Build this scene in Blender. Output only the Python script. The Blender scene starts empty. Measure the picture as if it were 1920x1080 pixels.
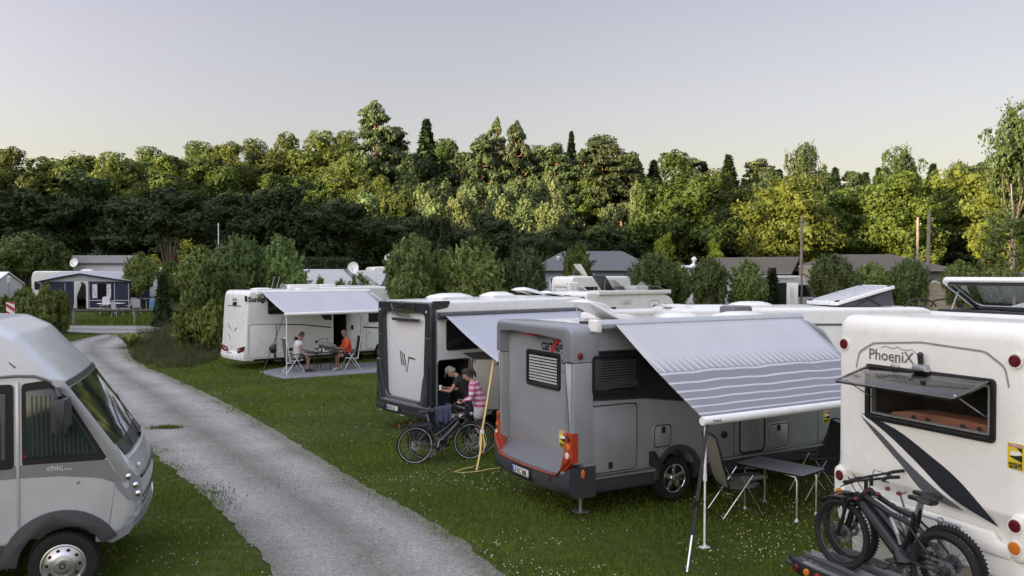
import bpy, bmesh, math, random
import numpy as np
from mathutils import Vector, Matrix
C = bpy.context
SC = C.scene
COL = SC.collection
R = math.radians
PI = math.pi

# ------------------------------------------------------------------ camera, sky, sun, exposure
F_PX, CAM_H, PITCH = 1533.0, 3.66, R(0.98)
cam_d = bpy.data.cameras.new('camera')
cam = bpy.data.objects.new('camera', cam_d)
COL.objects.link(cam)
cam.location = (0, 0, CAM_H)
cam.rotation_euler = (R(90) - PITCH, 0, 0)
cam_d.sensor_width = 36
cam_d.lens = F_PX / 1920 * 36
cam_d.clip_start = 0.1
cam_d.clip_end = 3000
SC.camera = cam

SUN_DIR = Vector((-0.80, -0.60, 0)).normalized()      # horizontal direction towards the sun
SUN_EL = R(7.5)
to_sun = Vector((SUN_DIR.x * math.cos(SUN_EL), SUN_DIR.y * math.cos(SUN_EL), math.sin(SUN_EL)))
world = bpy.data.worlds.new('World')
SC.world = world
world.use_nodes = True
wn, wl = world.node_tree.nodes, world.node_tree.links
wn.clear()
sky = wn.new('ShaderNodeTexSky')
sky.sky_type = 'NISHITA'
sky.sun_disc = False
sky.sun_elevation = R(9)
sky.sun_rotation = math.atan2(to_sun.x, to_sun.y)
sky.air_density = 1.0
sky.dust_density = 2.2
sky.ozone_density = 1.5
gm = wn.new('ShaderNodeGamma')
gm.inputs[1].default_value = 0.60
hs = wn.new('ShaderNodeHueSaturation')
hs.inputs['Saturation'].default_value = 0.42
hs.inputs['Value'].default_value = 0.80
# hazy evening air: mauve grey aloft, cream towards the horizon, an added boost overhead to light the ground
wtc = wn.new('ShaderNodeTexCoord')
wsp = wn.new('ShaderNodeSeparateXYZ')
wl.new(wtc.outputs['Generated'], wsp.inputs[0])
wnz = wn.new('ShaderNodeTexNoise'); wnz.inputs['Scale'].default_value = 1.6; wnz.inputs['Detail'].default_value = 4
wmp = wn.new('ShaderNodeMapping'); wmp.inputs['Scale'].default_value = (1, 1, 4)
wl.new(wtc.outputs['Generated'], wmp.inputs['Vector']); wl.new(wmp.outputs[0], wnz.inputs['Vector'])
wad = wn.new('ShaderNodeMath'); wad.operation = 'MULTIPLY_ADD'; wad.inputs[1].default_value = 0.05
wl.new(wnz.outputs['Fac'], wad.inputs[0]); wl.new(wsp.outputs[2], wad.inputs[2])
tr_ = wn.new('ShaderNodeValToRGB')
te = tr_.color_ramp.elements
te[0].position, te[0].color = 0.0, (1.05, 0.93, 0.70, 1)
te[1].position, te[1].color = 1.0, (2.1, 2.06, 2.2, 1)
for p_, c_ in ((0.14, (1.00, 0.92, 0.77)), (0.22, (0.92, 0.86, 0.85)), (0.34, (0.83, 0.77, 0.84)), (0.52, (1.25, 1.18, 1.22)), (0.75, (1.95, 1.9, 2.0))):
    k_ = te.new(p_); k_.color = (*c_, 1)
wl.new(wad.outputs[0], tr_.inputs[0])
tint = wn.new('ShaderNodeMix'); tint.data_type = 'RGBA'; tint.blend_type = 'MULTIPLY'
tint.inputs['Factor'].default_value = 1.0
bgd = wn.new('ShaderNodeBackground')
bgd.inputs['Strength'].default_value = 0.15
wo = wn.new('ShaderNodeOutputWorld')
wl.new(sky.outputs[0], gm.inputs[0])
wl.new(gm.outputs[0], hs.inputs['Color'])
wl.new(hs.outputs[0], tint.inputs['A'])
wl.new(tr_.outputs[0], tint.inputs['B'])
# added boost: brightens the sky behind and left of the camera to light the vehicles
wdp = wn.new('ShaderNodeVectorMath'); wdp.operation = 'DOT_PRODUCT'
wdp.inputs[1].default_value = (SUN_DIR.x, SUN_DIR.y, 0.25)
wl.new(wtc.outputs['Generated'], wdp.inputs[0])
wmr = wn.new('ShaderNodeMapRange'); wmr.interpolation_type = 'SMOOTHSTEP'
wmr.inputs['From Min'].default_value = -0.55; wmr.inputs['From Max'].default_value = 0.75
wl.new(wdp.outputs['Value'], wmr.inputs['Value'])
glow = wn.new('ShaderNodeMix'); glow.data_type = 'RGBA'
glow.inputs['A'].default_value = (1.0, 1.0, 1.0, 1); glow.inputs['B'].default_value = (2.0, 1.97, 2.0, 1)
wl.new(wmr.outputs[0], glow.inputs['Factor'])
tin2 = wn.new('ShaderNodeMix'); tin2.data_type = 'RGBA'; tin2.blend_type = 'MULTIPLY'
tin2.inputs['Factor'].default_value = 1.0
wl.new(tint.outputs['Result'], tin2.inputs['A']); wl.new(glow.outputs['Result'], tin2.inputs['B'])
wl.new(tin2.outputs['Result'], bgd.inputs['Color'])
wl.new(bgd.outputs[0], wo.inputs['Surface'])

sun_d = bpy.data.lights.new('sun', 'SUN')
sun_d.energy = 5.0
sun_d.angle = R(0.6)
sun_d.color = (1.0, 0.80, 0.47)
sun = bpy.data.objects.new('sun', sun_d)
COL.objects.link(sun)
sun.rotation_euler = to_sun.to_track_quat('Z', 'Y').to_euler()

SC.view_settings.view_transform = 'Standard'
SC.view_settings.look = 'None'
SC.view_settings.exposure = 1.75
SC.view_settings.gamma = 1.0
SC.view_settings.use_curve_mapping = False
SC.render.engine = 'CYCLES'
SC.cycles.use_denoising = True
SC.cycles.max_bounces = 6
SC.cycles.transparent_max_bounces = 8
SC.cycles.diffuse_bounces = 3
SC.cycles.glossy_bounces = 3
SC.cycles.transmission_bounces = 4
SC.cycles.caustics_reflective = False
SC.cycles.caustics_refractive = False


# ------------------------------------------------------------------ geometry helpers
def ray(px, py):
    x, z = (px - 960) / F_PX, -(py - 540) / F_PX
    c, s = math.cos(PITCH), math.sin(PITCH)
    return Vector((x, c + z * s, z * c - s))


def at(px, Y, z=None):
    """point seen at photo column px at distance Y (on the terrain unless z is given)"""
    X = (px - 960) / F_PX * Y
    return (X, Y, gz(X, Y) if z is None else z)


def gp(px, py, z=0.0):
    d = ray(px, py)
    t = (z - CAM_H) / d.z
    return (d.x * t, d.y * t)


def hz(py, Y):
    """height of photo row py at distance Y"""
    return CAM_H - (py - 513.8) / F_PX * Y


_gy = [0, 34, 40, 46, 50, 57, 63, 75, 90, 120, 160, 220, 700]
_gv = [0, 0, 0.05, 0.26, 0.55, 1.25, 1.6, 2.0, 2.6, 6.0, 11.0, 15.0, 15.0]


def gz(x, y):
    # smoothed profile of the terrain
    v = 0.0
    for o, w in ((-2.5, .25), (0, .5), (2.5, .25)):
        v += w * float(np.interp(y + o, _gy, _gv))
    if y > 80:
        k = min(1.0, (y - 80) / 60)
        v -= k * max(0, min(1, (x - 10) / 60)) * 0.35 * v
    return v


def tag(o, label=None, cat=None, group=None, kind=None):
    if label: o['label'] = label
    if cat: o['category'] = cat
    if group: o['group'] = group
    if kind: o['kind'] = kind
    return o


def empty(name, loc=(0, 0, 0), rz=0.0, label=None, cat=None, group=None, kind=None, parent=None):
    o = bpy.data.objects.new(name, None)
    COL.objects.link(o)
    o.location = loc
    o.rotation_euler = (0, 0, rz)
    o.empty_display_size = 0.2
    if parent: o.parent = parent
    return tag(o, label, cat, group, kind)


def copy_tree(o, parent=None):
    c = o.copy()
    COL.objects.link(c)
    c.parent = parent
    for ch in list(o.children):
        copy_tree(ch, c)
    return c


def finish(me, smooth=True, angle=35):
    if smooth:
        me.shade_smooth()
        me.set_sharp_from_angle(angle=R(angle))
    else:
        me.shade_flat()


def link_mesh(name, me, mat, parent=None):
    o = bpy.data.objects.new(name, me)
    COL.objects.link(o)
    if mat is not None:
        me.materials.clear()
        me.materials.append(mat)
    if parent is not None:
        o.parent = parent
    return o


def np_mesh(name, verts, faces, mat, parent=None, smooth=False):
    """verts (n,3), faces (m,k) all of one size"""
    me = bpy.data.meshes.new(name)
    n, (m, k) = len(verts), faces.shape
    me.vertices.add(n)
    me.vertices.foreach_set('co', np.ascontiguousarray(verts, dtype=np.float32).ravel())
    me.loops.add(m * k)
    me.loops.foreach_set('vertex_index', np.ascontiguousarray(faces, dtype=np.int32).ravel())
    me.polygons.add(m)
    me.polygons.foreach_set('loop_start', np.arange(0, m * k, k, dtype=np.int32))
    me.polygons.foreach_set('loop_total', np.full(m, k, dtype=np.int32))
    me.update(calc_edges=True)
    me.validate()
    if smooth: me.shade_smooth()
    return link_mesh(name, me, mat, parent)


def rrect(u0, u1, v0, v1, r=0.05, n=4):
    pts = []
    r = min(r, (u1 - u0) / 2 - 1e-4, (v1 - v0) / 2 - 1e-4)
    for cx, cy, a0 in ((u1 - r, v1 - r, 0), (u0 + r, v1 - r, 90), (u0 + r, v0 + r, 180), (u1 - r, v0 + r, 270)):
        for k in range(n + 1):
            a = R(a0 + 90 * k / n)
            pts.append((cx + r * math.cos(a), cy + r * math.sin(a)))
    return pts


def fillet(poly, r=0.08, n=4):
    """round the corners of a polygon; poly entries (x, z) or (x, z, r)"""
    out = []
    N = len(poly)
    for i, p in enumerate(poly):
        rr = p[2] if len(p) > 2 else r
        P = Vector(p[:2]); A = Vector(poly[i - 1][:2]) - P; B = Vector(poly[(i + 1) % N][:2]) - P
        la, lb = A.length, B.length
        A.normalize(); B.normalize()
        ang = A.angle(B)
        if rr <= 0 or ang > PI - 0.02:
            out.append(tuple(P)); continue
        t = min(rr / math.tan(ang / 2), la * 0.48, lb * 0.48)
        s, e = P + A * t, P + B * t
        for k in range(n + 1):
            q = k / n
            out.append(tuple((1 - q) ** 2 * s + 2 * q * (1 - q) * P + q * q * e))
    return out


def offset_poly(poly, d):
    """inset a CCW polygon by d (simple vertex normal offset)"""
    N = len(poly); out = []
    for i in range(N):
        a = Vector(poly[i - 1]); b = Vector(poly[i]); c = Vector(poly[(i + 1) % N])
        e1 = (b - a); e2 = (c - b)
        if e1.length < 1e-9: e1 = e2
        if e2.length < 1e-9: e2 = e1
        n1 = Vector((-e1.y, e1.x)).normalized(); n2 = Vector((-e2.y, e2.x)).normalized()
        n = n1 + n2
        if n.length < 1e-6: n = n1
        n.normalize()
        k = d / max(0.5, n.dot(n1))
        out.append((b.x + n.x * k, b.y + n.y * k))
    return out


def ccw(poly):
    a = sum(poly[i - 1][0] * poly[i][1] - poly[i][0] * poly[i - 1][1] for i in range(len(poly)))
    return list(poly) if a > 0 else list(poly)[::-1]


# plane maps: (u, v, depth outwards) -> local point of a vehicle whose nose points to +x
def SIDE(W):                       # right-hand side (y = -W/2)
    return lambda u, v, d: (u, -W / 2 - d, v)


def REAR(x0=0.0):                  # rear face; u is the local y
    return lambda u, v, d: (x0 - d, u, v)


def TOP(z0):
    return lambda u, v, d: (u, v, z0 + d)


class MB:
    def __init__(s):
        s.v, s.f = [], []

    def add(s, vs, fs):
        b = len(s.v)
        s.v += [tuple(p) for p in vs]
        s.f += [tuple(b + i for i in f) for f in fs]
        return s

    def box(s, x0, x1, y0, y1, z0, z1, M=None):
        vs = [(x, y, z) for x in (x0, x1) for y in (y0, y1) for z in (z0, z1)]
        if M: vs = [M @ Vector(p) for p in vs]
        return s.add(vs, [(0, 1, 3, 2), (4, 6, 7, 5), (0, 4, 5, 1), (2, 3, 7, 6), (0, 2, 6, 4), (1, 5, 7, 3)])

    def prism(s, poly, mp, d0, d1):
        """poly in (u, v); extruded from depth d0 to d1 through the plane map mp"""
        poly = ccw(poly); n = len(poly)
        vs = [mp(u, v, d0) for u, v in poly] + [mp(u, v, d1) for u, v in poly]
        fs = [tuple(range(n))[::-1], tuple(range(n, 2 * n))] + [(i, (i + 1) % n, n + (i + 1) % n, n + i) for i in range(n)]
        return s.add(vs, fs)

    def pad(s, poly, mp, d0, d1, b):
        """prism whose outer edge is chamfered by b"""
        poly = ccw(poly); n = len(poly)
        q = offset_poly(poly, b)
        h = offset_poly(poly, b * 0.3)
        vs = [mp(u, v, d0) for u, v in poly] + [mp(u, v, d1 - b) for u, v in poly] + \
             [mp(u, v, d1 - b * .3) for u, v in h] + [mp(u, v, d1) for u, v in q]
        fs = [tuple(range(n))[::-1], tuple(range(3 * n, 4 * n))]
        for k in range(3):
            fs += [(k * n + i, k * n + (i + 1) % n, (k + 1) * n + (i + 1) % n, (k + 1) * n + i) for i in range(n)]
        return s.add(vs, fs)

    def ring(s, outer, inner, mp, d0, d1):
        n = len(outer)
        assert len(inner) == n
        vs = []
        for d in (d0, d1):
            vs += [mp(u, v, d) for u, v in outer] + [mp(u, v, d) for u, v in inner]
        fs = []
        for i in range(n):
            j = (i + 1) % n
            fs += [(2 * n + i, 2 * n + j, 3 * n + j, 3 * n + i), (i, n + i, n + j, j),
                   (i, j, 2 * n + j, 2 * n + i), (n + i, 3 * n + i, 3 * n + j, n + j)]
        return s.add(vs, fs)

    def tube(s, pts, r, seg=8, cap=True, radii=None):
        pts = [Vector(p) for p in pts]
        n = len(pts)
        rs = radii or [r] * n
        T = []
        for i in range(n):
            t = (pts[min(i + 1, n - 1)] - pts[max(i - 1, 0)])
            T.append(t.normalized() if t.length > 1e-9 else Vector((0, 0, 1)))
        up = Vector((0, 0, 1)) if abs(T[0].z) < 0.9 else Vector((1, 0, 0))
        X = T[0].cross(up).normalized()
        rings = []
        for i in range(n):
            X = (X - T[i] * X.dot(T[i]))
            if X.length < 1e-6: X = T[i].orthogonal()
            X.normalize()
            Y = T[i].cross(X)
            k = 1.0
            if 0 < i < n - 1:
                c = (pts[i] - pts[i - 1]).normalized().dot(T[i])
                k = 1 / max(c, 0.6)
            rings.append([pts[i] + (X * math.cos(a) + Y * math.sin(a)) * rs[i] * (k if 0 < i < n - 1 else 1)
                          for a in (2 * PI * j / seg for j in range(seg))])
        vs = [p for r_ in rings for p in r_]
        fs = [(i * seg + j, i * seg + (j + 1) % seg, (i + 1) * seg + (j + 1) % seg, (i + 1) * seg + j)
              for i in range(n - 1) for j in range(seg)]
        if cap:
            fs += [tuple(range(seg))[::-1], tuple((n - 1) * seg + j for j in range(seg))]
        return s.add(vs, fs)

    def lathe(s, prof, M, seg=24, close=False):
        """prof: (radius, height) along local z of matrix M"""
        n = len(prof)
        vs = [M @ Vector((r * math.cos(a), r * math.sin(a), h)) for r, h in prof
              for a in (2 * PI * j / seg for j in range(seg))]
        fs = [(i * seg + j, i * seg + (j + 1) % seg, (i + 1) * seg + (j + 1) % seg, (i + 1) * seg + j)
              for i in range(n - 1) for j in range(seg)]
        if close:
            fs += [((n - 1) * seg + j, (n - 1) * seg + (j + 1) % seg, (j + 1) % seg, j) for j in range(seg)]
        else:
            fs += [tuple(range(seg))[::-1], tuple((n - 1) * seg + j for j in range(seg))]
        return s.add(vs, fs)

    def ball(s, c, r, seg=12, rings=8, sc=(1, 1, 1), M=None):
        vs, fs = [], []
        c = Vector(c)
        for i in range(rings + 1):
            t = PI * i / rings
            for j in range(seg):
                a = 2 * PI * j / seg
                p = Vector((r * sc[0] * math.sin(t) * math.cos(a), r * sc[1] * math.sin(t) * math.sin(a), r * sc[2] * math.cos(t)))
                if M: p = M @ p
                vs.append(c + p)
        for i in range(rings):
            for j in range(seg):
                a, b, c2, d = i * seg + j, i * seg + (j + 1) % seg, (i + 1) * seg + (j + 1) % seg, (i + 1) * seg + j
                fs.append((a, d, c2, b))
        return s.add(vs, fs)

    def build(s, name, mat, parent=None, smooth=True, angle=35, bevel=0.0, seg=2):
        me = bpy.data.meshes.new(name)
        me.from_pydata(s.v, [], s.f)
        bm = bmesh.new(); bm.from_mesh(me)
        bmesh.ops.remove_doubles(bm, verts=bm.verts, dist=1e-5)
        bmesh.ops.recalc_face_normals(bm, faces=bm.faces)
        if bevel > 0:
            es = [e for e in bm.edges if len(e.link_faces) == 2 and e.calc_face_angle(0) > R(40)]
            bmesh.ops.bevel(bm, geom=es, offset=bevel, segments=seg, affect='EDGES', clamp_overlap=True, profile=0.5)
        bm.to_mesh(me); bm.free()
        me.update()
        finish(me, smooth, angle)
        return link_mesh(name, me, mat, parent)


def shell_mesh(prof, hw, b=0.1, ny=4, deform=None, hw_fn=None):
    """closed body: profile (x, z) CCW swept across y in [-hw, hw] with rounded long edges of radius b"""
    prof = ccw(prof)
    ys, ins = [], []
    K = 5
    for k in range(K + 1):
        a = R(90) * k / K
        ys.append(-hw + b - b * math.cos(a)); ins.append(b - b * math.sin(a))
    m = max(1, ny)
    for k in range(1, m):
        ys.append(-hw + b + (2 * hw - 2 * b) * k / m); ins.append(0)
    for k in range(K, -1, -1):
        a = R(90) * k / K
        ys.append(hw - b + b * math.cos(a)); ins.append(b - b * math.sin(a))
    n = len(prof)
    vs, fs = [], []
    for y, d in zip(ys, ins):
        q = offset_poly(prof, d) if d > 1e-6 else prof
        for (x, z) in q:
            p = (x, y, z)
            vs.append(deform(*p) if deform else p)
    for i in range(len(ys) - 1):
        for j in range(n):
            fs.append((i * n + j, i * n + (j + 1) % n, (i + 1) * n + (j + 1) % n, (i + 1) * n + j))
    fs += [tuple(range(n))[::-1], tuple((len(ys) - 1) * n + j for j in range(n))]
    mb = MB(); mb.add(vs, fs)
    return mb


def carve(ob, cutters):
    """boolean-subtract cutter meshes from ob and bake the result"""
    tmp = []
    for mb in cutters:
        c = mb.build('cutter_tmp', None, ob.parent, smooth=False)
        m = ob.modifiers.new('b', 'BOOLEAN')
        m.operation = 'DIFFERENCE'; m.object = c; m.solver = 'EXACT'
        tmp.append(c)
    C.view_layer.update()
    dg = C.evaluated_depsgraph_get(); dg.update()
    me = bpy.data.meshes.new_from_object(ob.evaluated_get(dg))
    ob.modifiers.clear()
    mats = [m for m in ob.data.materials]
    old = ob.data
    ob.data = me
    me.materials.clear()
    for m in mats: me.materials.append(m)
    finish(me, True, 35)
    bpy.data.meshes.remove(old)
    for c in tmp:
        d = c.data
        bpy.data.objects.remove(c); bpy.data.meshes.remove(d)
    return ob


def text(s, size, mp, u, v, mat, parent, name='lettering', depth=0.004, bold=0.0, sx=1.0, shear=0.0, flip=False, d0=0.0, align='LEFT'):
    cu = bpy.data.curves.new('t', 'FONT')
    cu.body = s; cu.size = size; cu.offset = bold; cu.shear = shear; cu.align_x = align
    cu.fill_mode = 'FRONT'; cu.resolution_u = 3
    ob = bpy.data.objects.new('t', cu)
    COL.objects.link(ob)
    dg = C.evaluated_depsgraph_get(); dg.update()
    me = bpy.data.meshes.new_from_object(ob.evaluated_get(dg))
    bpy.data.objects.remove(ob)
    k = -1 if flip else 1
    for w in me.vertices:
        w.co = Vector(mp(u + k * w.co.x * sx, v + w.co.y, d0 + depth))
    me.name = name
    return link_mesh(name, me, mat, parent)


# ------------------------------------------------------------------ materials
MATS = {}


def mat(name, col, rough=0.5, metal=0.0, spec=0.5, coat=0.0, var=0.06, vscale=3.0, bump=0.0, bscale=60.0,
        alpha=None, trans=0.0, ior=1.45, dirt=0.0, emis=None):
    if name in MATS: return MATS[name]
    m = bpy.data.materials.new(name); m.use_nodes = True
    n, l = m.node_tree.nodes, m.node_tree.links
    b = n['Principled BSDF']
    tc = n.new('ShaderNodeTexCoord')
    ns = n.new('ShaderNodeTexNoise')
    ns.inputs['Scale'].default_value = vscale; ns.inputs['Detail'].default_value = 5
    l.new(tc.outputs['Object'], ns.inputs['Vector'])
    mr = n.new('ShaderNodeMapRange')
    mr.inputs['From Min'].default_value = 0.3; mr.inputs['From Max'].default_value = 0.7
    mr.inputs['To Min'].default_value = 1 - var; mr.inputs['To Max'].default_value = 1 + var
    l.new(ns.outputs['Fac'], mr.inputs['Value'])
    vm = n.new('ShaderNodeVectorMath'); vm.operation = 'SCALE'
    vm.inputs[0].default_value = col[:3]
    l.new(mr.outputs[0], vm.inputs['Scale'])
    src = vm.outputs[0]
    if dirt > 0:
        n2 = n.new('ShaderNodeTexNoise'); n2.inputs['Scale'].default_value = 1.6; n2.inputs['Detail'].default_value = 8
        mp = n.new('ShaderNodeMapping'); mp.inputs['Scale'].default_value = (7, 7, 0.35)
        l.new(tc.outputs['Object'], mp.inputs['Vector']); l.new(mp.outputs[0], n2.inputs['Vector'])
        r2 = n.new('ShaderNodeMapRange')
        r2.inputs['From Min'].default_value = 0.5; r2.inputs['From Max'].default_value = 0.75
        r2.inputs['To Max'].default_value = dirt
        l.new(n2.outputs['Fac'], r2.inputs['Value'])
        mx = n.new('ShaderNodeMix'); mx.data_type = 'RGBA'
        l.new(r2.outputs[0], mx.inputs['Factor']); l.new(src, mx.inputs['A'])
        mx.inputs['B'].default_value = (0.16, 0.15, 0.12, 1)
        src = mx.outputs['Result']
    l.new(src, b.inputs['Base Color'])
    rr = n.new('ShaderNodeMapRange')
    rr.inputs['To Min'].default_value = max(0, rough - 0.06); rr.inputs['To Max'].default_value = min(1, rough + 0.06)
    l.new(ns.outputs['Fac'], rr.inputs['Value'])
    l.new(rr.outputs[0], b.inputs['Roughness'])
    b.inputs['Metallic'].default_value = metal
    b.inputs['Specular IOR Level'].default_value = spec
    b.inputs['Coat Weight'].default_value = coat
    b.inputs['Coat Roughness'].default_value = 0.08
    b.inputs['IOR'].default_value = ior
    if trans: b.inputs['Transmission Weight'].default_value = trans
    if alpha is not None: b.inputs['Alpha'].default_value = alpha
    if bump > 0:
        nb = n.new('ShaderNodeTexNoise'); nb.inputs['Scale'].default_value = bscale; nb.inputs['Detail'].default_value = 4
        l.new(tc.outputs['Object'], nb.inputs['Vector'])
        bp = n.new('ShaderNodeBump'); bp.inputs['Strength'].default_value = bump; bp.inputs['Distance'].default_value = 0.02
        l.new(nb.outputs['Fac'], bp.inputs['Height']); l.new(bp.outputs[0], b.inputs['Normal'])
    MATS[name] = m
    return m


def leaf_mat(name, c1, c2, rough=0.55, trans=0.35, bright=1.0, vs=0.35):
    if name in MATS: return MATS[name]
    m = bpy.data.materials.new(name); m.use_nodes = True
    n, l = m.node_tree.nodes, m.node_tree.links
    b = n['Principled BSDF']; out = n['Material Output']
    ge = n.new('ShaderNodeNewGeometry'); oi = n.new('ShaderNodeObjectInfo')
    tc = n.new('ShaderNodeTexCoord')
    ns = n.new('ShaderNodeTexNoise'); ns.inputs['Scale'].default_value = vs; ns.inputs['Detail'].default_value = 3
    l.new(tc.outputs['Object'], ns.inputs['Vector'])
    a1 = n.new('ShaderNodeMath'); a1.operation = 'MULTIPLY_ADD'
    l.new(ge.outputs['Random Per Island'], a1.inputs[0]); a1.inputs[1].default_value = 0.55
    a2 = n.new('ShaderNodeMath'); a2.operation = 'MULTIPLY_ADD'
    l.new(ns.outputs['Fac'], a2.inputs[0]); a2.inputs[1].default_value = 0.9; a2.inputs[2].default_value = -0.25
    l.new(a2.outputs[0], a1.inputs[2])
    mx = n.new('ShaderNodeMix'); mx.data_type = 'RGBA'; mx.clamp_factor = True
    l.new(a1.outputs[0], mx.inputs['Factor'])
    mx.inputs['A'].default_value = (*c1, 1); mx.inputs['B'].default_value = (*c2, 1)
    hsv = n.new('ShaderNodeHueSaturation')
    r1 = n.new('ShaderNodeMapRange'); r1.inputs['To Min'].default_value = 0.478; r1.inputs['To Max'].default_value = 0.518
    l.new(oi.outputs['Random'], r1.inputs['Value']); l.new(r1.outputs[0], hsv.inputs['Hue'])
    m7 = n.new('ShaderNodeMath'); m7.operation = 'MULTIPLY'; m7.inputs[1].default_value = 7.31
    m8 = n.new('ShaderNodeMath'); m8.operation = 'FRACT'
    l.new(oi.outputs['Random'], m7.inputs[0]); l.new(m7.outputs[0], m8.inputs[0])
    r2 = n.new('ShaderNodeMapRange'); r2.inputs['To Min'].default_value = 0.75 * bright; r2.inputs['To Max'].default_value = 1.25 * bright
    l.new(m8.outputs[0], r2.inputs['Value']); l.new(r2.outputs[0], hsv.inputs['Value'])
    l.new(mx.outputs['Result'], hsv.inputs['Color'])
    l.new(hsv.outputs[0], b.inputs['Base Color'])
    b.inputs['Roughness'].default_value = rough
    b.inputs['Specular IOR Level'].default_value = 0.25
    tr = n.new('ShaderNodeBsdfTranslucent')
    l.new(hsv.outputs[0], tr.inputs['Color'])
    ms = n.new('ShaderNodeMixShader'); ms.inputs[0].default_value = trans
    l.new(b.outputs[0], ms.inputs[1]); l.new(tr.outputs[0], ms.inputs[2])
    l.new(ms.outputs[0], out.inputs['Surface'])
    MATS[name] = m
    return m


def glass_mat(name, tint=(0.6, 0.65, 0.65), clear=0.5, rough=0.03):
    """thin sheet of tinted plastic or glass: part see-through, part mirror, real fresnel"""
    if name in MATS: return MATS[name]
    m = bpy.data.materials.new(name); m.use_nodes = True
    n, l = m.node_tree.nodes, m.node_tree.links
    n.remove(n['Principled BSDF'])
    out = n['Material Output']
    tr = n.new('ShaderNodeBsdfTransparent'); tr.inputs[0].default_value = (*[c * clear for c in tint], 1)
    gl = n.new('ShaderNodeBsdfGlossy'); gl.inputs['Roughness'].default_value = rough
    fr = n.new('ShaderNodeFresnel'); fr.inputs[0].default_value = 1.5
    nt = n.new('ShaderNodeTexNoise'); nt.inputs['Scale'].default_value = 2.0
    mm = n.new('ShaderNodeMath'); mm.operation = 'MULTIPLY_ADD'; mm.inputs[1].default_value = 1.3
    ad = n.new('ShaderNodeMath'); ad.operation = 'MULTIPLY'; ad.inputs[1].default_value = 0.08
    l.new(nt.outputs['Fac'], ad.inputs[0])
    gg_ = n.new('ShaderNodeNewGeometry')
    fb_ = n.new('ShaderNodeMath'); fb_.operation = 'MULTIPLY_ADD'; fb_.inputs[1].default_value = -1.0; fb_.inputs[2].default_value = 1.0
    l.new(gg_.outputs['Backfacing'], fb_.inputs[0])
    fm_ = n.new('ShaderNodeMath'); fm_.operation = 'MULTIPLY'
    l.new(fr.outputs[0], fm_.inputs[0]); l.new(fb_.outputs[0], fm_.inputs[1])
    l.new(fm_.outputs[0], mm.inputs[0]); l.new(ad.outputs[0], mm.inputs[2])
    ms = n.new('ShaderNodeMixShader')
    l.new(mm.outputs[0], ms.inputs[0]); l.new(tr.outputs[0], ms.inputs[1]); l.new(gl.outputs[0], ms.inputs[2])
    l.new(ms.outputs[0], out.inputs['Surface'])
    MATS[name] = m
    return m


WHITE = mat('white_gelcoat', (0.72, 0.725, 0.71), 0.28, bump=0.05, bscale=1.3, coat=0.3, var=0.03, dirt=0.03)
CREAM = mat('cream_gelcoat', (0.72, 0.72, 0.665), 0.28, bump=0.05, bscale=1.3, coat=0.3, var=0.03, dirt=0.025)
GREYM = mat('silver_grey_paint', (0.30, 0.315, 0.335), 0.34, bump=0.06, bscale=1.5, metal=0.35, coat=0.35, var=0.04, dirt=0.05)
SILV = mat('light_silver_paint', (0.54, 0.56, 0.60), 0.3, metal=0.4, coat=0.4, var=0.03, dirt=0.05)
MIDSIL = mat('mid_silver_paint', (0.26, 0.27, 0.30), 0.3, metal=0.4, coat=0.4, var=0.03)
DARKG = mat('graphite_plastic', (0.035, 0.037, 0.042), 0.45, var=0.1, bump=0.08, bscale=200)
GRAPH = mat('graphite_gloss', (0.028, 0.030, 0.036), 0.22, coat=0.5, var=0.05)
BLACK = mat('black_plastic', (0.012, 0.012, 0.013), 0.4, var=0.1)
RUBBER = mat('tyre_rubber', (0.011, 0.011, 0.012), 0.8, var=0.15, bump=0.15, bscale=90)
DARKGL = mat('dark_acrylic_glass', (0.012, 0.013, 0.016), 0.06, spec=0.7, coat=0.2, var=0.1)
INTER = mat('dark_interior', (0.03, 0.028, 0.026), 0.8, var=0.3, vscale=6)
ALU = mat('anodised_aluminium', (0.55, 0.56, 0.58), 0.32, metal=0.85, var=0.05)
CHROME = mat('bright_metal', (0.72, 0.72, 0.74), 0.16, metal=1.0, var=0.03)
STEEL = mat('dull_steel', (0.35, 0.35, 0.36), 0.42, metal=0.8, var=0.1)
RED = mat('red_lens', (0.30, 0.012, 0.010), 0.12, coat=0.6, var=0.1)
DKRED = mat('dark_red_lens', (0.10, 0.008, 0.010), 0.12, coat=0.6, var=0.1)
AMBER = mat('amber_lens', (0.55, 0.16, 0.02), 0.14, coat=0.6, var=0.1)
ORANGE = mat('orange_red_panel', (0.34, 0.042, 0.015), 0.25, coat=0.4, var=0.04)
CLEAR = mat('clear_lamp_lens', (0.6, 0.58, 0.52), 0.12, coat=0.6, var=0.1)
PLATE = mat('plate_white', (0.7, 0.7, 0.68), 0.4, var=0.03)
EUBLUE = mat('plate_blue', (0.02, 0.06, 0.35), 0.4)
INK = mat('black_ink', (0.012, 0.012, 0.014), 0.5)
GREYINK = mat('grey_decal', (0.12, 0.12, 0.13), 0.45)
YELLOW = mat('yellow_film', (0.62, 0.50, 0.03), 0.45)
ROOFP = mat('roof_sheet', (0.60, 0.60, 0.59), 0.45, var=0.08, dirt=0.25)
SMOKE = glass_mat('smoked_acrylic', (0.72, 0.70, 0.66), 0.92)
CLEARGL = glass_mat('clear_acrylic', (0.9, 0.93, 0.95), 0.85)
# ================================================================== terrain, lane, grass
def node_mat(name):
    m = bpy.data.materials.new(name); m.use_nodes = True
    n, l = m.node_tree.nodes, m.node_tree.links
    b = n['Principled BSDF']; MATS[name] = m
    tc = n.new('ShaderNodeTexCoord')
    return m, n, l, b, tc


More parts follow.
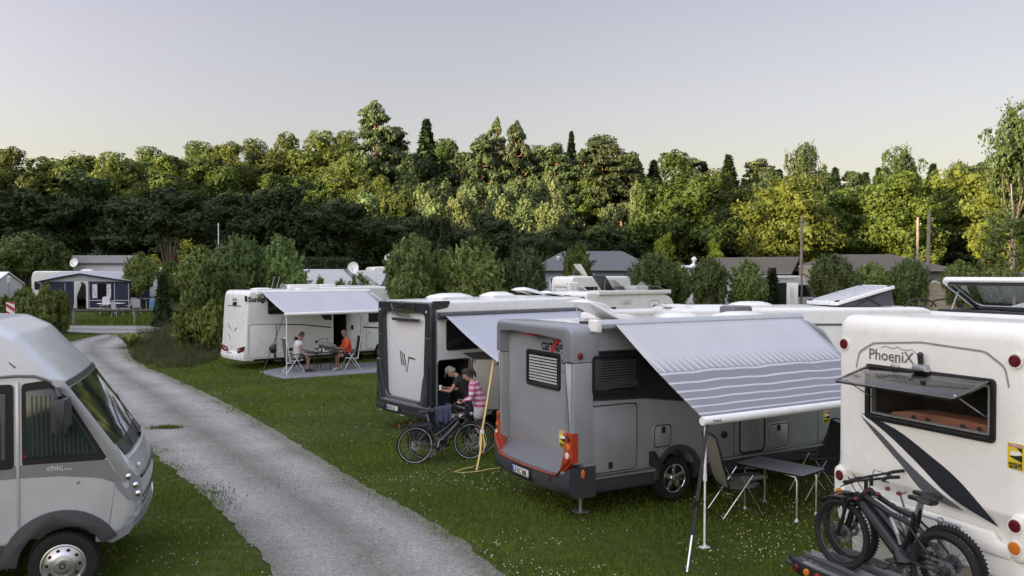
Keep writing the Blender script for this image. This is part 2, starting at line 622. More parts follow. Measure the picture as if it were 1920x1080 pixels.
def noise(n, l, vec, scale, detail=5, rough=0.6):
    t = n.new('ShaderNodeTexNoise'); t.inputs['Scale'].default_value = scale
    t.inputs['Detail'].default_value = detail; t.inputs['Roughness'].default_value = rough
    l.new(vec, t.inputs['Vector']); return t


def ramp(n, l, fac, stops):
    r = n.new('ShaderNodeValToRGB')
    e = r.color_ramp.elements
    e[0].position, e[0].color = stops[0][0], (*stops[0][1], 1)
    e[1].position, e[1].color = stops[-1][0], (*stops[-1][1], 1)
    for p, c in stops[1:-1]:
        k = e.new(p); k.color = (*c, 1)
    l.new(fac, r.inputs[0]); return r


def mixc(n, l, fac, a, b, mode='MIX'):
    x = n.new('ShaderNodeMix'); x.data_type = 'RGBA'; x.blend_type = mode; x.clamp_factor = True
    for s, v in (('Factor', fac), ('A', a), ('B', b)):
        if isinstance(v, (int, float)): x.inputs[s].default_value = v
        elif isinstance(v, tuple): x.inputs[s].default_value = (*v, 1)
        else: l.new(v, x.inputs[s])
    return x.outputs['Result']


gm_, n, l, b, tc = node_mat('turf')
na = noise(n, l, tc.outputs['Object'], 0.35, 6); nb = noise(n, l, tc.outputs['Object'], 5.0, 8, 0.7); nc = noise(n, l, tc.outputs['Object'], 60, 3)
c1 = ramp(n, l, nb.outputs['Fac'], [(0.3, (0.032, 0.044, 0.011)), (0.5, (0.060, 0.085, 0.017)), (0.72, (0.115, 0.135, 0.034))])
c2 = ramp(n, l, na.outputs['Fac'], [(0.35, (0.75, 0.8, 0.75)), (0.65, (1.25, 1.2, 1.0))])
cc = mixc(n, l, 1.0, c1.outputs[0], c2.outputs[0], 'MULTIPLY')
c3 = ramp(n, l, nc.outputs['Fac'], [(0.4, (0.6, 0.6, 0.6)), (0.65, (1.3, 1.3, 1.3))])
cc = mixc(n, l, 1.0, cc, c3.outputs[0], 'MULTIPLY')
l.new(cc, b.inputs['Base Color']); b.inputs['Roughness'].default_value = 0.9
b.inputs['Specular IOR Level'].default_value = 0.15
bp = n.new('ShaderNodeBump'); bp.inputs['Strength'].default_value = 0.8; bp.inputs['Distance'].default_value = 0.05
l.new(nc.outputs['Fac'], bp.inputs['Height']); l.new(bp.outputs[0], b.inputs['Normal'])
TURF = gm_

xs = np.concatenate([np.linspace(-900, -130, 12), np.linspace(-126, 126, 127), np.linspace(130, 900, 12)])
ys = np.concatenate([np.linspace(-60, 30, 10), np.linspace(31, 70, 40), np.linspace(72, 240, 85), np.linspace(250, 1500, 20)])
gv = np.array([(x, y, gz(x, y)) for y in ys for x in xs])
nx = len(xs)
ii, jj = np.meshgrid(np.arange(len(ys) - 1), np.arange(nx - 1), indexing='ij')
a_ = (ii * nx + jj).ravel()
gf = np.stack([a_, a_ + 1, a_ + nx + 1, a_ + nx], 1)
tag(np_mesh('ground', gv, gf, TURF, smooth=True), kind='structure')

# gravel lane: pixel rows of the two borders, unprojected on the ground
rngp = random.Random(5)
PATHROWS = [  # (py, left px, right px)
    (1300, 600, 1330), (1180, 565, 1120), (1080, 518, 946), (1010, 462, 862), (960, 415, 772), (920, 372, 700), (885, 330, 640),
    (850, 285, 584), (815, 250, 528), (785, 222, 476), (760, 205, 430), (735, 185, 380), (712, 165, 332), (692, 146, 280),
    (675, 128, 250), (660, 110, 240), (650, 108, 240), (642, 128, 243), (635, 158, 248), (629, 184, 256), (624, 198, 268), (620, 206, 282)]
PL, PR = [], []
for py, a, c in PATHROWS:
    z = 0.0
    for px_, lst in ((a, PL), (c, PR)):
        z = 0.0
        for _ in range(12):
            q_ = gp(px_, py, z); z = gz(*q_)
        lst.append(Vector((*q_, 0)))
PL = [Vector((0.4, 2.0, 0)), *PL]; PR = [Vector((3.2, 2.0, 0)), *PR]


def strip_mesh(name, L, Rr, mat_, dz, cols=12, sub=8, jag=0.05):
    vs, fs = [], []
    rows = []
    for i in range(len(L) - 1):
        for k in range(sub):
            t = k / sub
            rows.append((L[i].lerp(L[i + 1], t), Rr[i].lerp(Rr[i + 1], t)))
    rows.append((L[-1], Rr[-1]))
    for a, c in rows:
        ja, jc = rngp.uniform(-jag, jag), rngp.uniform(-jag, jag)
        d = (c - a).normalized()
        a = a + d * ja; c = c + d * jc
        for k in range(cols + 1):
            p = a.lerp(c, k / cols)
            vs.append((p.x, p.y, gz(p.x, p.y) + dz))
    m = cols + 1
    for i in range(len(rows) - 1):
        for k in range(cols):
            fs.append((i * m + k, i * m + k + 1, (i + 1) * m + k + 1, (i + 1) * m + k))
    o = np_mesh(name, np.array(vs), np.array(fs), mat_, smooth=True)
    uv = o.data.uv_layers.new(name='UV')
    for lp in o.data.loops:
        uv.data[lp.index].uv = ((lp.vertex_index % m) / cols, (lp.vertex_index // m) / 10)
    return o


gr, n, l, b, tc = node_mat('gravel')
n1 = noise(n, l, tc.outputs['Object'], 0.5, 5); n2 = noise(n, l, tc.outputs['Object'], 9, 8, 0.75)
vo = n.new('ShaderNodeTexVoronoi'); vo.inputs['Scale'].default_value = 50; l.new(tc.outputs['Object'], vo.inputs['Vector'])
vs_ = n.new('ShaderNodeTexVoronoi'); vs_.inputs['Scale'].default_value = 14; l.new(tc.outputs['Object'], vs_.inputs['Vector'])
c1 = ramp(n, l, n2.outputs['Fac'], [(0.3, (0.27, 0.263, 0.252)), (0.5, (0.315, 0.308, 0.296)), (0.7, (0.37, 0.362, 0.35))])
cv = ramp(n, l, vo.outputs['Color'], [(0.0, (0.68, 0.68, 0.68)), (0.7, (1.03, 1.03, 1.01)), (1.0, (1.48, 1.47, 1.43))])
cc = mixc(n, l, 1.0, c1.outputs[0], cv.outputs[0], 'MULTIPLY')
c2 = ramp(n, l, n1.outputs['Fac'], [(0.35, (0.86, 0.86, 0.84)), (0.62, (1.1, 1.1, 1.1))])
cc = mixc(n, l, 1.0, cc, c2.outputs[0], 'MULTIPLY')
uvn = n.new('ShaderNodeUVMap'); sx_ = n.new('ShaderNodeSeparateXYZ'); l.new(uvn.outputs[0], sx_.inputs[0])
nw = noise(n, l, tc.outputs['Object'], 0.8, 3)
wob = n.new('ShaderNodeMath'); wob.operation = 'MULTIPLY_ADD'; wob.inputs[1].default_value = 0.14
l.new(nw.outputs['Fac'], wob.inputs[0]); l.new(sx_.outputs[0], wob.inputs[2])
ruts = ramp(n, l, wob.outputs[0], [(0.06, (0.70, 0.70, 0.64)), (0.17, (0.92, 0.92, 0.91)), (0.30, (1.20, 1.20, 1.22)), (0.42, (0.97, 0.97, 0.96)), (0.56, (0.70, 0.70, 0.66)), (0.68, (0.95, 0.95, 0.94)), (0.80, (1.22, 1.22, 1.24)), (0.93, (1.0, 1.0, 0.98)), (1.05, (0.7, 0.7, 0.62))])
cc = mixc(n, l, 1.0, cc, ruts.outputs[0], 'MULTIPLY')
nd = noise(n, l, tc.outputs['Object'], 1.7, 6, 0.7)
pat = ramp(n, l, nd.outputs['Fac'], [(0.30, (0.80, 0.80, 0.79)), (0.42, (1.0, 1.0, 1.0)), (1.0, (1.0, 1.0, 1.0))])
cc = mixc(n, l, 1.0, cc, pat.outputs[0], 'MULTIPLY')
l.new(cc, b.inputs['Base Color']); b.inputs['Roughness'].default_value = 0.9
b.inputs['Specular IOR Level'].default_value = 0.2
bp = n.new('ShaderNodeBump'); bp.inputs['Strength'].default_value = 0.9; bp.inputs['Distance'].default_value = 0.03
l.new(vo.outputs['Distance'], bp.inputs['Height']); l.new(bp.outputs[0], b.inputs['Normal'])
GRAVEL = gr
pathob = tag(strip_mesh('gravel_path', PL, PR, GRAVEL, 0.012), kind='structure')
# cross lane at the far end
cl = [Vector((x, 49.2 + 0.01 * abs(x + 15), 0)) for x in np.linspace(-60, 12, 30)]
cr = [Vector((x, 46.6 + 0.01 * abs(x + 15) - (1.0 * math.exp(-((x + 22) / 3) ** 2)), 0)) for x in np.linspace(-60, 12, 30)]
tag(strip_mesh('cross_road', cr, cl, GRAVEL, 0.05, cols=8), kind='structure')
PATHPOLY = np.array([(p.x, p.y) for p in PL] + [(p.x, p.y) for p in PR[::-1]])


def inpoly(P, poly):
    x, y = P[:, 0], P[:, 1]; ins = np.zeros(len(P), bool)
    j = len(poly) - 1
    for i in range(len(poly)):
        xi, yi = poly[i]; xj, yj = poly[j]
        c = ((yi > y) != (yj > y)) & (x < (xj - xi) * (y - yi) / (yj - yi + 1e-12) + xi)
        ins ^= c; j = i
    return ins


def vnoise(P, s, seed=0):
    """cheap smooth 2-D noise 0..1"""
    r = np.random.default_rng(seed); g = r.random((64, 64))
    q = P * s; i = np.floor(q).astype(int); f = q - i; f = f * f * (3 - 2 * f)
    a = g[i[:, 0] % 64, i[:, 1] % 64]; b_ = g[(i[:, 0] + 1) % 64, i[:, 1] % 64]
    c = g[i[:, 0] % 64, (i[:, 1] + 1) % 64]; d = g[(i[:, 0] + 1) % 64, (i[:, 1] + 1) % 64]
    return (a * (1 - f[:, 0]) + b_ * f[:, 0]) * (1 - f[:, 1]) + (c * (1 - f[:, 0]) + d * f[:, 0]) * f[:, 1]


nr = np.random.default_rng(11)
GZV = np.vectorize(gz)


def blades(name, P, h, w, mat_, lean=0.5):
    n_ = len(P)
    z = GZV(P[:, 0], P[:, 1]) if P[:, 1].max() > 34 else np.zeros(n_)
    a = nr.random(n_) * 2 * PI
    dx, dy = np.cos(a) * w / 2, np.sin(a) * w / 2
    la = nr.random(n_) * 2 * PI; ll = nr.random(n_) * lean * h
    V = np.empty((n_, 3, 3))
    V[:, 0] = np.stack([P[:, 0] - dx, P[:, 1] - dy, z - 0.005], 1)
    V[:, 1] = np.stack([P[:, 0] + dx, P[:, 1] + dy, z - 0.005], 1)
    V[:, 2] = np.stack([P[:, 0] + np.cos(la) * ll, P[:, 1] + np.sin(la) * ll, z + h], 1)
    return np_mesh(name, V.reshape(-1, 3), np.arange(n_ * 3).reshape(-1, 3), mat_)


GRASS = leaf_mat('grass_blades', (0.048, 0.078, 0.010), (0.16, 0.208, 0.028), rough=0.6, trans=0.25, vs=0.6)
GRASS.node_tree.nodes['Principled BSDF'].inputs['Specular IOR Level'].default_value = 0.12
# density falls with distance (far turf needs fewer, wider blades)
N = 520000
yy = 5.5 * (46.4 / 5.5) ** (nr.random(N) ** 0.92)
xx = (nr.random(N) * 2 - 1) * (0.72 * yy + 1.0)
P = np.stack([xx, yy], 1)
keep = ~inpoly(P + nr.normal(0, 0.14, P.shape) + (vnoise(P, 1.3, 5)[:, None] - .5) * .5, PATHPOLY)
uvp = inpoly(P, PATHPOLY)
keep |= nr.random(N) < 0.012 * (vnoise(P, 1.1, 77) > .55)
worn = vnoise(P, 0.55, 41) * .6 + vnoise(P, 2.3, 42) * .4
keep &= (worn > .30) | (nr.random(N) < .35)
P = P[keep]
hh = (0.018 + 0.036 * vnoise(P, 0.9, 3) ** 1.5) * (0.6 + 0.8 * nr.random(len(P))) * (1 + P[:, 1] / 60)
ww = 0.008 + 0.0011 * P[:, 1]
tag(blades('grass', P, hh, ww, GRASS), 'short mown grass with white clover between the parked motorhomes', 'grass', kind='stuff')
# long grass beyond the cross road, and along the fence
N = 60000
P = np.stack([nr.uniform(-52, 20, N), nr.uniform(49.5, 62, N)], 1)
P = P[(vnoise(P, 0.35, 8) > 0.32) | (abs(P[:, 1] - 51) < 1.2)]
hh = (0.12 + 0.18 * vnoise(P, 0.5, 4) * (abs(P[:, 1] - 51) < 1.5)) * (0.6 + nr.random(len(P)))
tag(blades('long_grass', P, hh, np.full(len(P), 0.05), GRASS), 'uncut long grass along the wooden rail fence', 'grass', kind='stuff')
# clover heads
N = 26000
yy = 6 * (36 / 6) ** nr.random(N)
P = np.stack([(nr.random(N) * 2 - 1) * (0.72 * yy + 1), yy], 1)
P = P[(~inpoly(P, PATHPOLY)) & (nr.random(N) < np.clip((vnoise(P, 0.55, 21) * .6 + vnoise(P, 2.1, 23) * .4 - 0.42) * 4, 0, 1)) & ((P[:, 0] > -3) | (P[:, 1] < 30) & (nr.random(N) < .25))]
P = P[nr.random(len(P)) < 0.75]
k = len(P)
oct_ = np.array([(1, 0, 0), (0, 1, 0), (-1, 0, 0), (0, -1, 0), (0, 0, 1), (0, 0, -1)]) * 1.0
of = np.array([(0, 1, 4), (1, 2, 4), (2, 3, 4), (3, 0, 4), (1, 0, 5), (2, 1, 5), (3, 2, 5), (0, 3, 5)])
rad = (0.005 + 0.005 * nr.random(k))[:, None, None] * (1 + P[:, 1] / 45)[:, None, None]
cen = np.stack([P[:, 0], P[:, 1], 0.05 + 0.03 * nr.random(k)], 1)[:, None, :]
V = (oct_[None] * rad + cen).reshape(-1, 3)
Fc = (of[None] + 6 * np.arange(k)[:, None, None]).reshape(-1, 3)
CLOV = mat('clover_white', (0.50, 0.50, 0.42), 0.8, var=0.1)
tag(np_mesh('clover_flowers', V, Fc, CLOV), 'scattered white clover heads in the lawn', 'flowers', kind='stuff')
# loose stones on the path
N = 22000
yy = 6.5 * (30 / 6.5) ** nr.random(N)
P = np.stack([(nr.random(N) * 2 - 1) * (0.72 * yy + 1), yy], 1)
P = P[inpoly(P + nr.normal(0, .12, P.shape), PATHPOLY)]
k = len(P)
rad = (0.006 + 0.014 * nr.random(k) ** 3)[:, None, None] * np.array([1, 1, .6]) * (0.7 + .6 * nr.random((k, 6, 1)))
cen = np.stack([P[:, 0], P[:, 1], np.full(k, 0.016)], 1)[:, None, :]
V = (oct_[None] * rad + cen).reshape(-1, 3)
Fc = (of[None] + 6 * np.arange(k)[:, None, None]).reshape(-1, 3)
STONE = mat('pale_stone', (0.33, 0.32, 0.30), 0.85, var=0.3, vscale=8)
tag(np_mesh('loose_gravel', V, Fc, STONE), 'loose pale stones scattered over the gravel path', 'gravel', kind='stuff')

# ================================================================== foliage
def leaf_quads(rng, cen, nrm, size, elong=1.6, droop=0.0):
    """rhombic leaf clumps: centres, outward normals, sizes -> verts, faces"""
    n_ = len(cen)
    nrm = nrm + rng.normal(0, 0.55, nrm.shape)
    nrm /= np.linalg.norm(nrm, axis=1, keepdims=True) + 1e-9
    t = rng.normal(0, 1, (n_, 3)); t[:, 2] -= droop
    t -= nrm * (t * nrm).sum(1, keepdims=True)
    t /= np.linalg.norm(t, axis=1, keepdims=True) + 1e-9
    s = np.cross(nrm, t)
    size = size[:, None]
    V = np.empty((n_, 4, 3))
    V[:, 0] = cen - t * size * 0.5 * elong
    V[:, 1] = cen + s * size * 0.42
    V[:, 2] = cen + t * size * 0.5 * elong
    V[:, 3] = cen - s * size * 0.42
    return V.reshape(-1, 3), np.arange(n_ * 4).reshape(-1, 4)


def warp(c, r):
    """breaks up round lobes: displace points with a few octaves of sines"""
    o = np.zeros_like(c)
    for i, (f, a) in enumerate(((1.3, .20), (2.9, .16), (6.1, .11))):
        K = np.array([[.8, .5, -.6], [-.4, .9, .5], [.6, -.5, .8]]) * f / r
        o += a * r * np.sin(c @ K + np.array([.3, 1.7, 2.9]) * (i + 1))
    return c + o


def on_lobes(rng, lobes, n_, depth=0.25):
    """random points near the surface of ellipsoid lobes (cx,cy,cz,rx,ry,rz)"""
    L = np.array(lobes)
    w = (L[:, 3] * L[:, 5]); w = w / w.sum()
    k = rng.choice(len(L), n_, p=w)
    d = rng.normal(0, 1, (n_, 3)); d /= np.linalg.norm(d, axis=1, keepdims=True)
    flip = (d[:, 2] < 0) & (rng.random(n_) < 0.2)
    d[flip, 2] *= -1
    rr = 1.03 - depth * rng.random(n_) ** 1.5
    # stray sprigs
    st = rng.random(n_) < 0.06
    rr[st] = 1.0 + 0.12 * rng.random(st.sum())
    c = L[k, :3] + d * L[k, 3:6] * rr[:, None]
    return warp(c, L[:, 3].mean()), d


ICO = None


def core_balls(lobes, f=0.86):
    global ICO
    if ICO is None:
        bm = bmesh.new(); bmesh.ops.create_icosphere(bm, subdivisions=1, radius=1)
        ICO = (np.array([tuple(v.co) for v in bm.verts]), np.array([[v.index for v in q.verts] for q in bm.faces])); bm.free()
    V, Fq = ICO
    L = np.array(lobes)
    VV = (V[None] * L[:, None, 3:6] * f + L[:, None, :3]).reshape(-1, 3)
    FF = (Fq[None] + len(V) * np.arange(len(L))[:, None, None]).reshape(-1, 3)
    return VV, FF


def crown_mesh(name, rng, lobes, n_, size, m, parent, depth=0.25, elong=1.6, core=0.6, droop=0.0, extra=None):
    c, d = on_lobes(rng, lobes, n_, depth)
    d = d + np.array([0, 0, 0.25])
    sz = size * (0.6 + 0.8 * rng.random(n_))
    V, Fq = leaf_quads(rng, c, d, sz, elong, droop)
    if extra is not None:
        c2, d2, s2 = extra
        V2, F2 = leaf_quads(rng, c2, d2, s2, elong, droop)
        Fq = np.concatenate([Fq, F2 + len(V)]); V = np.concatenate([V, V2])
    if core:
        CV, CF = core_balls(lobes, core)
        CF = np.concatenate([CF, CF[:, 2:3]], 1) + len(V)
        # keep triangles as degenerate-free quads by splitting: use separate mesh build
        me = bpy.data.meshes.new(name)
        allv = np.concatenate([V, CV])
        nq, nt = len(Fq), len(CF)
        me.vertices.add(len(allv)); me.vertices.foreach_set('co', allv.astype(np.float32).ravel())
        me.loops.add(nq * 4 + nt * 3)
        li = np.concatenate([Fq.ravel(), CF[:, :3].ravel()]).astype(np.int32)
        me.loops.foreach_set('vertex_index', li)
        me.polygons.add(nq + nt)
        ls = np.concatenate([np.arange(nq) * 4, nq * 4 + np.arange(nt) * 3]).astype(np.int32)
        lt = np.concatenate([np.full(nq, 4), np.full(nt, 3)]).astype(np.int32)
        me.polygons.foreach_set('loop_start', ls); me.polygons.foreach_set('loop_total', lt)
        me.update(calc_edges=True); me.validate()
        return link_mesh(name, me, m, parent)
    return np_mesh(name, V, Fq, m, parent)


BARK = mat('bark_brown', (0.09, 0.075, 0.06), 0.9, var=0.3, vscale=5, bump=0.5, bscale=20)
PINEBARK = mat('bark_pine_orange', (0.22, 0.125, 0.075), 0.85, var=0.3, vscale=3, bump=0.4, bscale=20)
PALEBARK = mat('bark_birch_pale', (0.50, 0.48, 0.44), 0.8, var=0.25, vscale=6)

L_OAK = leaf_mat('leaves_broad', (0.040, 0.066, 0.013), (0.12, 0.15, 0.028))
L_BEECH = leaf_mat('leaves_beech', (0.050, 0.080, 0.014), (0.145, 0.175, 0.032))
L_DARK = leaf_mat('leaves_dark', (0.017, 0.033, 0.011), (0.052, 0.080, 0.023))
L_PALE = leaf_mat('leaves_pale_aspen', (0.085, 0.12, 0.045), (0.175, 0.215, 0.085))
L_PINE = leaf_mat('needles_pine', (0.030, 0.052, 0.022), (0.085, 0.110, 0.040), trans=0.15)
L_SPRUCE = leaf_mat('needles_spruce', (0.012, 0.026, 0.012), (0.040, 0.062, 0.025), trans=0.1)
L_LIME = leaf_mat('leaves_lime_yellow', (0.17, 0.20, 0.02), (0.36, 0.36, 0.04))
L_WILLOW = leaf_mat('leaves_willow', (0.075, 0.122, 0.032), (0.25, 0.33, 0.095), vs=1.2, bright=1.0)
L_HEDGE = leaf_mat('leaves_hedge', (0.016, 0.034, 0.012), (0.045, 0.075, 0.022), vs=1.0)


def broad(seed, H=14.0, Rr=4.6, base=0.18, n_=24000, size=0.25, leaf=None, bark=BARK, nl=34, spread=1.0, name='deciduous_tree', droop=0.0, top=1.0, core=0.62):
    """broadleaf tree: trunk with limbs, a crown of overlapping leafy lobes"""
    rng = np.random.default_rng(seed)
    root = empty(name)
    z0 = H * base; hc = (H - z0) / 2; zc = z0 + hc
    lobes = []
    for i in range(nl):
        d = rng.normal(0, 1, 3); d /= np.linalg.norm(d)
        if i % 3 == 0: d[2] = -abs(d[2]) * .9 - .1; d /= np.linalg.norm(d)
        q = 0.55 + 0.35 * rng.random()
        r = Rr * (0.17 + 0.24 * rng.random() ** 1.4)
        wide = 1.0 - 0.25 * max(0, d[2]) * top
        lobes.append((d[0] * Rr * q * wide * spread, d[1] * Rr * q * wide, zc + d[2] * hc * q * 1.05, r * 1.1, r * 1.1, r * 0.85))
    lobes.append((0, 0, zc, Rr * 0.6, Rr * 0.6, hc * 0.75))
    mb = MB()
    r0 = 0.022 * H + 0.05
    trunk = [(0, 0, -0.3), (0.05, 0, H * 0.2), (rng.normal(0, .1), rng.normal(0, .1), H * 0.5), (rng.normal(0, .2), 0, H * 0.82)]
    mb.tube(trunk, r0, 8, radii=[r0, r0 * .8, r0 * .5, r0 * .15])
    for i in range(7):
        L = lobes[i]
        zb = H * (0.2 + 0.06 * i)
        mb.tube([(0, 0, zb), (L[0] * .5, L[1] * .5, zb + (L[2] - zb) * .4), (L[0], L[1], L[2])], r0 * .3, 6, radii=[r0 * .42, r0 * .25, r0 * .08])
    mb.build('trunk', bark, root)
    # twiggy outline: short shoots standing out of the crown
    ns = 90
    c, d = on_lobes(rng, lobes, ns, 0.05)
    ex_c, ex_d = [], []
    for k in range(ns):
        for s in range(7):
            ex_c.append(c[k] + (d[k] + np.array([0, 0, .5])) * 0.09 * s * Rr / 5 + rng.normal(0, .12, 3)); ex_d.append(d[k])
    ex = (np.array(ex_c), np.array(ex_d), np.full(len(ex_c), size * .8))
    crown_mesh('crown', rng, lobes, n_, size, leaf or L_OAK, root, depth=0.42, core=core, droop=droop, extra=ex)
    return root


def pine(seed, H=17.0, name='pine_tree', spread=3.4, nl=17, base=0.5):
    """Scots pine: bare orange trunk, flat needle clouds on crooked limbs"""
    rng = np.random.default_rng(seed)
    root = empty(name)
    lobes = []
    for i in range(nl):
        t = (i + .5) / nl
        z = H * (base + (1 - base) * t)
        a = i * 2.4 + rng.normal(0, .3)
        rr = spread * (1.05 - 0.75 * t ** 1.6) * (0.45 + 0.5 * rng.random())
        s = spread * (0.30 + 0.16 * rng.random()) * (1.1 - .3 * t)
        lobes.append((math.cos(a) * rr, math.sin(a) * rr, z + rng.normal(0, .25), s * 1.35, s * 1.35, s * 0.40))
        if i % 2: lobes.append((math.cos(a + 1.1) * rr * .6, math.sin(a + 1.1) * rr * .6, z + rng.normal(0, .3), s * .8, s * .8, s * .32))
    lobes.append((0, 0, H * 0.98, spread * .35, spread * .35, spread * .3))
    mb = MB(); r0 = 0.24
    mb.tube([(0, 0, -.3), (.1, 0, H * .35), (-.15, .1, H * .65), (0.05, 0, H * .95)], r0, 8, radii=[r0 * 1.1, r0 * .85, r0 * .6, .05])
    for L in lobes[:-1]:
        zb = L[2] - 0.06 * H
        mb.tube([(0, 0, zb), (L[0] * .6, L[1] * .6, zb + .1), (L[0], L[1], L[2])], .08, 5, radii=[.09, .06, .03])
    mb.build('trunk', PINEBARK, root)
    crown_mesh('crown', rng, lobes, 10500, 0.25, L_PINE, root, depth=0.6, elong=2.0, core=0.5)
    return root


def spruce(seed, H=14.0, Rr=2.6, name='spruce_tree', leaf=None):
    rng = np.random.default_rng(seed)
    root = empty(name)
    mb = MB(); mb.tube([(0, 0, -.3), (0, 0, H * .97)], .2, 8, radii=[.2, .03]); mb.build('trunk', BARK, root)
    N_ = 6500
    t = rng.random(N_) ** 1.35                      # 0 base .. 1 top
    tier = (np.round(t * 15) + rng.normal(0, .42, N_)) / 15
    tier = np.clip(tier, 0, 1)
    rad = Rr * (1 - tier) ** 0.85 * (0.35 + 0.65 * rng.random(N_)) + .1
    a = rng.random(N_) * 2 * PI
    rad *= 0.82 + 0.25 * np.sin(a * 5 + tier * 40)
    z = H * (0.10 + 0.90 * tier) - rad * 0.30 + rng.normal(0, .12, N_)
    c = np.stack([np.cos(a) * rad, np.sin(a) * rad, z], 1)
    d = np.stack([np.cos(a) * .5, np.sin(a) * .5, np.full(N_, .8)], 1)
    lob = [(0, 0, H * (.12 + .13 * k), Rr * .6 * (1 - k * .15), Rr * .6 * (1 - k * .15), H * .09) for k in range(6)]
    V, Fq = leaf_quads(rng, c, d, 0.34 * (.6 + .8 * rng.random(N_)), 2.0)
    np_mesh('crown', V, Fq, leaf or L_SPRUCE, root)
    return root


def willow(seed, H=4.0, Rr=1.7, n_=11500, size=0.135, leaf=None, name='willow_bush', trunk=1.1, shoots=150, up=1.0):
    """pollard willow: short thick trunk, dense ball of upright leafy shoots"""
    rng = np.random.default_rng(seed)
    root = empty(name)
    mb = MB()
    mb.tube([(0, 0, -.1), (0.02, 0, trunk * .6), (0, 0, trunk * 1.15)], .16, 8, radii=[.19, .15, .2])
    lobes = []
    zc = trunk + (H - trunk) * .46; hz_ = (H - trunk) * .46
    for i in range(26):
        d = rng.normal(0, 1, 3); d /= np.linalg.norm(d)
        q = .50 + .22 * rng.random(); r = Rr * (.20 + .17 * rng.random())
        lobes.append((d[0] * Rr * q, d[1] * Rr * q, zc + d[2] * hz_ * q, r, r, r * .95))
    lobes.append((0, 0, zc, Rr * .5, Rr * .5, hz_ * .55))
    ec, ed = [], []
    for k in range(shoots):
        a = rng.random() * 2 * PI; t = rng.random() ** .7
        el = R(-5 + 95 * t)
        dv = np.array([math.cos(a) * math.cos(el), math.sin(a) * math.cos(el), math.sin(el)])
        b0 = np.array([0, 0, zc]) + dv * np.array([Rr, Rr, hz_]) * .55
        ln = (.28 + .34 * rng.random()) * Rr * .62
        dr_ = dv * .8 + np.array([0, 0, .75]) + rng.normal(0, .12, 3); dr_ /= np.linalg.norm(dr_)
        tip = np.array([0, 0, zc]) + dv * np.array([Rr, Rr, hz_]) * .80 + dr_ * ln
        mb.tube([(0, 0, trunk * .9), tuple(b0), tuple(tip)], .02, 4, radii=[.035, .015, .004])
        for s_ in range(44):
            u = s_ / 44
            p = b0 * (1 - u) + tip * u
            ec.append(p + rng.normal(0, .085 * (1.25 - u), 3)); ed.append(dv + np.array([0, 0, .4]))
    mb.build('trunk', BARK, root)
    es = size * .8 * (.6 + .8 * rng.random(len(ec)))
    crown_mesh('crown', rng, lobes, n_, size, leaf or L_WILLOW, root, depth=.45, elong=2.0, core=.6, extra=(np.array(ec), np.array(ed), es))
    return root


RF = random.Random(77)


def put(proto, first, loc, s, rz=None, label=None, cat='tree', group=None, sxy=None):
    o = proto if first else copy_tree(proto)
    o.location = loc
    o.rotation_euler = (0, 0, RF.uniform(0, 6.28) if rz is None else rz)
    sx = sxy or s
    o.scale = (sx, sx, s)
    return tag(o, label, cat, group)


used = {}


def plant(key, px, Y, top, width=None, label=None, group=None, cat='tree', rz=None):
    """stand a tree of prototype key on the terrain so that its top reaches photo row `top`"""
    proto, H, W = PROTO[key]
    loc = at(px, Y)
    h = hz(top, Y) - loc[2]
    s = h / H
    sxy = (width / F_PX * Y) / W if width else s
    first = key not in used; used[key] = 1
    return put(proto, first, loc, s, rz, label, cat, group, sxy)


PROTO = {
    'oakA': (broad(1, 14, 4.6, .12), 14.2, 10.5),
    'oakB': (broad(2, 14, 4.8, .10, nl=42, spread=1.1), 14.2, 11.5),
    'oakC': (broad(3, 14, 4.2, .2, nl=28), 14.2, 9.8),
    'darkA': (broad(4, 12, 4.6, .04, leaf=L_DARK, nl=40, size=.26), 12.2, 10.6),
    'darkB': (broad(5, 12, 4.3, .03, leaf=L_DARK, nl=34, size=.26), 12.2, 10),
    'beechA': (broad(6, 15, 5.2, .06, leaf=L_BEECH, nl=52, n_=28000, size=.25, droop=.8, name='beech_tree'), 15.2, 12),
    'beechB': (broad(7, 15, 4.8, .06, leaf=L_BEECH, nl=46, n_=28000, size=.25, droop=.8, name='beech_tree'), 15.2, 11),
    'paleA': (broad(8, 11, 2.6, .2, leaf=L_PALE, bark=PALEBARK, nl=24, n_=5200, size=.30, top=1.6, core=.45, name='aspen_tree'), 11.2, 6),
    'paleB': (broad(9, 11, 2.2, .22, leaf=L_PALE, bark=PALEBARK, nl=20, n_=4600, size=.30, top=2.0, core=.4, name='aspen_tree'), 11.2, 5.2),
    'pineA': (pine(10), 17.6, 8), 'pineB': (pine(11, spread=3.0, nl=21, base=.4), 17.6, 7.2), 'pineC': (pine(12, spread=3.8, nl=15, base=.55), 17.6, 9),
    'spruceA': (spruce(13), 14, 5.2), 'spruceB': (spruce(14, Rr=2.1), 14, 4.4),
    'looseA': (broad(15, 15, 3.6, .35, leaf=leaf_mat('leaves_loose', (0.024, 0.040, 0.012), (0.066, 0.086, 0.024), trans=.15), nl=22, n_=6000, size=.24, core=0, top=.9, spread=1.15), 15, 8),
    'limeA': (broad(16, 5, 1.9, .05, leaf=L_LIME, nl=20, n_=4200, size=.24, name='yellow_bush'), 5.1, 4.4),
}
G_FRONT = 'shaded trees at the foot of the wood'
G_MID = 'sunlit trees on the wooded slope'
G_BACK = 'distant conifers on the hilltop'
G_PALE = 'pale aspens in the middle of the wood'
G_PINE = 'tall pines above the slope'
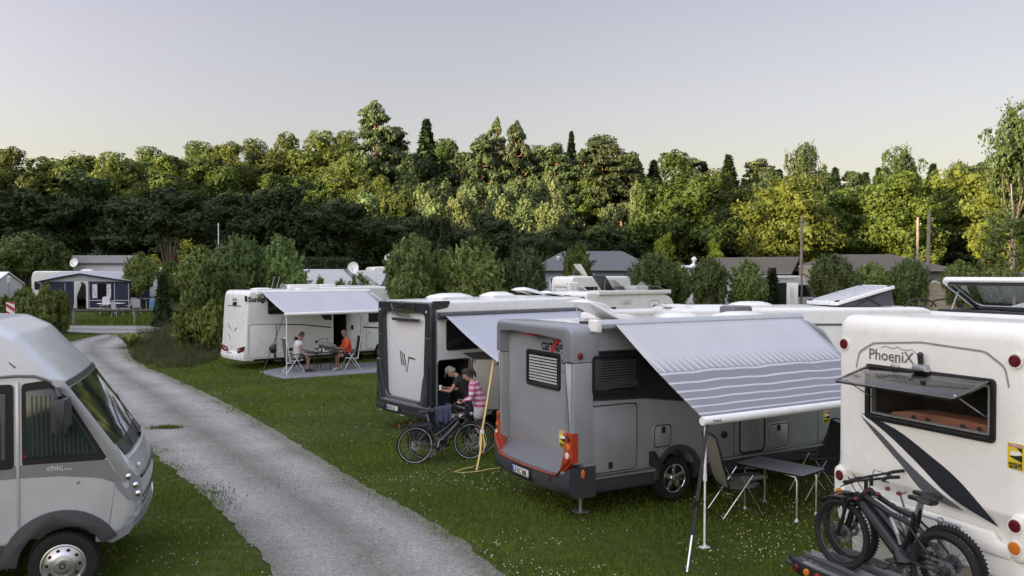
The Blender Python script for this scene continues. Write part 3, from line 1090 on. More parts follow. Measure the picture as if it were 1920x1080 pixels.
LBL = {G_FRONT: 'dark rounded broadleaf tree standing in shade at the foot of the wood',
       G_MID: 'broadleaf tree of the wooded slope with its top in yellow evening sun',
       G_BACK: 'small distant conifer on the hilltop behind the sunlit beeches',
       G_PALE: 'slim pale green aspen standing in a row in front of the dark pines',
       G_PINE: 'pine with flat needle clouds and orange limbs rising from the slope'}

LMK = [(-60, 'the left picture edge'), (20, 'the striped marker board'), (75, 'the leftmost pollard willow'), (130, 'the caravan with the navy tent'), (185, 'the white static home'), (240, 'the tent door flap'),
       (290, 'the blue barrel'), (320, 'the bare twiggy tree'), (365, 'the lane side willows'), (410, 'the thin white pole'), (450, 'the middle lane side willow'), (500, 'the raised roof hatch of the couple'),
       (545, 'the right lane side willow'), (590, 'the clipped hedge'), (635, 'the pale tent roofs'), (670, 'the tall satellite dish'), (705, 'the cream caravan by the willow'), (740, 'the small satellite dish'),
       (780, 'the tallest middle willow'), (830, 'the gap of the middle willows'), (885, 'the broad middle willow'), (935, 'the dip right of the broad middle willow'), (985, 'the last middle willow'), (1032, 'the bungalow chimney'),
       (1082, 'the round bush'), (1130, 'the ridge of the blue bungalow'), (1180, 'the end of the blue bungalow'), (1225, 'the willow hiding the bungalow'), (1265, 'the yellow bush'), (1305, 'the white roof cowl'),
       (1350, 'the brown hut roof'), (1400, 'the willow by the brown hut'), (1450, 'the brown gable'), (1503, 'the leftmost wooden pole'), (1560, 'the dense willow by the pole'), (1600, 'the raised sleeping roof'),
       (1640, 'the mossy bungalow roof'), (1680, 'the end of the mossy roof'), (1720, 'the middle wooden pole'), (1745, 'the tall wooden pole'), (1790, 'the open roof light'), (1840, 'the light willow'), (1880, 'the birch'), (1930, 'the right picture edge')]
taken = set()


def spot(px, row, what):
    for d, nm in sorted((abs(px - q), nm) for q, nm in LMK):
        for w_ in (('above', 'slightly left above', 'slightly right above') if True else ()):
            if (row, nm, w_) not in taken:
                taken.add((row, nm, w_))
                return what + ' ' + w_ + ' ' + nm
    return what


# left and centre front row, in shade
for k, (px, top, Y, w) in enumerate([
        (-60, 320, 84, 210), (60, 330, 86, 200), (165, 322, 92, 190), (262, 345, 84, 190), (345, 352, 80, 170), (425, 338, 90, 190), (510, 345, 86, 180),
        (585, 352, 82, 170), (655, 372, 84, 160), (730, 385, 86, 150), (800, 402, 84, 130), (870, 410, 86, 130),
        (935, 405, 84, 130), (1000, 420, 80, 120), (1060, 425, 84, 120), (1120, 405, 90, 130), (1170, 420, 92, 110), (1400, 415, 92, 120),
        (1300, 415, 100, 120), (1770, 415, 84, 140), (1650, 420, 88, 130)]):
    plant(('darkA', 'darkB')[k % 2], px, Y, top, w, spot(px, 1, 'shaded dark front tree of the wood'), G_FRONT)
# second row: tops catch the sun
for k, (px, top, Y, w) in enumerate([
        (-40, 300, 100, 190), (35, 278, 104, 170), (130, 280, 106, 190), (205, 300, 98, 150), (300, 290, 112, 170), (370, 282, 116, 170), (250, 318, 100, 140),
        (440, 268, 120, 170), (520, 268, 122, 170), (600, 262, 124, 170), (660, 275, 118, 140), (340, 315, 100, 150), (430, 325, 102, 150), (515, 328, 104, 160), (590, 320, 106, 150), (650, 308, 108, 140),
        (720, 330, 104, 110), (760, 345, 98, 110), (840, 275, 134, 150), (900, 285, 132, 150), (1010, 285, 126, 150), (1130, 268, 122, 160), (1185, 288, 126, 120), (1090, 290, 118, 120)]):
    plant(('oakA', 'oakB', 'oakC')[k % 3], px, Y, top, w, spot(px, 2, 'slope tree with sunlit top'), G_MID)
# backdrop rows so that no gap shows the bare slope
for k in range(46):
    px = -140 + k * 46 + RF.uniform(-15, 15)
    top = float(np.interp(px, [-140, 0, 200, 300, 420, 620, 800, 1000, 1200, 1400, 1600, 1800, 1960], [330, 305, 300, 296, 272, 268, 278, 285, 300, 304, 318, 312, 300]))
    conif = px > 1150
    plant(('spruceB', 'pineB', 'spruceA')[k % 3] if conif else ('oakC', 'oakA')[k % 2], px, 150 + RF.uniform(-6, 10), top + RF.uniform(-10, 14), 90 if conif else 120,
          spot(px, 3, 'small conifer on the crest' if conif else 'broadleaf tree on the crest'), G_BACK if conif else 'distant trees along the crest')
for k in range(30):
    px = 1180 + k * 26 + RF.uniform(-8, 8)
    plant(('spruceB', 'pineA', 'spruceA')[k % 3], px, 128 + RF.uniform(-6, 6), RF.uniform(318, 345), 75, spot(px, 4, 'conifer behind the beeches'), 'conifers behind the beeches')
for k in range(24):
    px = -60 + k * 52 + RF.uniform(-15, 15)
    plant(('darkA', 'darkB')[k % 2], px, 96 + RF.uniform(-2, 3), RF.uniform(395, 425), 140, spot(px, 5, 'low understorey tree in the shade'), 'understorey trees')
# pale aspens
for k, (px, top, Y, w) in enumerate([(795, 325, 96, 66), (835, 318, 98, 66), (885, 312, 97, 70), (925, 325, 95, 60), (960, 320, 97, 60), (1000, 305, 99, 60), (1032, 300, 100, 54),
                                     (1050, 335, 94, 66), (865, 340, 92, 70), (985, 345, 92, 70), (1025, 365, 90, 66), (945, 350, 93, 66), (815, 355, 92, 60)]):
    plant(('paleA', 'paleB')[k % 2], px, Y, top, w, spot(px, 6, 'slim pale green aspen'), G_PALE)
plant('paleB', 1192, 100, 318, 50, 'slim pale tree just left of the big round sunlit oak')
plant('paleA', 1145, 96, 366, 60, 'low pale green tree left of the big round sunlit oak')
plant('paleA', 690, 98, 345, 90, spot(690, 6, 'slim pale green aspen'), G_PALE)
# pines and dark conifers
plant('pineC', 703, 118, 202, 110, 'tallest pine, flat topped with a forked orange trunk')
plant('pineB', 745, 122, 238, 100, spot(745, 7, 'pine with orange limbs'), G_PINE)
plant('spruceA', 800, 118, 230, 110, 'dark pointed conifer right of the tallest pine')
plant('darkA', 790, 112, 290, 120, 'dark rounded tree below the pointed conifer right of the tallest pine', G_FRONT)
plant('pineA', 930, 120, 226, 70, 'slender pine with a stepped top over the pale aspens')
for px, top, w in ((968, 238, 80), (905, 262, 90), (1045, 268, 90), (985, 270, 80), (1130, 266, 110), (1165, 285, 90), (1095, 285, 90), (865, 285, 90), (1060, 300, 80), (770, 300, 80)):
    plant(('pineA', 'pineB', 'pineC')[int(px) % 3], px, 114 + (int(px) % 7), top, w, spot(px, 7, 'pine with orange limbs'), G_PINE)
plant('spruceA', 1071, 124, 252, 62, 'lone pointed spruce tip above the central crest')
# sunlit right side
plant('oakB', 1275, 84, 283, 200, 'big round sunlit oak behind the blue hut')
plant('oakA', 1345, 92, 330, 150, 'half shaded oak pressed against the big round one')
plant('beechA', 1475, 78, 318, 210, 'drooping sunlit beech behind the brown gabled hut')
plant('beechB', 1580, 84, 335, 190, 'drooping beech directly behind the left wooden pole')
plant('beechB', 1690, 80, 300, 190, 'golden green beech behind the pair of wooden poles')
plant('beechA', 1810, 86, 300, 200, 'beech behind the willows near the right edge')
plant('beechA', 1915, 74, 290, 210, 'nearest beech at the right edge of the wood')
plant('looseA', 1508, 96, 243, 80, 'ragged thin topped tree rising above the beeches')
plant('looseA', 1692, 98, 250, 84, 'thin open topped tree leaning over the skyline')
plant('looseA', 1800, 100, 284, 80, 'sparse branching tree top left of the tallest right hand tree')
plant('looseA', 1896, 66, 160, 120, 'tallest loose crowned tree at the right edge')
plant('oakC', 1925, 68, 225, 110, 'leafy tree pressed to the tall tree at the right edge')
plant('limeA', 1242, 74, 432, 66, 'bright yellow green bush under the big round oak', cat='bush')
plant('limeA', 1340, 76, 446, 50, 'small yellow green bush right under the big round oak', cat='bush')
plant('spruceB', 832, 78, 420, 50, 'small dark spruce in front of the shaded wood')

# wooded rise to the left of the picture: the sun is behind it and the whole site lies in its shade
rw = np.random.default_rng(99)
lob = []
for y in np.arange(-80, 112, 3.0):
    top = float(np.interp(y, [-80, -30, -19, 12, 49, 65, 112], [24.5, 24.5, 24, 22.0, 20.4, 18.0, 15.5])) + 1.0 * math.sin(y * .11) + rw.normal(0, .7)
    for z, rr in ((3, 4.2), (8, 3.9), (12.5, 3.6), (16.5, 3.2)):
        if z < top - 2.5: lob.append((-78 + rw.normal(0, 1.5), y + rw.normal(0, 1), z + rw.normal(0, .4), 4, rr, rr))
    lob.append((-78 + rw.normal(0, 1), y, top - 2.4, 3, 3.3, 2.6))
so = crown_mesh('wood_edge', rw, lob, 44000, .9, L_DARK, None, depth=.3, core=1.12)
tag(so, 'wooded rise along the left edge of the camp site', 'wood', kind='stuff')
# ================================================================== vehicle kit
def place(cx, cy, yaw, W):
    """origin (rear centre) of a vehicle whose rear right-hand corner stands at (cx, cy)"""
    a = R(yaw)
    return (cx - math.sin(a) * W / 2, cy + math.cos(a) * W / 2), a


def wheel(parent, x, y, r=.34, z=None, style='alloy', side=-1, w=.22, rimr=None):
    z = r if z is None else z
    rr = rimr or r * .66
    # local z of M points outwards
    M = Matrix.Translation((x, y, z)) @ Matrix.Rotation(R(90) * (1 if side < 0 else -1), 4, 'X')
    t = MB()
    t.lathe([(rr * .98, -w), (r * .94, -w), (r, -w * .85), (r, -w * .15), (r * .95, 0.0), (rr * 1.12, .012), (rr * 1.0, 0.0)], M, 36, close=True)
    for k in range(36):
        a = 2 * PI * k / 36
        Mk = M @ Matrix.Rotation(a, 4, 'Z')
        t.box(r - .004, r + .006, -.012, .012, -w * .85, -w * .15, Mk)
    wo_ = t.build('wheel', RUBBER, parent)
    q = MB()
    if style == 'alloy':
        q.lathe([(rr, -.02), (rr, .004), (rr * .93, .006), (rr * .90, -.01), (rr * .88, -.09), (rr * .98, -.1)], M, 32, close=True)
        q.lathe([(.0005, .0), (.065, .0), (.075, -.02), (.075, -.05), (.0005, -.05)], M, 16)
        for k in range(5):
            Mk = M @ Matrix.Rotation(2 * PI * k / 5 + .3, 4, 'Z')
            vs = [(.04, -.045, -.02), (.04, .045, -.02), (rr * .92, .036, -.012), (rr * .92, -.036, -.012)]
            vs = vs + [(a_, b_, c_ - .03) for a_, b_, c_ in vs]
            q.add([Mk @ Vector(p) for p in vs], [(0, 3, 2, 1), (4, 5, 6, 7), (0, 1, 5, 4), (1, 2, 6, 5), (2, 3, 7, 6), (3, 0, 4, 7)])
        ro = q.build('rim', CHROME, wo_, bevel=.004)
        d = MB(); d.lathe([(.0005, -.10), (rr * .9, -.10), (rr * .9, -.11), (.0005, -.11)], M, 20)
        d.build('brake_disc', BLACK, wo_)
    else:
        q.lathe([(rr, -.02), (rr, .006), (rr * .94, .010), (rr * .86, -.02), (rr * .74, -.012), (rr * .55, .004), (rr * .48, .022),
                 (rr * .30, .030), (rr * .27, .046), (.0005, .046), (.0005, -.06), (rr, -.06)], M, 36)
        q.build('rim', ALU, wo_)
        d = MB()
        for k in range(10):
            Mk = M @ Matrix.Rotation(2 * PI * k / 10, 4, 'Z') @ Matrix.Translation((rr * .70, 0, 0))
            d.lathe([(.0005, -.004), (.020, -.004), (.020, -.020), (.0005, -.02)], Mk, 10)
        d.lathe([(.10 * rr, .047), (.15 * rr, .047), (.15 * rr, .05), (.1 * rr, .05)], M, 16, close=True)
        d.build('rim_holes', BLACK, wo_)
    return wo_


def seam(mb, poly, mp, w=.012, d=.003):
    inner = offset_poly(ccw(poly), w)
    mb.ring(ccw(poly), inner, mp, -.004, d)


def service_hatch(parent, mp, u0, u1, v0, v1, m, name='service_hatch', r=.07, lock=None, edge=ALU, lab=None, dep=.012):
    o = MB().ring(rrect(u0, u1, v0, v1, r), rrect(u0 + .018, u1 - .018, v0 + .018, v1 - .018, r * .8), mp, -.004, dep).build(name, edge, parent, bevel=.003)
    MB().ring(rrect(u0 + .018, u1 - .018, v0 + .018, v1 - .018, r * .8), rrect(u0 + .034, u1 - .034, v0 + .034, v1 - .034, r * .7), mp, -.004, .004).build('seal', BLACK, o)
    MB().pad(rrect(u0 + .034, u1 - .034, v0 + .034, v1 - .034, r * .7), mp, -.004, dep * .8, .005).build('panel', m, o)
    if lock:
        MB().pad(rrect(lock[0] - .035, lock[0] + .035, lock[1] - .05, lock[1] + .05, .01), mp, 0, dep + .014, .006).build('lock', BLACK, o)
    return o


def caravan_window(parent, mp, u0, u1, v0, v1, blind=None, r=.06, fr=BLACK, lab=None, slat=12, bright=None):
    o = MB().ring(rrect(u0, u1, v0, v1, r), rrect(u0 + .045, u1 - .045, v0 + .045, v1 - .045, r * .6), mp, -.004, .022).build('window', fr, parent, bevel=.004)
    if blind:
        b = MB()
        hh = (v1 - v0 - .16) / slat
        for k in range(slat):
            v = v0 + .08 + hh * (k + .25)
            b.prism([(u0 + .09, v), (u1 - .09, v), (u1 - .09, v + hh * .55), (u0 + .09, v + hh * .55)], mp, .0132, .0152)
        b.build('blind', blind, o, smooth=False)
    MB().pad(rrect(u0 + .045, u1 - .045, v0 + .045, v1 - .045, r * .6), mp, -.004, .012, .004).build('pane', DARKGL, o)
    return o


def roof_vent(parent, x, y, z, l=.5, w=.5, open_=0.0, m=None, name='roof_vent', h=.07, curved=True):
    """domed roof light; open_ = lid angle in degrees, hinged at the front"""
    m = m or WHITE
    o = MB().pad(rrect(x - l / 2, x + l / 2, y - w / 2, y + w / 2, .05), TOP(z), -.02, .035, .01).build(name, ROOFP, parent)
    lid = MB()
    M = Matrix.Translation((x + l / 2, y, z + .045)) @ Matrix.Rotation(-R(open_), 4, 'Y').inverted() @ Matrix.Translation((-l / 2, 0, 0))
    n = 8
    for i in range(n + 1):
        pass
    prof = [(-l / 2, 0), (-l / 2 + .03, h * .6), (-l / 4, h), (l / 4, h), (l / 2 - .03, h * .6), (l / 2, 0)]
    vs, fs = [], []
    ny_ = 6
    for j in range(ny_ + 1):
        t = j / ny_ * 2 - 1
        k = (1 - abs(t) ** 3) if abs(t) < 1 else 0
        for (a, b_) in prof:
            vs.append(M @ Vector((a * (1 - .02 * abs(t)), t * w / 2, b_ * (.15 + .85 * k))))
    for j in range(ny_ + 1):
        t = j / ny_ * 2 - 1
        for (a, b_) in prof:
            vs.append(M @ Vector((a, t * w / 2, -.012)))
    m_ = len(prof); off = (ny_ + 1) * m_
    for j in range(ny_):
        for i in range(m_ - 1):
            fs.append((j * m_ + i, j * m_ + i + 1, (j + 1) * m_ + i + 1, (j + 1) * m_ + i))
            fs.append((off + j * m_ + i, off + (j + 1) * m_ + i, off + (j + 1) * m_ + i + 1, off + j * m_ + i + 1))
        fs.append((j * m_, (j + 1) * m_, off + (j + 1) * m_, off + j * m_))
        fs.append((j * m_ + m_ - 1, off + j * m_ + m_ - 1, off + (j + 1) * m_ + m_ - 1, (j + 1) * m_ + m_ - 1))
    for i in range(m_ - 1):
        fs.append((i, off + i, off + i + 1, i + 1))
        fs.append((ny_ * m_ + i, ny_ * m_ + i + 1, off + ny_ * m_ + i + 1, off + ny_ * m_ + i))
    lid.add(vs, fs)
    lid.build('lid', m, o, angle=50)
    if open_ > 5:
        for t in (-.4, .4):
            p = M @ Vector((-l * .3, t * w, -.01))
            MB().tube([(x - l * .1, y + t * w, z + .03), tuple(p)], .008, 6).build('stay', ALU, o)
    return o


def awning(parent, W, u0, u1, zc, bar0, bar1, fab, case_m=WHITE, post0=None, post1=None, fu0=None, fu1=None, sag=.05, bar_m=ALU, off=.0, arm=True):
    """case along the right roof edge, sloping cloth, front rail from bar0 to bar1 (local x, y, z), telescopic legs"""
    yc = -W / 2 - .07 - off
    o = MB().prism(fillet([(yc + .07, zc - .07), (yc + .07, zc + .08), (yc - .03, zc + .085), (yc - .07, zc + .02), (yc - .06, zc - .06)], .03),
                   lambda a, b_, d: (d, a, b_), u0, u1).build('awning', case_m, parent)
    fu0 = u0 + .1 if fu0 is None else fu0
    fu1 = u1 - .1 if fu1 is None else fu1
    nx_, ny_ = 28, 14
    A0, A1 = Vector((fu0, yc - .06, zc + .01)), Vector((fu1, yc - .06, zc + .01))
    B0, B1 = Vector(bar0), Vector(bar1)
    vs, fs = [], []
    for j in range(ny_ + 1):
        t = j / ny_
        for i in range(nx_ + 1):
            s_ = i / nx_
            p = (A0.lerp(A1, s_)).lerp(B0.lerp(B1, s_), t)
            p.z -= sag * math.sin(PI * t) * (1 + .25 * math.sin(s_ * 17)) + .012 * math.sin(s_ * 40 + t * 3) * math.sin(PI * t) * .4
            vs.append(tuple(p))
    for j in range(ny_):
        for i in range(nx_):
            a = j * (nx_ + 1) + i
            fs.append((a, a + 1, a + nx_ + 2, a + nx_ + 1))
    me = bpy.data.meshes.new('cloth'); me.from_pydata(vs, [], fs)
    uv = me.uv_layers.new(name='UV')
    for lp in me.loops:
        vi = lp.vertex_index
        uv.data[lp.index].uv = ((vi % (nx_ + 1)) / nx_, (vi // (nx_ + 1)) / ny_)
    me.shade_smooth()
    cl_ = link_mesh('cloth', me, fab, o)
    md = cl_.modifiers.new('t', 'SOLIDIFY'); md.thickness = .003
    d = (B1 - B0).normalized()
    M = Matrix.Translation(B0 - d * .06) @ d.to_track_quat('Z', 'X').to_matrix().to_4x4()
    ln = (B1 - B0).length + .12
    rail = MB().lathe([(.0005, 0), (.055, 0), (.062, .02), (.062, ln - .02), (.055, ln), (.0005, ln)], M, 14)
    rail.build('front_rail', bar_m, o, angle=50)
    if arm:
        for s_, E_ in ((.06, 0), (.94, 1)):
            pa = A0.lerp(A1, s_) + Vector((0, 0, -.05)); pb = B0.lerp(B1, s_) + Vector((0, 0, -.05))
            el = pa.lerp(pb, .5) + Vector((.7 if E_ == 0 else -.7, 0, -.02))
            MB().tube([pa, el, pb], .022, 6).build('folding_arm', ALU, o)
    for b_, p in ((B0, post0), (B1, post1)):
        if p:
            P = Vector(p)
            mid = b_.lerp(P, .45)
            g_ = MB().tube([b_ + Vector((0, 0, -.03)), mid], .019, 8).tube([mid, P], .014, 8).tube([mid + (b_ - mid).normalized() * .06, mid - (b_ - mid).normalized() * .04], .026, 8)
            g_.box(P.x - .06, P.x + .06, P.y - .05, P.y + .05, P.z, P.z + .012)
            g_.build('support_leg', bar_m, o)
    return o


def wheel_well(x, z, r, side, W):
    M = Matrix.Translation((x, side * (W / 2 + .1), z)) @ Matrix.Rotation(R(90) * (1 if side < 0 else -1), 4, 'X') @ Matrix.Translation((0, 0, -.50))
    return MB().lathe([(.0005, 0), (r, 0), (r, .55), (.0005, .55)], M, 28)


def arch_trim(parent, x, z, r0, r1, mp, a0=-5, a1=185, m=None, d=.03, name='wheel_arch'):
    n = 18
    out = [(x + r1 * math.cos(R(a0 + (a1 - a0) * k / n)), z + r1 * math.sin(R(a0 + (a1 - a0) * k / n))) for k in range(n + 1)]
    inn = [(x + r0 * math.cos(R(a1 - (a1 - a0) * k / n)), z + r0 * math.sin(R(a1 - (a1 - a0) * k / n))) for k in range(n + 1)]
    return MB().prism(out + inn, mp, -.06, d).build(name, m or DARKG, parent, bevel=.008)


def warning_sticker(parent, mp, u0, u1, v0, v1, flip, words=True):
    """yellow and black blind-spot warning sheet"""
    w, h = abs(u1 - u0), v1 - v0
    lo, hi = min(u0, u1), max(u0, u1)
    o = MB().prism(rrect(lo, hi, v0, v1, .008), mp, -.002, .003).build('warning_sticker', YELLOW, parent, smooth=False)
    s = -1 if flip else 1
    a = hi if flip else lo                      # left edge as read
    X = lambda t: a + s * t * w
    Y = lambda t: v0 + t * h
    MB().prism([(X(.04), Y(.86)), (X(.96), Y(.86)), (X(.96), Y(.97)), (X(.04), Y(.97))], mp, .001, .0045).build('red_band', mat('sticker_red', (.35, .02, .05), .5), o, smooth=False)
    k = MB()
    k.prism([(X(.06), Y(.48)), (X(.94), Y(.30)), (X(.94), Y(.58)), (X(.5), Y(.52))], mp, .001, .0042)
    k.prism([(X(.55), Y(.84)), (X(.94), Y(.84)), (X(.94), Y(.66))], mp, .001, .0042)
    k.build('black_field', INK, o, smooth=False)
    MB().prism([(X(.10), Y(.55)), (X(.30), Y(.70)), (X(.82), Y(.70)), (X(.90), Y(.60)), (X(.6), Y(.53))], mp, .001, .0052).build('vehicle_symbol', PLATE, o, smooth=False)
    if words:
        text('ATTENTION', w * .155, mp, X(.07), Y(.885), PLATE, o, depth=.0055, flip=flip, bold=.0008)
        text('ANGLES', w * .24, mp, X(.07), Y(.16), INK, o, depth=.0052, flip=flip, bold=.002)
        text('MORTS', w * .25, mp, X(.12), Y(.03), INK, o, depth=.0052, flip=flip, bold=.002)
    return o


def number_plate(parent, mp, u_left, v0, s, flip=True, w=.5, h=.11):
    sg = -1 if flip else 1
    lo, hi = sorted((u_left, u_left + sg * w))
    o = MB().pad(rrect(lo, hi, v0, v0 + h, .008), mp, -.003, .008, .002).build('number_plate', PLATE, parent)
    a, c = sorted((u_left + sg * .006, u_left + sg * .046))
    MB().prism([(a, v0 + .006), (c, v0 + .006), (c, v0 + h - .006), (a, v0 + h - .006)], mp, .006, .010).build('country_band', EUBLUE, o, smooth=False)
    text(s, h * .98, mp, u_left + sg * .058, v0 + h * .16, INK, o, depth=.0105, flip=flip, bold=.003, sx=.86)
    seam_ = MB(); seam_.ring(rrect(lo + .004, hi - .004, v0 + .004, v0 + h - .004, .008), rrect(lo + .008, hi - .008, v0 + .008, v0 + h - .008, .006), mp, .005, .0095)
    seam_.build('plate_border', INK, o, smooth=False)
    return o


def lamp(parent, mp, u, v, r, m, ring=None, name='tail_lamp', d=.015, sv=1.0):
    def disc(rad, k=18): return [(u + rad * math.cos(2 * PI * i / k), v + rad * sv * math.sin(2 * PI * i / k)) for i in range(k)]
    o = MB().pad(disc(r), mp, -.004, d, min(.01, r * .3)).build(name, m, parent)
    if ring is not None:
        MB().ring(disc(r * 1.22), disc(r * 1.0), mp, -.004, d * .6).build('bezel', ring, o)
    MB().ring(disc(r * .55), disc(r * .42), mp, d - .002, d + .002).build('lens_ring', m, o)
    return o


def fabric_plain(name, col, wave=.5, trans=.25):
    m = leaf_mat(name, col, tuple(c * 1.04 for c in col), rough=.8, trans=trans)
    return m


def cloth_mat(name, col, stripes=False, trans=.3):
    m, n, l, b, tc = node_mat(name)
    uvn = n.new('ShaderNodeUVMap')
    sp = n.new('ShaderNodeSeparateXYZ'); l.new(uvn.outputs[0], sp.inputs[0])

    def M_(op, a, b_=None, c=None):
        q = n.new('ShaderNodeMath'); q.operation = op
        for i, v in enumerate((a, b_, c)):
            if v is None: continue
            if isinstance(v, (int, float)): q.inputs[i].default_value = v
            else: l.new(v, q.inputs[i])
        return q.outputs[0]
    ns = noise(n, l, tc.outputs['Object'], 1.2, 4)
    base = ramp(n, l, ns.outputs['Fac'], [(.3, tuple(c * .93 for c in col)), (.7, col)]).outputs[0]
    if stripes:
        u, v = sp.outputs[0], sp.outputs[1]
        # cross bands: light thin lines on grey, from v=.42 downwards, getting narrower
        vv = M_('MULTIPLY', M_('POWER', M_('MAXIMUM', M_('SUBTRACT', v, .36), 0.0), 1.35), 13.0)
        saw = M_('FRACT', vv)
        line = M_('LESS_THAN', saw, .20)
        grey = M_('MULTIPLY', M_('SUBTRACT', 1.0, line), M_('GREATER_THAN', v, .50))
        # woven-in teeth at the upper border of the grey field
        tooth = M_('PINGPONG', M_('MULTIPLY_ADD', u, 30.0, M_('MULTIPLY', v, -3.0)), .5)
        tw = M_('MULTIPLY', M_('SUBTRACT', v, .31), 2.4)       # 0 at the tip .. >0.5 at the root
        teeth = M_('MULTIPLY', M_('LESS_THAN', tooth, M_('MULTIPLY', tw, .75)), M_('GREATER_THAN', v, .36))
        teeth = M_('MULTIPLY', teeth, M_('SUBTRACT', 1.0, M_('MULTIPLY', line, M_('GREATER_THAN', v, .42))))
        soft = M_('MULTIPLY', teeth, M_('SUBTRACT', 1.0, M_('MULTIPLY', M_('LESS_THAN', v, .50), .25)))
        fac = M_('MAXIMUM', soft, grey)
        wv = M_('MULTIPLY_ADD', M_('SINE', M_('MULTIPLY', u, 340.0)), .06, .94)
        base = mixc(n, l, M_('MULTIPLY', fac, M_('MULTIPLY', wv, M_('MINIMUM', M_('MULTIPLY', M_('SUBTRACT', v, .30), 4.5), .94))), base, (.205, .21, .24))
    l.new(base, b.inputs['Base Color']); b.inputs['Roughness'].default_value = .75
    b.inputs['Specular IOR Level'].default_value = .3
    tr = n.new('ShaderNodeBsdfTranslucent'); l.new(base, tr.inputs[0])
    ms = n.new('ShaderNodeMixShader'); ms.inputs[0].default_value = trans
    l.new(b.outputs[0], ms.inputs[1]); l.new(tr.outputs[0], ms.inputs[2])
    l.new(ms.outputs[0], n['Material Output'].inputs['Surface'])
    return m


CL_STRIPE = cloth_mat('awning_cloth_striped', (.54, .55, .585), True, .15)
CL_WHITE = cloth_mat('awning_cloth_white', (.52, .53, .58), False, .2)
CL_SILVER = cloth_mat('awning_cloth_silver', (.47, .49, .55), False, .2)


def under(parent, x0, x1, W, z0, z1, m=None):
    MB().box(x0, x1, -W / 2 + .12, W / 2 - .12, z0, z1).build('chassis', m or BLACK, parent)


# ================================================================== grey motorhome (middle)
W = 2.27
(ox, oy), yaw = place(0.93, 11.92, 29.5, W)
car = empty('motorhome', (ox, oy, 0), yaw, 'silver grey motorhome with orange red rear corners and a striped awning, behind the folding table', 'motorhome')
S, RE = SIDE(W), REAR(0.10)
prof = fillet([(.12, .62, 0), (.12, 2.88, .10), (4.9, 2.86, .4), (5.35, 2.68, .3), (5.72, 2.30, .2), (6.35, 1.75, .15), (6.9, 1.35, .2), (7.0, .9, .1), (6.95, .62, 0)], .1)
body = shell_mesh(prof, W / 2, .09, 2).build('body', GREYM, car)
carve(body, [wheel_well(1.92, .46, .42, -1, W), wheel_well(5.75, .46, .42, -1, W)])
under(car, .3, 6.8, W, .36, .615)
sk_ = MB().box(.2, 6.9, -W / 2 + .02, W / 2 - .02, .40, .612).build('skirt', DARKG, car, bevel=.01)
carve(sk_, [wheel_well(1.92, .46, .42, -1, W), wheel_well(5.75, .46, .42, -1, W)])
MB().box(.14, 1.50, -W / 2 - .014, -W / 2 + .03, .605, .640).box(2.36, 5.30, -W / 2 - .014, -W / 2 + .03, .605, .640).box(6.2, 6.9, -W / 2 - .012, -W / 2 + .03, .605, .64).build('trim_strip', ALU, car)
MB().pad(rrect(.35, 4.9, -1.0, 1.0, .1), TOP(2.868), -.01, .012, .005).build('roof_sheet', ROOFP, car)
# hood and corner columns around the set-back rear wall
out = fillet([(1.14, 2.36, 0), (1.14, 2.90, .16), (-1.15, 2.90, .16), (-1.15, 2.36, 0), (-.90, 2.36, 0), (-.90, 2.67, .07), (-.4, 2.70, .3), (.6, 2.73, .3), (1.02, 2.70, .07), (1.02, 2.36, 0)], .05)
MB().pad(out, REAR(.40), 0, .50, .05).build('rear_hood', MIDSIL, car)
for y0, y1 in ((-1.15, -.91), (1.03, 1.14)):
    MB().pad(rrect(y0, y1, .86, 2.352, .02), REAR(.30), 0, .36, .04).build('rear_column', GREYM, car)
MB().pad(fillet([(-.90, .78), (1.02, .78), (1.02, 2.72), (-.90, 2.70)], .02), REAR(.10), -.02, .012, .006).build('rear_panel', GREYM, car)
# curved apron below the rear panel (grey shelf, dark bumper, red lip)
rows = []
ap = MB()
for k in range(13):
    y = -1.0 + 2.04 * k / 12
    bow = .10 * (1 - ((y) / 1.05) ** 2)
    rows += [(.10, y, .93), (.02 - bow * .5, y, .80), (-.10 - bow, y, .70), (-.10 - bow, y, .655), (.10, y, .655)]
ap.add(rows, [(k * 5 + i, k * 5 + (i + 1) % 5, (k + 1) * 5 + (i + 1) % 5, (k + 1) * 5 + i) for k in range(12) for i in range(5)] + [(0, 1, 2, 3, 4), (60, 61, 62, 63, 64)])
ap.build('rear_shelf', mat('shelf_grey', (.11, .115, .125), .4, var=.06), car)
bu, lip = MB(), MB()
rb, rl = [], []
for k in range(17):
    y = -1.15 + 2.29 * k / 16
    bow = .11 * (1 - (y / 1.16) ** 2)
    e = max(0, (abs(y) - .92) / .23)
    zt = .652 + .17 * e
    rb += [(.35, y, zt), (-.10 - bow, y, zt), (-.13 - bow, y, .56), (-.09 - bow, y, .42), (.0, y, .36), (.35, y, .36)]
    zl = .660 + .28 * max(0, (abs(y) - .86) / .28)
    rl += [(-.085 - bow, y, zl), (-.125 - bow, y, zl), (-.135 - bow, y, zl + .012), (-.085 - bow, y, zl + .016)]
bu.add(rb, [(k * 6 + i, k * 6 + (i + 1) % 6, (k + 1) * 6 + (i + 1) % 6, (k + 1) * 6 + i) for k in range(16) for i in range(6)] + [tuple(range(6)), tuple(range(96, 102))])
bo = bu.build('bumper', DARKG, car, angle=50)
MB().pad(rrect(-.26, .36, .47, .635, .02), REAR(-.20), 0, .046, .01).build('plate_recess', BLACK, bo)
lip.add(rl, [(k * 4 + i, k * 4 + (i + 1) % 4, (k + 1) * 4 + (i + 1) % 4, (k + 1) * 4 + i) for k in range(16) for i in range(4)] + [(0, 1, 2, 3), (64, 65, 66, 67)])
lip.build('red_lip', ORANGE, bo, angle=50)
B1 = lambda u, v, d: (-.250 - d - .02 * (v - .55), u, v)
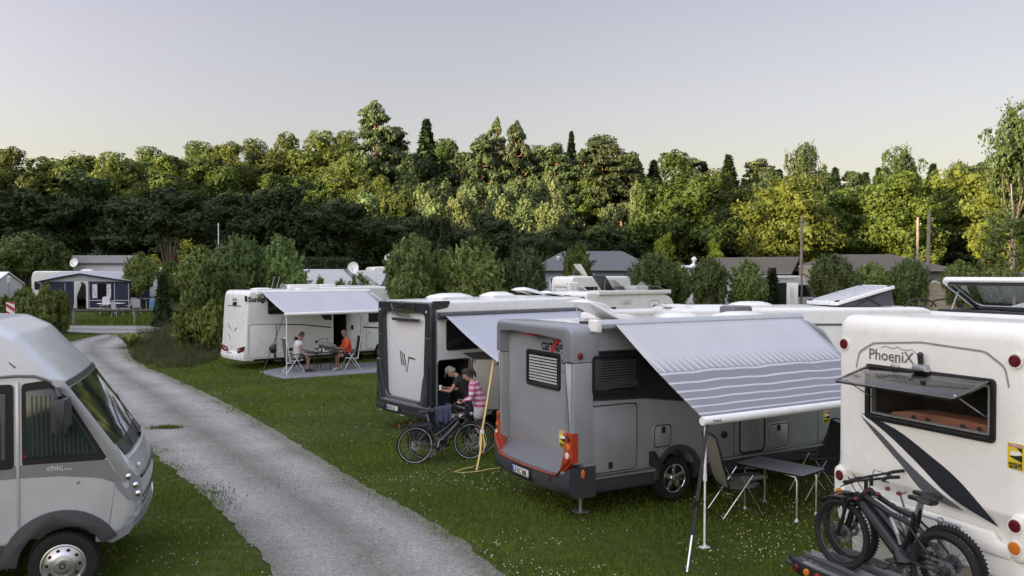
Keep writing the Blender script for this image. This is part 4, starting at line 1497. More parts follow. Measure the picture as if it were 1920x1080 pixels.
number_plate(bo, B1, .30, .505, 'LF RC 888')
for sgn, yo in ((-1, -1.15), (1, 1.14)):
    a, c = (-1.156, -.86) if sgn < 0 else (.98, 1.146)
    poly = [(a, 1.33), (c, 1.33), (c + (.03 if sgn < 0 else -.0), 1.0), (c + (.10 if sgn < 0 else -.06), .68), (a * .98, .80), (a, .88)] if sgn < 0 else \
           [(1.146, 1.33), (1.065, 1.33), (1.055, 1.0), (.95, .69), (1.12, .80), (1.146, .88)]
    poly = [(a, 1.33), (-.98, 1.33), (-.94, 1.0), (-.80, .675), (-.93, .70), (a, .90)] if sgn < 0 else poly
    o = MB().pad(poly, REAR(.03), 0, .115, .012).build('lamp_cluster', ORANGE, car)
    cu_ = -1.075 if sgn < 0 else 1.105
    rr_ = .050 if sgn < 0 else .032
    mpc = REAR(-.085)
    lamp(o, mpc, cu_, 1.245, rr_, DKRED, name='lens'); lamp(o, mpc, cu_ + .01, 1.12, rr_, AMBER, name='lens'); lamp(o, mpc, cu_ + .035, .99, rr_, CLEAR, name='lens')
lamp(bo, REAR(-.19), -.72, .60, .035, DKRED, name='fog_lamp')
lamp(car, S, .06, 2.46, .035, DKRED, name='marker_lamp', d=.06, sv=1.6)
lamp(car, S, .12, .72, .03, AMBER, name='marker_lamp', d=.03, sv=2.2)
MB().pad(rrect(-.22, .25, 2.69, 2.73, .02), REAR(-.10), -.02, .006, .003).build('brake_light', DKRED, car)
caravan_window(car, REAR(.088), -.60, .41, 1.87, 2.45, blind=mat('blind_slats_lit', (.55, .55, .56), .35, metal=.3), slat=9)  # light reflected by the rear slats is put into their pale colour
RP = REAR(.086)
lg = text('carthago', .25, RP, -.05, 2.475, INK, car, flip=True, bold=.005, sx=.84)
MB().prism([(-.30, 2.46), (-.40, 2.46), (-.58, 2.66), (-.49, 2.66)], RP, .003, .0065).prism([(-.42, 2.57), (-.49, 2.57), (-.64, 2.65), (-.57, 2.66)], RP, .003, .007).build('red_emblem', mat('logo_red', (.42, .02, .02), .4), car)
text('chic', .16, RP, -.625, 2.30, INK, car, flip=True, bold=.004)
text('e-line', .10, RP, -.625, 2.16, GREYINK, car, flip=True, shear=.35)
warning_sticker(car, RP, -.56, -.74, 1.02, 1.28, True)
# side
MB().prism(fillet([(.10, 1.80, .12), (.10, 2.50, .12), (5.1, 2.50, .2), (5.5, 2.0, .2), (5.1, 1.50, .2), (2.9, 1.52, .4), (2.3, 1.62, .4), (1.3, 1.76, .4)], .1), S, -.004, .006).build('window_band', BLACK, car)
sd = MB(); seam(sd, fillet([(.085, 1.785, .13), (.085, 2.515, .13), (5.11, 2.515, .2), (5.52, 2.0, .2), (5.11, 1.485, .2), (2.9, 1.505, .4), (2.3, 1.605, .4), (1.3, 1.745, .4)], .1), S, .012, .009)
sd.build('band_edge', mat('band_edge_dark', (.02, .02, .022), .3), car)
caravan_window(car, lambda u, v, d: S(u, v, d + .004), .28, 1.19, 1.86, 2.45, blind=mat('blind_slats_dim', (.05, .052, .056), .35), slat=11)
caravan_window(car, lambda u, v, d: S(u, v, d + .004), 2.2, 3.1, 1.90, 2.40)
service_hatch(car, S, .10, 1.15, .66, 1.72, GREYM, 'garage_door', .10, (.62, .79))
service_hatch(car, S, 1.44, 1.82, .94, 1.33, GREYM, 'service_hatch', .08, (1.64, 1.23))
service_hatch(car, S, 3.92, 4.45, .66, 1.12, GREYM, 'service_hatch', .08, (4.18, 1.03))
service_hatch(car, S, 3.26, 3.86, .66, 2.45, GREYM, 'entrance_door', .10, edge=BLACK, dep=.006)
MB().prism([(3.14, .65), (3.152, .65), (3.152, 2.4), (3.14, 2.4)], S, 0, .003).prism([(5.16, .65), (5.172, .65), (5.172, 1.5), (5.16, 1.5)], S, 0, .003).build('panel_joint', BLACK, car)
lamp(car, S, 2.92, 1.03, .055, BLACK, name='exhaust_cowl', d=.04)
warning_sticker(car, S, 5.30, 5.48, 1.00, 1.22, False)
MB().add([(1.36, -W / 2, .92), (1.48, -W / 2, .92), (1.56, -W / 2, .70), (1.36, -W / 2, .70), (1.36, -W / 2 - .05, .90), (1.46, -W / 2 - .05, .90), (1.54, -W / 2 - .16, .70), (1.36, -W / 2 - .16, .70)],
         [(0, 1, 2, 3), (4, 7, 6, 5), (0, 4, 5, 1), (1, 5, 6, 2), (2, 6, 7, 3), (3, 7, 4, 0)]).build('flue_hood', BLACK, car, bevel=.008)
arch_trim(car, 1.94, .50, .385, .475, S)
arch_trim(car, 5.75, .50, .385, .475, S)
for x in (1.92, 5.75):
    wheel(car, x, -W / 2 + .05, .345, .42)
    wheel(car, x, W / 2 - .02, .345, .42, side=1)
MB().tube([(.35, -.75, .45), (.35, -.75, .05)], .03, 8).box(.25, .45, -.85, -.65, .03, .05).build('jack_leg', STEEL, car)
MB().box(2.9, 3.5, -W / 2 - .38, -W / 2 - .02, .335, .355).box(2.9, 3.5, -W / 2 - .40, -W / 2 - .375, .32, .37).box(2.93, 3.47, -W / 2 - .25, -W / 2 - .15, .20, .22).build('entry_step', ALU, car, bevel=.004)
# open door window pane sticking out at the far end of the awning, cab mirror
MB().add([(5.2, -W / 2, 2.0), (5.5, -W / 2 - .42, 1.97), (5.5, -W / 2 - .42, 1.99), (5.2, -W / 2, 2.02), (5.62, -W / 2, 2.0), (5.62, -W / 2, 2.02)],
         [(0, 1, 4), (3, 5, 2), (0, 3, 2, 1), (1, 2, 5, 4), (4, 5, 3, 0)]).build('window_flap', SMOKE, car)
MB().pad(rrect(6.2, 6.42, 1.45, 1.9, .05), SIDE(W + .5), -.06, .06, .03).build('mirror', BLACK, car)
MB().prism(fillet([(5.55, 1.55), (5.55, 2.1), (5.75, 2.15), (6.35, 1.62), (6.3, 1.55)], .04), S, -.004, .012).build('cab_window', DARKGL, car)
aw = awning(car, W, .34, 4.62, 2.90, (.92, -2.86, 1.70), (4.85, -2.86, 1.72), CL_STRIPE, ALU, (.92, -2.85, 0.0), (4.85, -2.85, 0), .62, 4.58, .03, WHITE)
text('THULE', .05, lambda u, v, d: (u, -2.923 - d, v), .99, 1.685, INK, aw, depth=.004, bold=.001)
MB().pad(rrect(.26, .36, 2.80, 2.99, .03), SIDE(W), -.05, .16, .02).build('awning_end_cap', WHITE, aw)
# roof equipment
roof_vent(car, 1.0, -.15, 2.87, .75, .62, 24, SMOKE if False else WHITE, 'roof_light', .09)
MB().pad(rrect(1.35, 2.25, -.2, .75, .06), TOP(2.90), 0, .10, .03).build('rolled_cover', WHITE, car)
MB().tube([(1.3, .0, 3.02), (2.15, -.35, 3.04)], .05, 8).tube([(1.3, .12, 2.98), (2.2, -.2, 3.0)], .04, 8).build('roof_tube', ROOFP, car)
MB().pad(rrect(.55, .80, -.62, -.40, .02), TOP(2.87), 0, .05, .01).build('cable_gland', BLACK, car)
MB().box(.60, 1.5, -.98, -.90, 2.88, 2.93).build('roof_rail', BLACK, car, bevel=.01)
roof_vent(car, 2.6, -.35, 2.87, .72, .55, 0, CREAM, 'roof_light', .10)
roof_vent(car, 4.1, -.3, 2.87, .8, .6, 0, CREAM, 'roof_light', .08)
MB().pad(rrect(4.4, 4.9, .15, .55, .05), TOP(2.87), 0, .19, .05).build('antenna_box', GREYINK, car)
MB().pad(rrect(4.6, 5.9 - .9, -.7, -.1, .08), TOP(2.87), 0, .05, .02).build('roof_plate', WHITE, car)

# ================================================================== white motorhome with graphite rear
W = 2.27
(ox, oy), yaw = place(-1.77, 18.3, 40, W)
wei = empty('motorhome', (ox, oy, 0), yaw, 'white motorhome with graphite frame round its white rear panel and an open garage door', 'motorhome')
S, RE = SIDE(W), REAR(0)
prof = fillet([(.06, .45, 0), (.06, 3.03, .10), (4.6, 3.06, .4), (5.6, 2.86, .5), (6.35, 2.50, .2), (6.45, 1.9, .1), (7.0, 1.4, .2), (7.15, .9, .1), (7.1, .45, 0)], .1)
body = shell_mesh(prof, W / 2, .06, 2).build('body', WHITE, wei)
carve(body, [MB().prism(rrect(.14, 1.03, .50, 1.70, .08), S, -1.9, .1), wheel_well(2.1, .40, .40, -1, W)])
gi = MB()
for a, b_, c, d, e, f_ in ((.142, 1.028, -.762, -.758, .502, 1.698), (.1405, .144, -1.12, -.76, .51, 1.69), (1.026, 1.0295, -1.12, -.76, .51, 1.69), (.15, 1.02, -1.12, -.76, .501, .506), (.15, 1.02, -1.12, -.76, 1.694, 1.699)):
    pass
MB().box(.145, 1.025, .60, .62, .51, 1.69).box(.143, .150, -1.10, .6, .51, 1.69).box(1.020, 1.027, -1.10, .6, .51, 1.69).box(.15, 1.02, -1.10, .6, .503, .512).box(.15, 1.02, -1.10, .6, 1.690, 1.697).build('garage_lining', INTER, wei, smooth=False)
sl = MB()
sl.ring(rrect(.12, 1.05, .48, 1.72, .09), rrect(.14, 1.03, .50, 1.70, .08), S, -.03, .008)
sl.build('garage_frame', BLACK, wei)
under(wei, .3, 7, W, .28, .45)
sk_ = MB().box(.2, 7.0, -W / 2 + .02, W / 2 - .02, .32, .452).build('skirt', WHITE, wei, bevel=.01)
carve(sk_, [wheel_well(2.1, .40, .40, -1, W)])
# rear frame
fr = MB()
outer = fillet([(1.135, .60, .1), (1.135, 3.02, .12), (-1.135, 3.02, .12), (-1.135, .60, .1)], .1, 6)
inner = fillet([(.80, .74, .22), (.90, 2.76, .16), (-.90, 2.76, .16), (-.80, .74, .22)], .1, 6)
fr.ring(outer, inner, REAR(.12), 0, .19)
rf_ = fr.build('rear_frame', GRAPH, wei, bevel=.035, seg=3)
MB().pad(fillet([(.80, .72, .2), (.91, 1.4, .3), (.91, 2.78, .15), (-.91, 2.78, .15), (-.91, 1.4, .3), (-.80, .72, .2)], .1), REAR(.06), -.01, .03, .02).build('rear_panel', mat('matt_white_panel', (.60, .60, .60), .5, var=.02), wei)
for s_ in (-1, 1):
    MB().pad([(s_ * 1.10, .66), (s_ * 1.10, 1.62), (s_ * .985, 1.60), (s_ * .955, 1.40), (s_ * .885, 1.25), (s_ * .80, .78), (s_ * .60, .70), (s_ * .5, .62)], REAR(-.05), 0, .09, .03).build('lamp_bracket', GRAPH, wei)
bm_ = MB(); rb = []
for k in range(17):
    y = -1.15 + 2.30 * k / 16
    bow = .09 * (1 - (y / 1.15) ** 2)
    rb += [(.2, y, .70), (-.08 - bow, y, .70), (-.14 - bow, y, .60), (-.12 - bow, y, .40), (-.02, y, .33), (.2, y, .33)]
bm_.add(rb, [(k * 6 + i, k * 6 + (i + 1) % 6, (k + 1) * 6 + (i + 1) % 6, (k + 1) * 6 + i) for k in range(16) for i in range(6)] + [tuple(range(6)), tuple(range(96, 102))])
bo = bm_.build('bumper', GRAPH, wei, angle=50)
number_plate(bo, lambda u, v, d: (-.232 - d, u, v), .48, .46, 'HE PS 33')
MB().pad([(.62, .44), (.56, .60), (-.14, .60), (-.20, .44)], REAR(-.215), -.02, .010, .004).build('plate_recess', BLACK, bo)
for y in (.88, -.15, -.62):
    MB().pad(rrect(y - .09, y + .09, .375, .40, .01), REAR(-.19 if abs(y) < .5 else -.13), -.03, .012, .003).build('reflector', CLEAR, bo)
h_ = MB().pad([(.55, 2.98), (.45, 2.80), (-.45, 2.80), (-.55, 2.98)], REAR(-.07), -.03, .02, .01).build('camera_grip', GRAPH, wei)
MB().ring([(.56, 2.985), (.46, 2.79), (-.46, 2.79), (-.56, 2.985)], [(.50, 2.965), (.43, 2.82), (-.43, 2.82), (-.50, 2.965)], REAR(-.07), 0, .028).build('chrome_frame', CHROME, h_)
MB().pad(rrect(-.14, .14, 2.88, 2.97, .01), REAR(-.07), 0, .035, .008).build('camera', BLACK, h_)
text('WEINSBERG', .135, REAR(-.07), .47, 2.665, CHROME, wei, flip=True, bold=.003, depth=.012, sx=1.05)
MB().pad([(.50, 2.63), (.44, 2.56), (-.62, 2.56), (-.70, 2.63)], REAR(-.06), -.02, .03, .012).build('grip_moulding', GRAPH, wei)
for y in (1.03, -.97):
    lamp(wei, REAR(-.07), y, 2.80, .028, CLEAR, name='marker_lamp')
MB().prism([(1.13, 2.20), (.915, 2.20), (.915, 2.212), (1.13, 2.212)], REAR(-.068), 0, .004).prism([(-1.13, 2.20), (-.915, 2.20), (-.915, 2.212), (-1.13, 2.212)], REAR(-.068), 0, .004).build('frame_joint', STEEL, wei)
MB().prism(fillet([(0.0, 2.86), (0.0, 3.05), (.48, 3.05), (.40, 2.90), (.16, 2.86)], .04), S, -.05, .012).build('corner_cap', GRAPH, wei)
lgm = MB()
E_ = REAR(.032)
for k in range(3):
    a = .30 - .085 * k
    lgm.prism([(a, 1.85 - .03 * k), (a - .04, 1.835 - .03 * k), (a - .12, 1.50), (a - .08, 1.50)], E_, 0, .006)
lgm.prism([(.055, 1.50), (.015, 1.48), (-.01, 1.37), (.0, 1.36)], E_, 0, .0065)
lgm.prism([(.0, 1.36), (-.02, 1.40), (-.085, 1.73), (-.125, 1.73), (-.02, 1.34)], E_, 0, .006)
lgm.prism([(-.085, 1.73), (-.36, 1.70), (-.37, 1.665), (-.10, 1.69)], E_, 0, .007)
lgm.build('emblem', GRAPH, wei)
# side
caravan_window(wei, S, .36, 1.30, 1.92, 2.62)
MB().prism([(.82, 1.70 + .14), (1.7, 1.84), (2.4, 1.60), (1.95, 1.60), (1.25, 1.62)], S, 0, .005).prism([(1.2, 1.56), (2.8, 1.50), (3.6, 1.56), (2.6, 1.60)], S, 0, .004).build('side_decal', GREYINK, wei)
caravan_window(wei, S, 2.3, 3.2, 1.8, 2.45)
service_hatch(wei, S, 3.5, 4.1, .5, 2.4, WHITE, 'entrance_door', .08, edge=BLACK, dep=.006)
MB().prism([(.07, .45), (.07, 2.84), (.10, 2.84), (.10, .45)], S, -.004, .012).build('edge_trim', ALU, wei)
# open garage flap: hinged at its right, swung out and round
ang = R(38)
dd = Vector((math.cos(ang), -math.sin(ang), 0)); nn_ = Vector((-math.sin(ang), -math.cos(ang), 0))
hm = lambda u, v, d: tuple(Vector((1.05, -W / 2 - .02, 0)) + dd * u + nn_ * d + Vector((0, 0, v)))
dr = MB().pad(rrect(.02, .92, .50, 1.70, .07), hm, 0, .035, .01).build('garage_door', mat('door_inner_cream', (.50, .49, .45), .5, var=.03), wei)
lamp(dr, hm, .09, 1.63, .02, BLACK, name='catch', d=.05)
MB().ring(rrect(.02, .92, .50, 1.70, .07), rrect(.04, .90, .52, 1.68, .06), hm, .03, .042).build('door_seal', BLACK, dr)
for x in (2.1, 5.9):
    wheel(wei, x, -W / 2 + .05, .345, .36)
    wheel(wei, x, W / 2 - .02, .345, .36, side=1)
arch_trim(wei, 2.1, .42, .385, .45, S, m=WHITE, d=.01)
MB().box(.10, 4.9, -W / 2 - .045, -W / 2 + .02, 2.70, 2.80).build('rain_gutter', GREYINK, wei, bevel=.01)
aw = awning(wei, W, .12, 4.6, 2.70, (.10, -3.30, 1.86), (4.6, -3.30, 1.90), CL_SILVER, GRAPH, None, None, .26, 4.5, .03)
for zz, xx, yy_, l_, w_, op in ((3.05, 1.35, .1, .95, .7, 0), (3.06, 2.9, .15, .75, .6, 0), (3.06, 3.9, .1, .7, .6, 12)):
    roof_vent(wei, xx, yy_, zz, l_, w_, op, WHITE, 'roof_light', .10)
MB().pad(rrect(4.6, 5.5, -.5, .5, .1), TOP(2.97), 0, .07, .03).build('panorama_light', DARKGL, wei)
roof_vent(wei, 4.9, .3, 3.0, .6, .5, 10, WHITE, 'roof_light', .08)
# things in the garage
MB().box(.25, .62, -.9, -.4, .52, .98).build('storage_crate', mat('crate_plastic', (.02, .022, .025), .5), wei, bevel=.03)

# ================================================================== white motorhome with seated couple
W = 2.27
(ox, oy), yaw = place(-10.1, 31.0, 41, W)
sun_rv = empty('motorhome', (ox, oy, 0), yaw, 'white motorhome beside the gravel path with an awning over two seated people', 'motorhome')
S = SIDE(W)
prof = fillet([(.0, .40, 0), (-.05, .85, .2), (.06, 2.6, .3), (.12, 3.03, .3), (4.9, 3.0, .5), (5.6, 2.86, .4), (6.35, 2.42, .25), (6.6, 1.9, .15), (7.3, 1.35, .2), (7.45, .8, .15), (7.4, .40, 0)], .15)
body = shell_mesh(prof, W / 2, .09, 2).build('body', WHITE, sun_rv)
carve(body, [MB().prism(rrect(3.70, 4.32, .52, 2.25, .06), S, -1.4, .1), wheel_well(1.9, .38, .38, -1, W), wheel_well(6.05, .38, .40, -1, W)])
MB().box(3.705, 4.315, .26, .28, .54, 2.24).box(3.702, 3.708, -1.10, .27, .54, 2.24).box(4.312, 4.318, -1.10, .27, .54, 2.24).box(3.71, 4.31, -1.10, .27, .522, .53).box(3.71, 4.31, -1.1, .27, 2.235, 2.245).build('doorway_lining', INTER, sun_rv, smooth=False)
under(sun_rv, .3, 7.2, W, .30, .41)
MB().pad(rrect(.35, 4.9, -1.0, 1.0, .1), TOP(3.012), -.01, .012, .005).build('roof_sheet', ROOFP, sun_rv)
service_hatch(sun_rv, S, .10, 1.24, .45, 1.74, WHITE, 'garage_door', .06, (1.18, .9), edge=mat('hatch_edge_grey', (.45, .46, .48), .4))
text('Sunlight', .27, S, .10, 2.60, INK, sun_rv, bold=.012, sx=1.0)
MB().prism([(.0, 2.61), (.045, 2.61), (.045, 2.83), (.0, 2.83)], S, -.10, .004).build('logo_bar', INK, sun_rv)
caravan_window(sun_rv, S, .88, 1.95, 2.10, 2.82)
MB().prism([(.12, 1.665), (.12, 1.70), (1.24, 1.72), (2.4, 1.66), (3.60, 1.50), (3.60, 1.455), (2.4, 1.615), (1.24, 1.685)], S, 0, .004).prism([(2.9, 2.25), (3.6, 2.25), (3.62, 1.78), (3.3, 1.80)], S, 0, .006).build('side_stripe', INK, sun_rv)
MB().prism(rrect(.0, 3.6, .40, .62, .01), S, -.05, .006).build('lower_trim', mat('lower_trim_light', (.62, .62, .63), .35, var=.02), sun_rv)
service_hatch(sun_rv, S, 3.03, 3.46, .68, 1.05, WHITE, 'fridge_vent', .03, (3.1, .74), edge=mat('hatch_edge_grey', (.45, .46, .48), .4))
lamp(sun_rv, S, 2.93, .93, .055, BLACK, name='flue_cap', d=.06)
MB().prism([(1.97, 1.10), (2.02, 1.02), (2.22, 1.02), (2.24, 1.10), (2.12, 1.12), (2.0, 1.18)], SIDE(W), 0, .12).tube([(2.22, -W / 2 - .06, 1.05), (2.2, -W / 2 - .1, .45)], .012, 6).build('reading_lamp_bracket', BLACK, sun_rv)
# open entrance door, folded back against the side
dmp = lambda u, v, d: (4.36 + u * .97, -W / 2 - .03 - u * .22 - d, v)
dr = MB().pad(fillet([(0, .55), (.60, .55), (.60, 1.85), (.45, 2.28), (0, 2.28)], .1), dmp, 0, .05, .02).build('entrance_door', WHITE, sun_rv)
MB().pad(rrect(.10, .20, 1.35, 1.55, .02), dmp, .04, .07, .01).build('door_latch', BLACK, dr)
sm_ = MB(); seam(sm_, fillet([(.05, .9), (.52, .9), (.52, 1.80), (.40, 2.2), (.05, 2.2)], .08), dmp, .014, .056); sm_.build('door_moulding', GREYINK, dr)
# ladder-like fly-screen frame right of the door and the cab side
MB().prism(fillet([(5.35, 1.62), (5.35, 2.15), (5.85, 2.15), (6.35, 1.62)], .05), S, -.02, .008).build('cab_window', DARKGL, sun_rv)
MB().prism([(5.10, 1.40), (5.10, 1.46), (6.9, 1.30), (6.9, 1.25)], S, 0, .006).build('cab_stripe', INK, sun_rv)
cdm = MB(); seam(cdm, rrect(5.25, 6.30, .5, 1.6, .05), S, .012, .005); cdm.build('cab_door_joint', GREYINK, sun_rv)
lamp(sun_rv, S, 5.38, 1.18, .03, BLACK, name='cab_handle')
MB().prism(fillet([(5.3, 2.35), (5.1, 2.9), (5.32, 2.9), (6.0, 2.45)], .03), S, -.02, .004).build('overcab_groove', mat('hatch_edge_grey', (.45, .46, .48), .4), sun_rv)
for x in (1.9, 6.05):
    wheel(sun_rv, x, -W / 2 + .06, .33, .33, 'steel')
    wheel(sun_rv, x, W / 2 - .02, .33, .33, 'steel', side=1)
aw = awning(sun_rv, W, .50, 5.35, 2.94, (.30, -3.95, 2.22), (4.55, -3.95, 2.22), CL_WHITE, WHITE, (.30, -3.95, 0), (4.55, -3.95, 0), .60, 5.25, .03, WHITE)
MB().pad(rrect(.40, .52, 2.85, 3.02, .03), SIDE(W), -.05, .14, .02).build('awning_end_cap', WHITE, aw)
# rear
RR_ = REAR(-.01)
RS = lambda u, v, d: (.06 - (2.6 - v) * .070 - d, u, v)
MB().prism([(-.60, 2.41), (.66, 2.41), (.66, 2.44), (-.60, 2.44)], RS, -.02, .012).build('rear_groove', GREYINK, sun_rv)
text('Sunlight', .15, RS, .30, 2.62, GREYINK, sun_rv, flip=True, shear=.2, bold=.003)
MB().pad(rrect(-.16, .10, 2.44, 2.58, .03), RS, -.02, .07, .02).build('rear_camera', BLACK, sun_rv)
MB().prism([(.62, 1.72), (.50, 1.68), (.22, 1.45), (.40, 1.56)], RS, -.01, .006).prism([(-.05, 1.44), (-.20, 1.56), (-.34, 1.60), (-.20, 1.50)], RS, -.01, .006).prism([(.48, 1.36), (.44, 1.28), (.24, 1.12), (.34, 1.24)], RS, -.01, .006).build('rear_decal', GREYINK, sun_rv)
bmp = MB(); rb = []
for k in range(13):
    y = -1.12 + 2.24 * k / 12
    bow = .09 * (1 - (abs(y) / 1.13) ** 3)
    rb += [(.3, y, .78 if abs(y) > .75 else .62), (-.03 - bow, y, .78 if abs(y) > .75 else .62), (-.10 - bow, y, .5), (-.06 - bow, y, .36), (.3, y, .34)]
bmp.add(rb, [(k * 5 + i, k * 5 + (i + 1) % 5, (k + 1) * 5 + (i + 1) % 5, (k + 1) * 5 + i) for k in range(12) for i in range(5)] + [tuple(range(5)), tuple(range(60, 65))])
bo = bmp.build('bumper', WHITE, sun_rv, angle=50)
number_plate(bo, REAR(-.135), .36, .52, 'LDK SL 88', w=.46)
for s_ in (-1, 1):
    o = MB().pad([(s_ * .48, .66), (s_ * .56, .80), (s_ * 1.10, .90), (s_ * 1.08, .72), (s_ * .66, .60)], REAR(-.06), -.04, .05, .02).build('lamp_cluster', DKRED, sun_rv)
    lamp(o, REAR(-.105), s_ * .62, .72, .05, CLEAR, name='lens', d=.012); lamp(o, REAR(-.105), s_ * .78, .76, .05, AMBER, name='lens', d=.012)
    lamp(bo, REAR(-.08), s_ * .95, .55, .035, AMBER, name='marker_lamp', d=.03)
roof_vent(sun_rv, 1.2, .1, 3.02, .7, .7, 0, WHITE, 'roof_light', .05)
roof_vent(sun_rv, 1.95, .5, 3.02, .7, .6, 62, SMOKE, 'roof_light', .05)
MB().pad(rrect(2.3, 3.7, .0, .9, .12), TOP(3.03), 0, .20, .05).build('air_conditioner', WHITE, sun_rv)
MB().pad(rrect(2.4, 2.9, -.65, -.25, .1), TOP(3.02), 0, .08, .03).build('antenna_dome', WHITE, sun_rv)

# ================================================================== cream motorhome at the right edge
W = 2.3
pho = empty('motorhome', (4.22, 8.43, 0), R(24), 'cream motorhome seen from behind with dark swooshes and mountain bikes on its rear carrier', 'motorhome')
S, RE = SIDE(W), REAR(0)
prof = fillet([(.0, .78, .05), (.0, 1.06, .06), (.07, 1.14, .05), (.05, 1.30, .1), (.0, 1.42, .1), (.0, 3.20, .20), (6.0, 3.22, .5), (7.2, 2.6, .6), (7.8, 1.4, .3), (7.8, .78, .1)], .1, 6)
body = shell_mesh(prof, W / 2, .15, 4).build('body', CREAM, pho)
carve(body, [MB().prism(rrect(-.82, .70, 2.07, 2.66, .05), RE, -.9, .2), wheel_well(2.1, .50, .46, -1, W), wheel_well(6.4, .50, .46, -1, W)])
under(pho, .4, 7.5, W, .40, .79)
sk_ = MB().box(.25, 7.4, -W / 2 + .03, W / 2 - .03, .42, .77).build('skirt', CREAM, pho, bevel=.02)
carve(sk_, [wheel_well(2.1, .50, .46, -1, W), wheel_well(6.4, .50, .46, -1, W)])
for x in (2.1, 6.4):
    wheel(pho, x, -W / 2 + .07, .37, None, 'steel'); wheel(pho, x, W / 2 - .04, .37, None, 'steel', side=1)
caravan_window(pho, S, .9, 1.9, 1.95, 2.55, blind=mat('blind_slats_dim', (.05, .052, .056), .35)); caravan_window(pho, S, 3.6, 4.6, 1.95, 2.55)
service_hatch(pho, S, .45, 1.45, .85, 1.65, CREAM, 'garage_door', .08, (.95, .95))
service_hatch(pho, S, 2.7, 3.35, .80, 2.70, CREAM, 'entrance_door', .10, (3.25, 1.6), edge=mat('hatch_edge_grey', (.45, .46, .48), .4))
service_hatch(pho, S, 3.8, 4.3, .95, 1.35, CREAM, 'service_hatch', .05, (4.05, 1.27))
# side blisters and groove around the rear panel
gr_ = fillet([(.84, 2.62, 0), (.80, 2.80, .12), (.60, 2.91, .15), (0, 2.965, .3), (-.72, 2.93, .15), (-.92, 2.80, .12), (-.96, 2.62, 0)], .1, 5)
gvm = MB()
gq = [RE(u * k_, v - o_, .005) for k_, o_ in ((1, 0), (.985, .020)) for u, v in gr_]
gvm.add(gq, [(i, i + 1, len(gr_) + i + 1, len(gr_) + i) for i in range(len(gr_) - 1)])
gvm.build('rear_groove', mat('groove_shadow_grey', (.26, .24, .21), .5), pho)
for s_ in (-1, 1):
    MB().pad(rrect(s_ * 1.06 - .09, s_ * 1.06 + .09, 1.0, 1.46, .08, 6), REAR(.06), 0, .085, .05).build('lamp_pod', CREAM, pho)
    o = lamp(pho, REAR(.0), s_ * 1.01, 2.86, .060, DKRED, CREAM, name='tail_lamp', d=.02)
    lamp(pho, REAR(-.022), s_ * 1.04, 1.345, .060, DKRED, CREAM, name='tail_lamp', d=.02)
    lamp(pho, REAR(-.022), s_ * 1.04, 1.14, .060, AMBER, CREAM, name='tail_lamp', d=.02)
MB().pad(fillet([(-1.0, 1.0), (-1.0, 1.12), (-.86, 1.14), (-.8, 1.22), (.74, 1.22), (.80, 1.14), (.98, 1.12), (.98, 1.0)], .05), REAR(.04), 0, .06, .03).build('rear_ledge', CREAM, pho)
# rear window: frame, interior, open flap
wf = MB().ring(rrect(-.83, .70, 2.06, 2.67, .05), rrect(-.78, .65, 2.11, 2.62, .03), RE, -.05, .022).build('window', BLACK, pho, bevel=.006)
MB().ring(rrect(-.765, .635, 2.125, 2.605, .02), rrect(-.745, .615, 2.145, 2.585, .02), RE, -.06, .004).build('inner_frame', ALU, wf)
MB().box(.05, .86, -.80, -.79, 2.08, 2.65).box(.05, .86, .67, .68, 2.08, 2.65).box(.86, .87, -.8, .68, 2.08, 2.65).box(.05, .86, -.8, .68, 2.640, 2.65).build('cabin_lining', INTER, wf, smooth=False)
MB().prism(fillet([(-.78, 2.075), (.50, 2.075), (.44, 2.16), (.2, 2.20), (-.3, 2.21), (-.78, 2.20)], .05), REAR(.10), -.30, 0).build('shelf', mat('brown_shelf', (.22, .10, .06), .6, var=.2), wf)
dk = MB()
for y in (.15, -.02, -.42, -.60):
    dk.ball((.085, y, 2.155), .022, 8, 6, (.5, 1.4, .8))
dk.build('downlight', BLACK, wf)
fa = R(74)                                            # flap swung out almost level
fmp = lambda u, v, d: (-.02 - v * math.sin(fa) - d * math.cos(fa), u, 2.64 - v * math.cos(fa) + d * math.sin(fa))
flp = MB().pad(rrect(-.79, .66, .0, .52, .04), fmp, -.006, .010, .004).build('window_flap', SMOKE, pho)
MB().ring(rrect(-.79, .66, .0, .52, .04), rrect(-.765, .635, .025, .495, .03), fmp, -.009, .014).build('flap_edge', glass_mat('acrylic_edge', (.75, .72, .68), .55, .1), flp)
for y in (.60, -.73):
    MB().tube([(-.01, y, 2.30), fmp(y, .42, 0)], .006, 6).ball(fmp(y, .43, 0), .016, 8, 6).build('flap_stay', ALU, flp)
text('PhoeniX', .165, RE, .665, 2.725, GREYINK, pho, flip=True, bold=.002, sx=1.02)
bd = MB()
pts = [(.50, 2.86), (.44, 2.885), (.38, 2.87), (.32, 2.87), (.28, 2.89), (.24, 2.865), (.16, 2.86), (.10, 2.875), (.04, 2.83)]
for a, b_ in zip(pts, pts[1:]):
    bd.prism([a, b_, (b_[0], b_[1] - .006), (a[0], a[1] - .006)], RE, 0, .004)
for a, b_ in zip([(.34, 2.72), (.37, 2.675), (.30, 2.69), (.25, 2.67), (.27, 2.72)], [(.37, 2.675), (.30, 2.69), (.25, 2.67), (.27, 2.72), (.34, 2.72)]):
    bd.prism([a, b_, (b_[0], b_[1] - .005), (a[0], a[1] - .005)], RE, 0, .004)
bd.build('bird_outline', GREYINK, pho)
cam_ = MB().pad([(.06, 2.665), (.03, 2.73), (-.10, 2.73), (-.13, 2.665)], RE, 0, .09, .02).build('rear_camera', STEEL, pho)
MB().tube([(-.05, -.045, 2.74), (-.06, -.045, 2.83)], .028, 10).ball((-.06, -.045, 2.83), .032, 10, 6).build('camera_arm', BLACK, cam_)


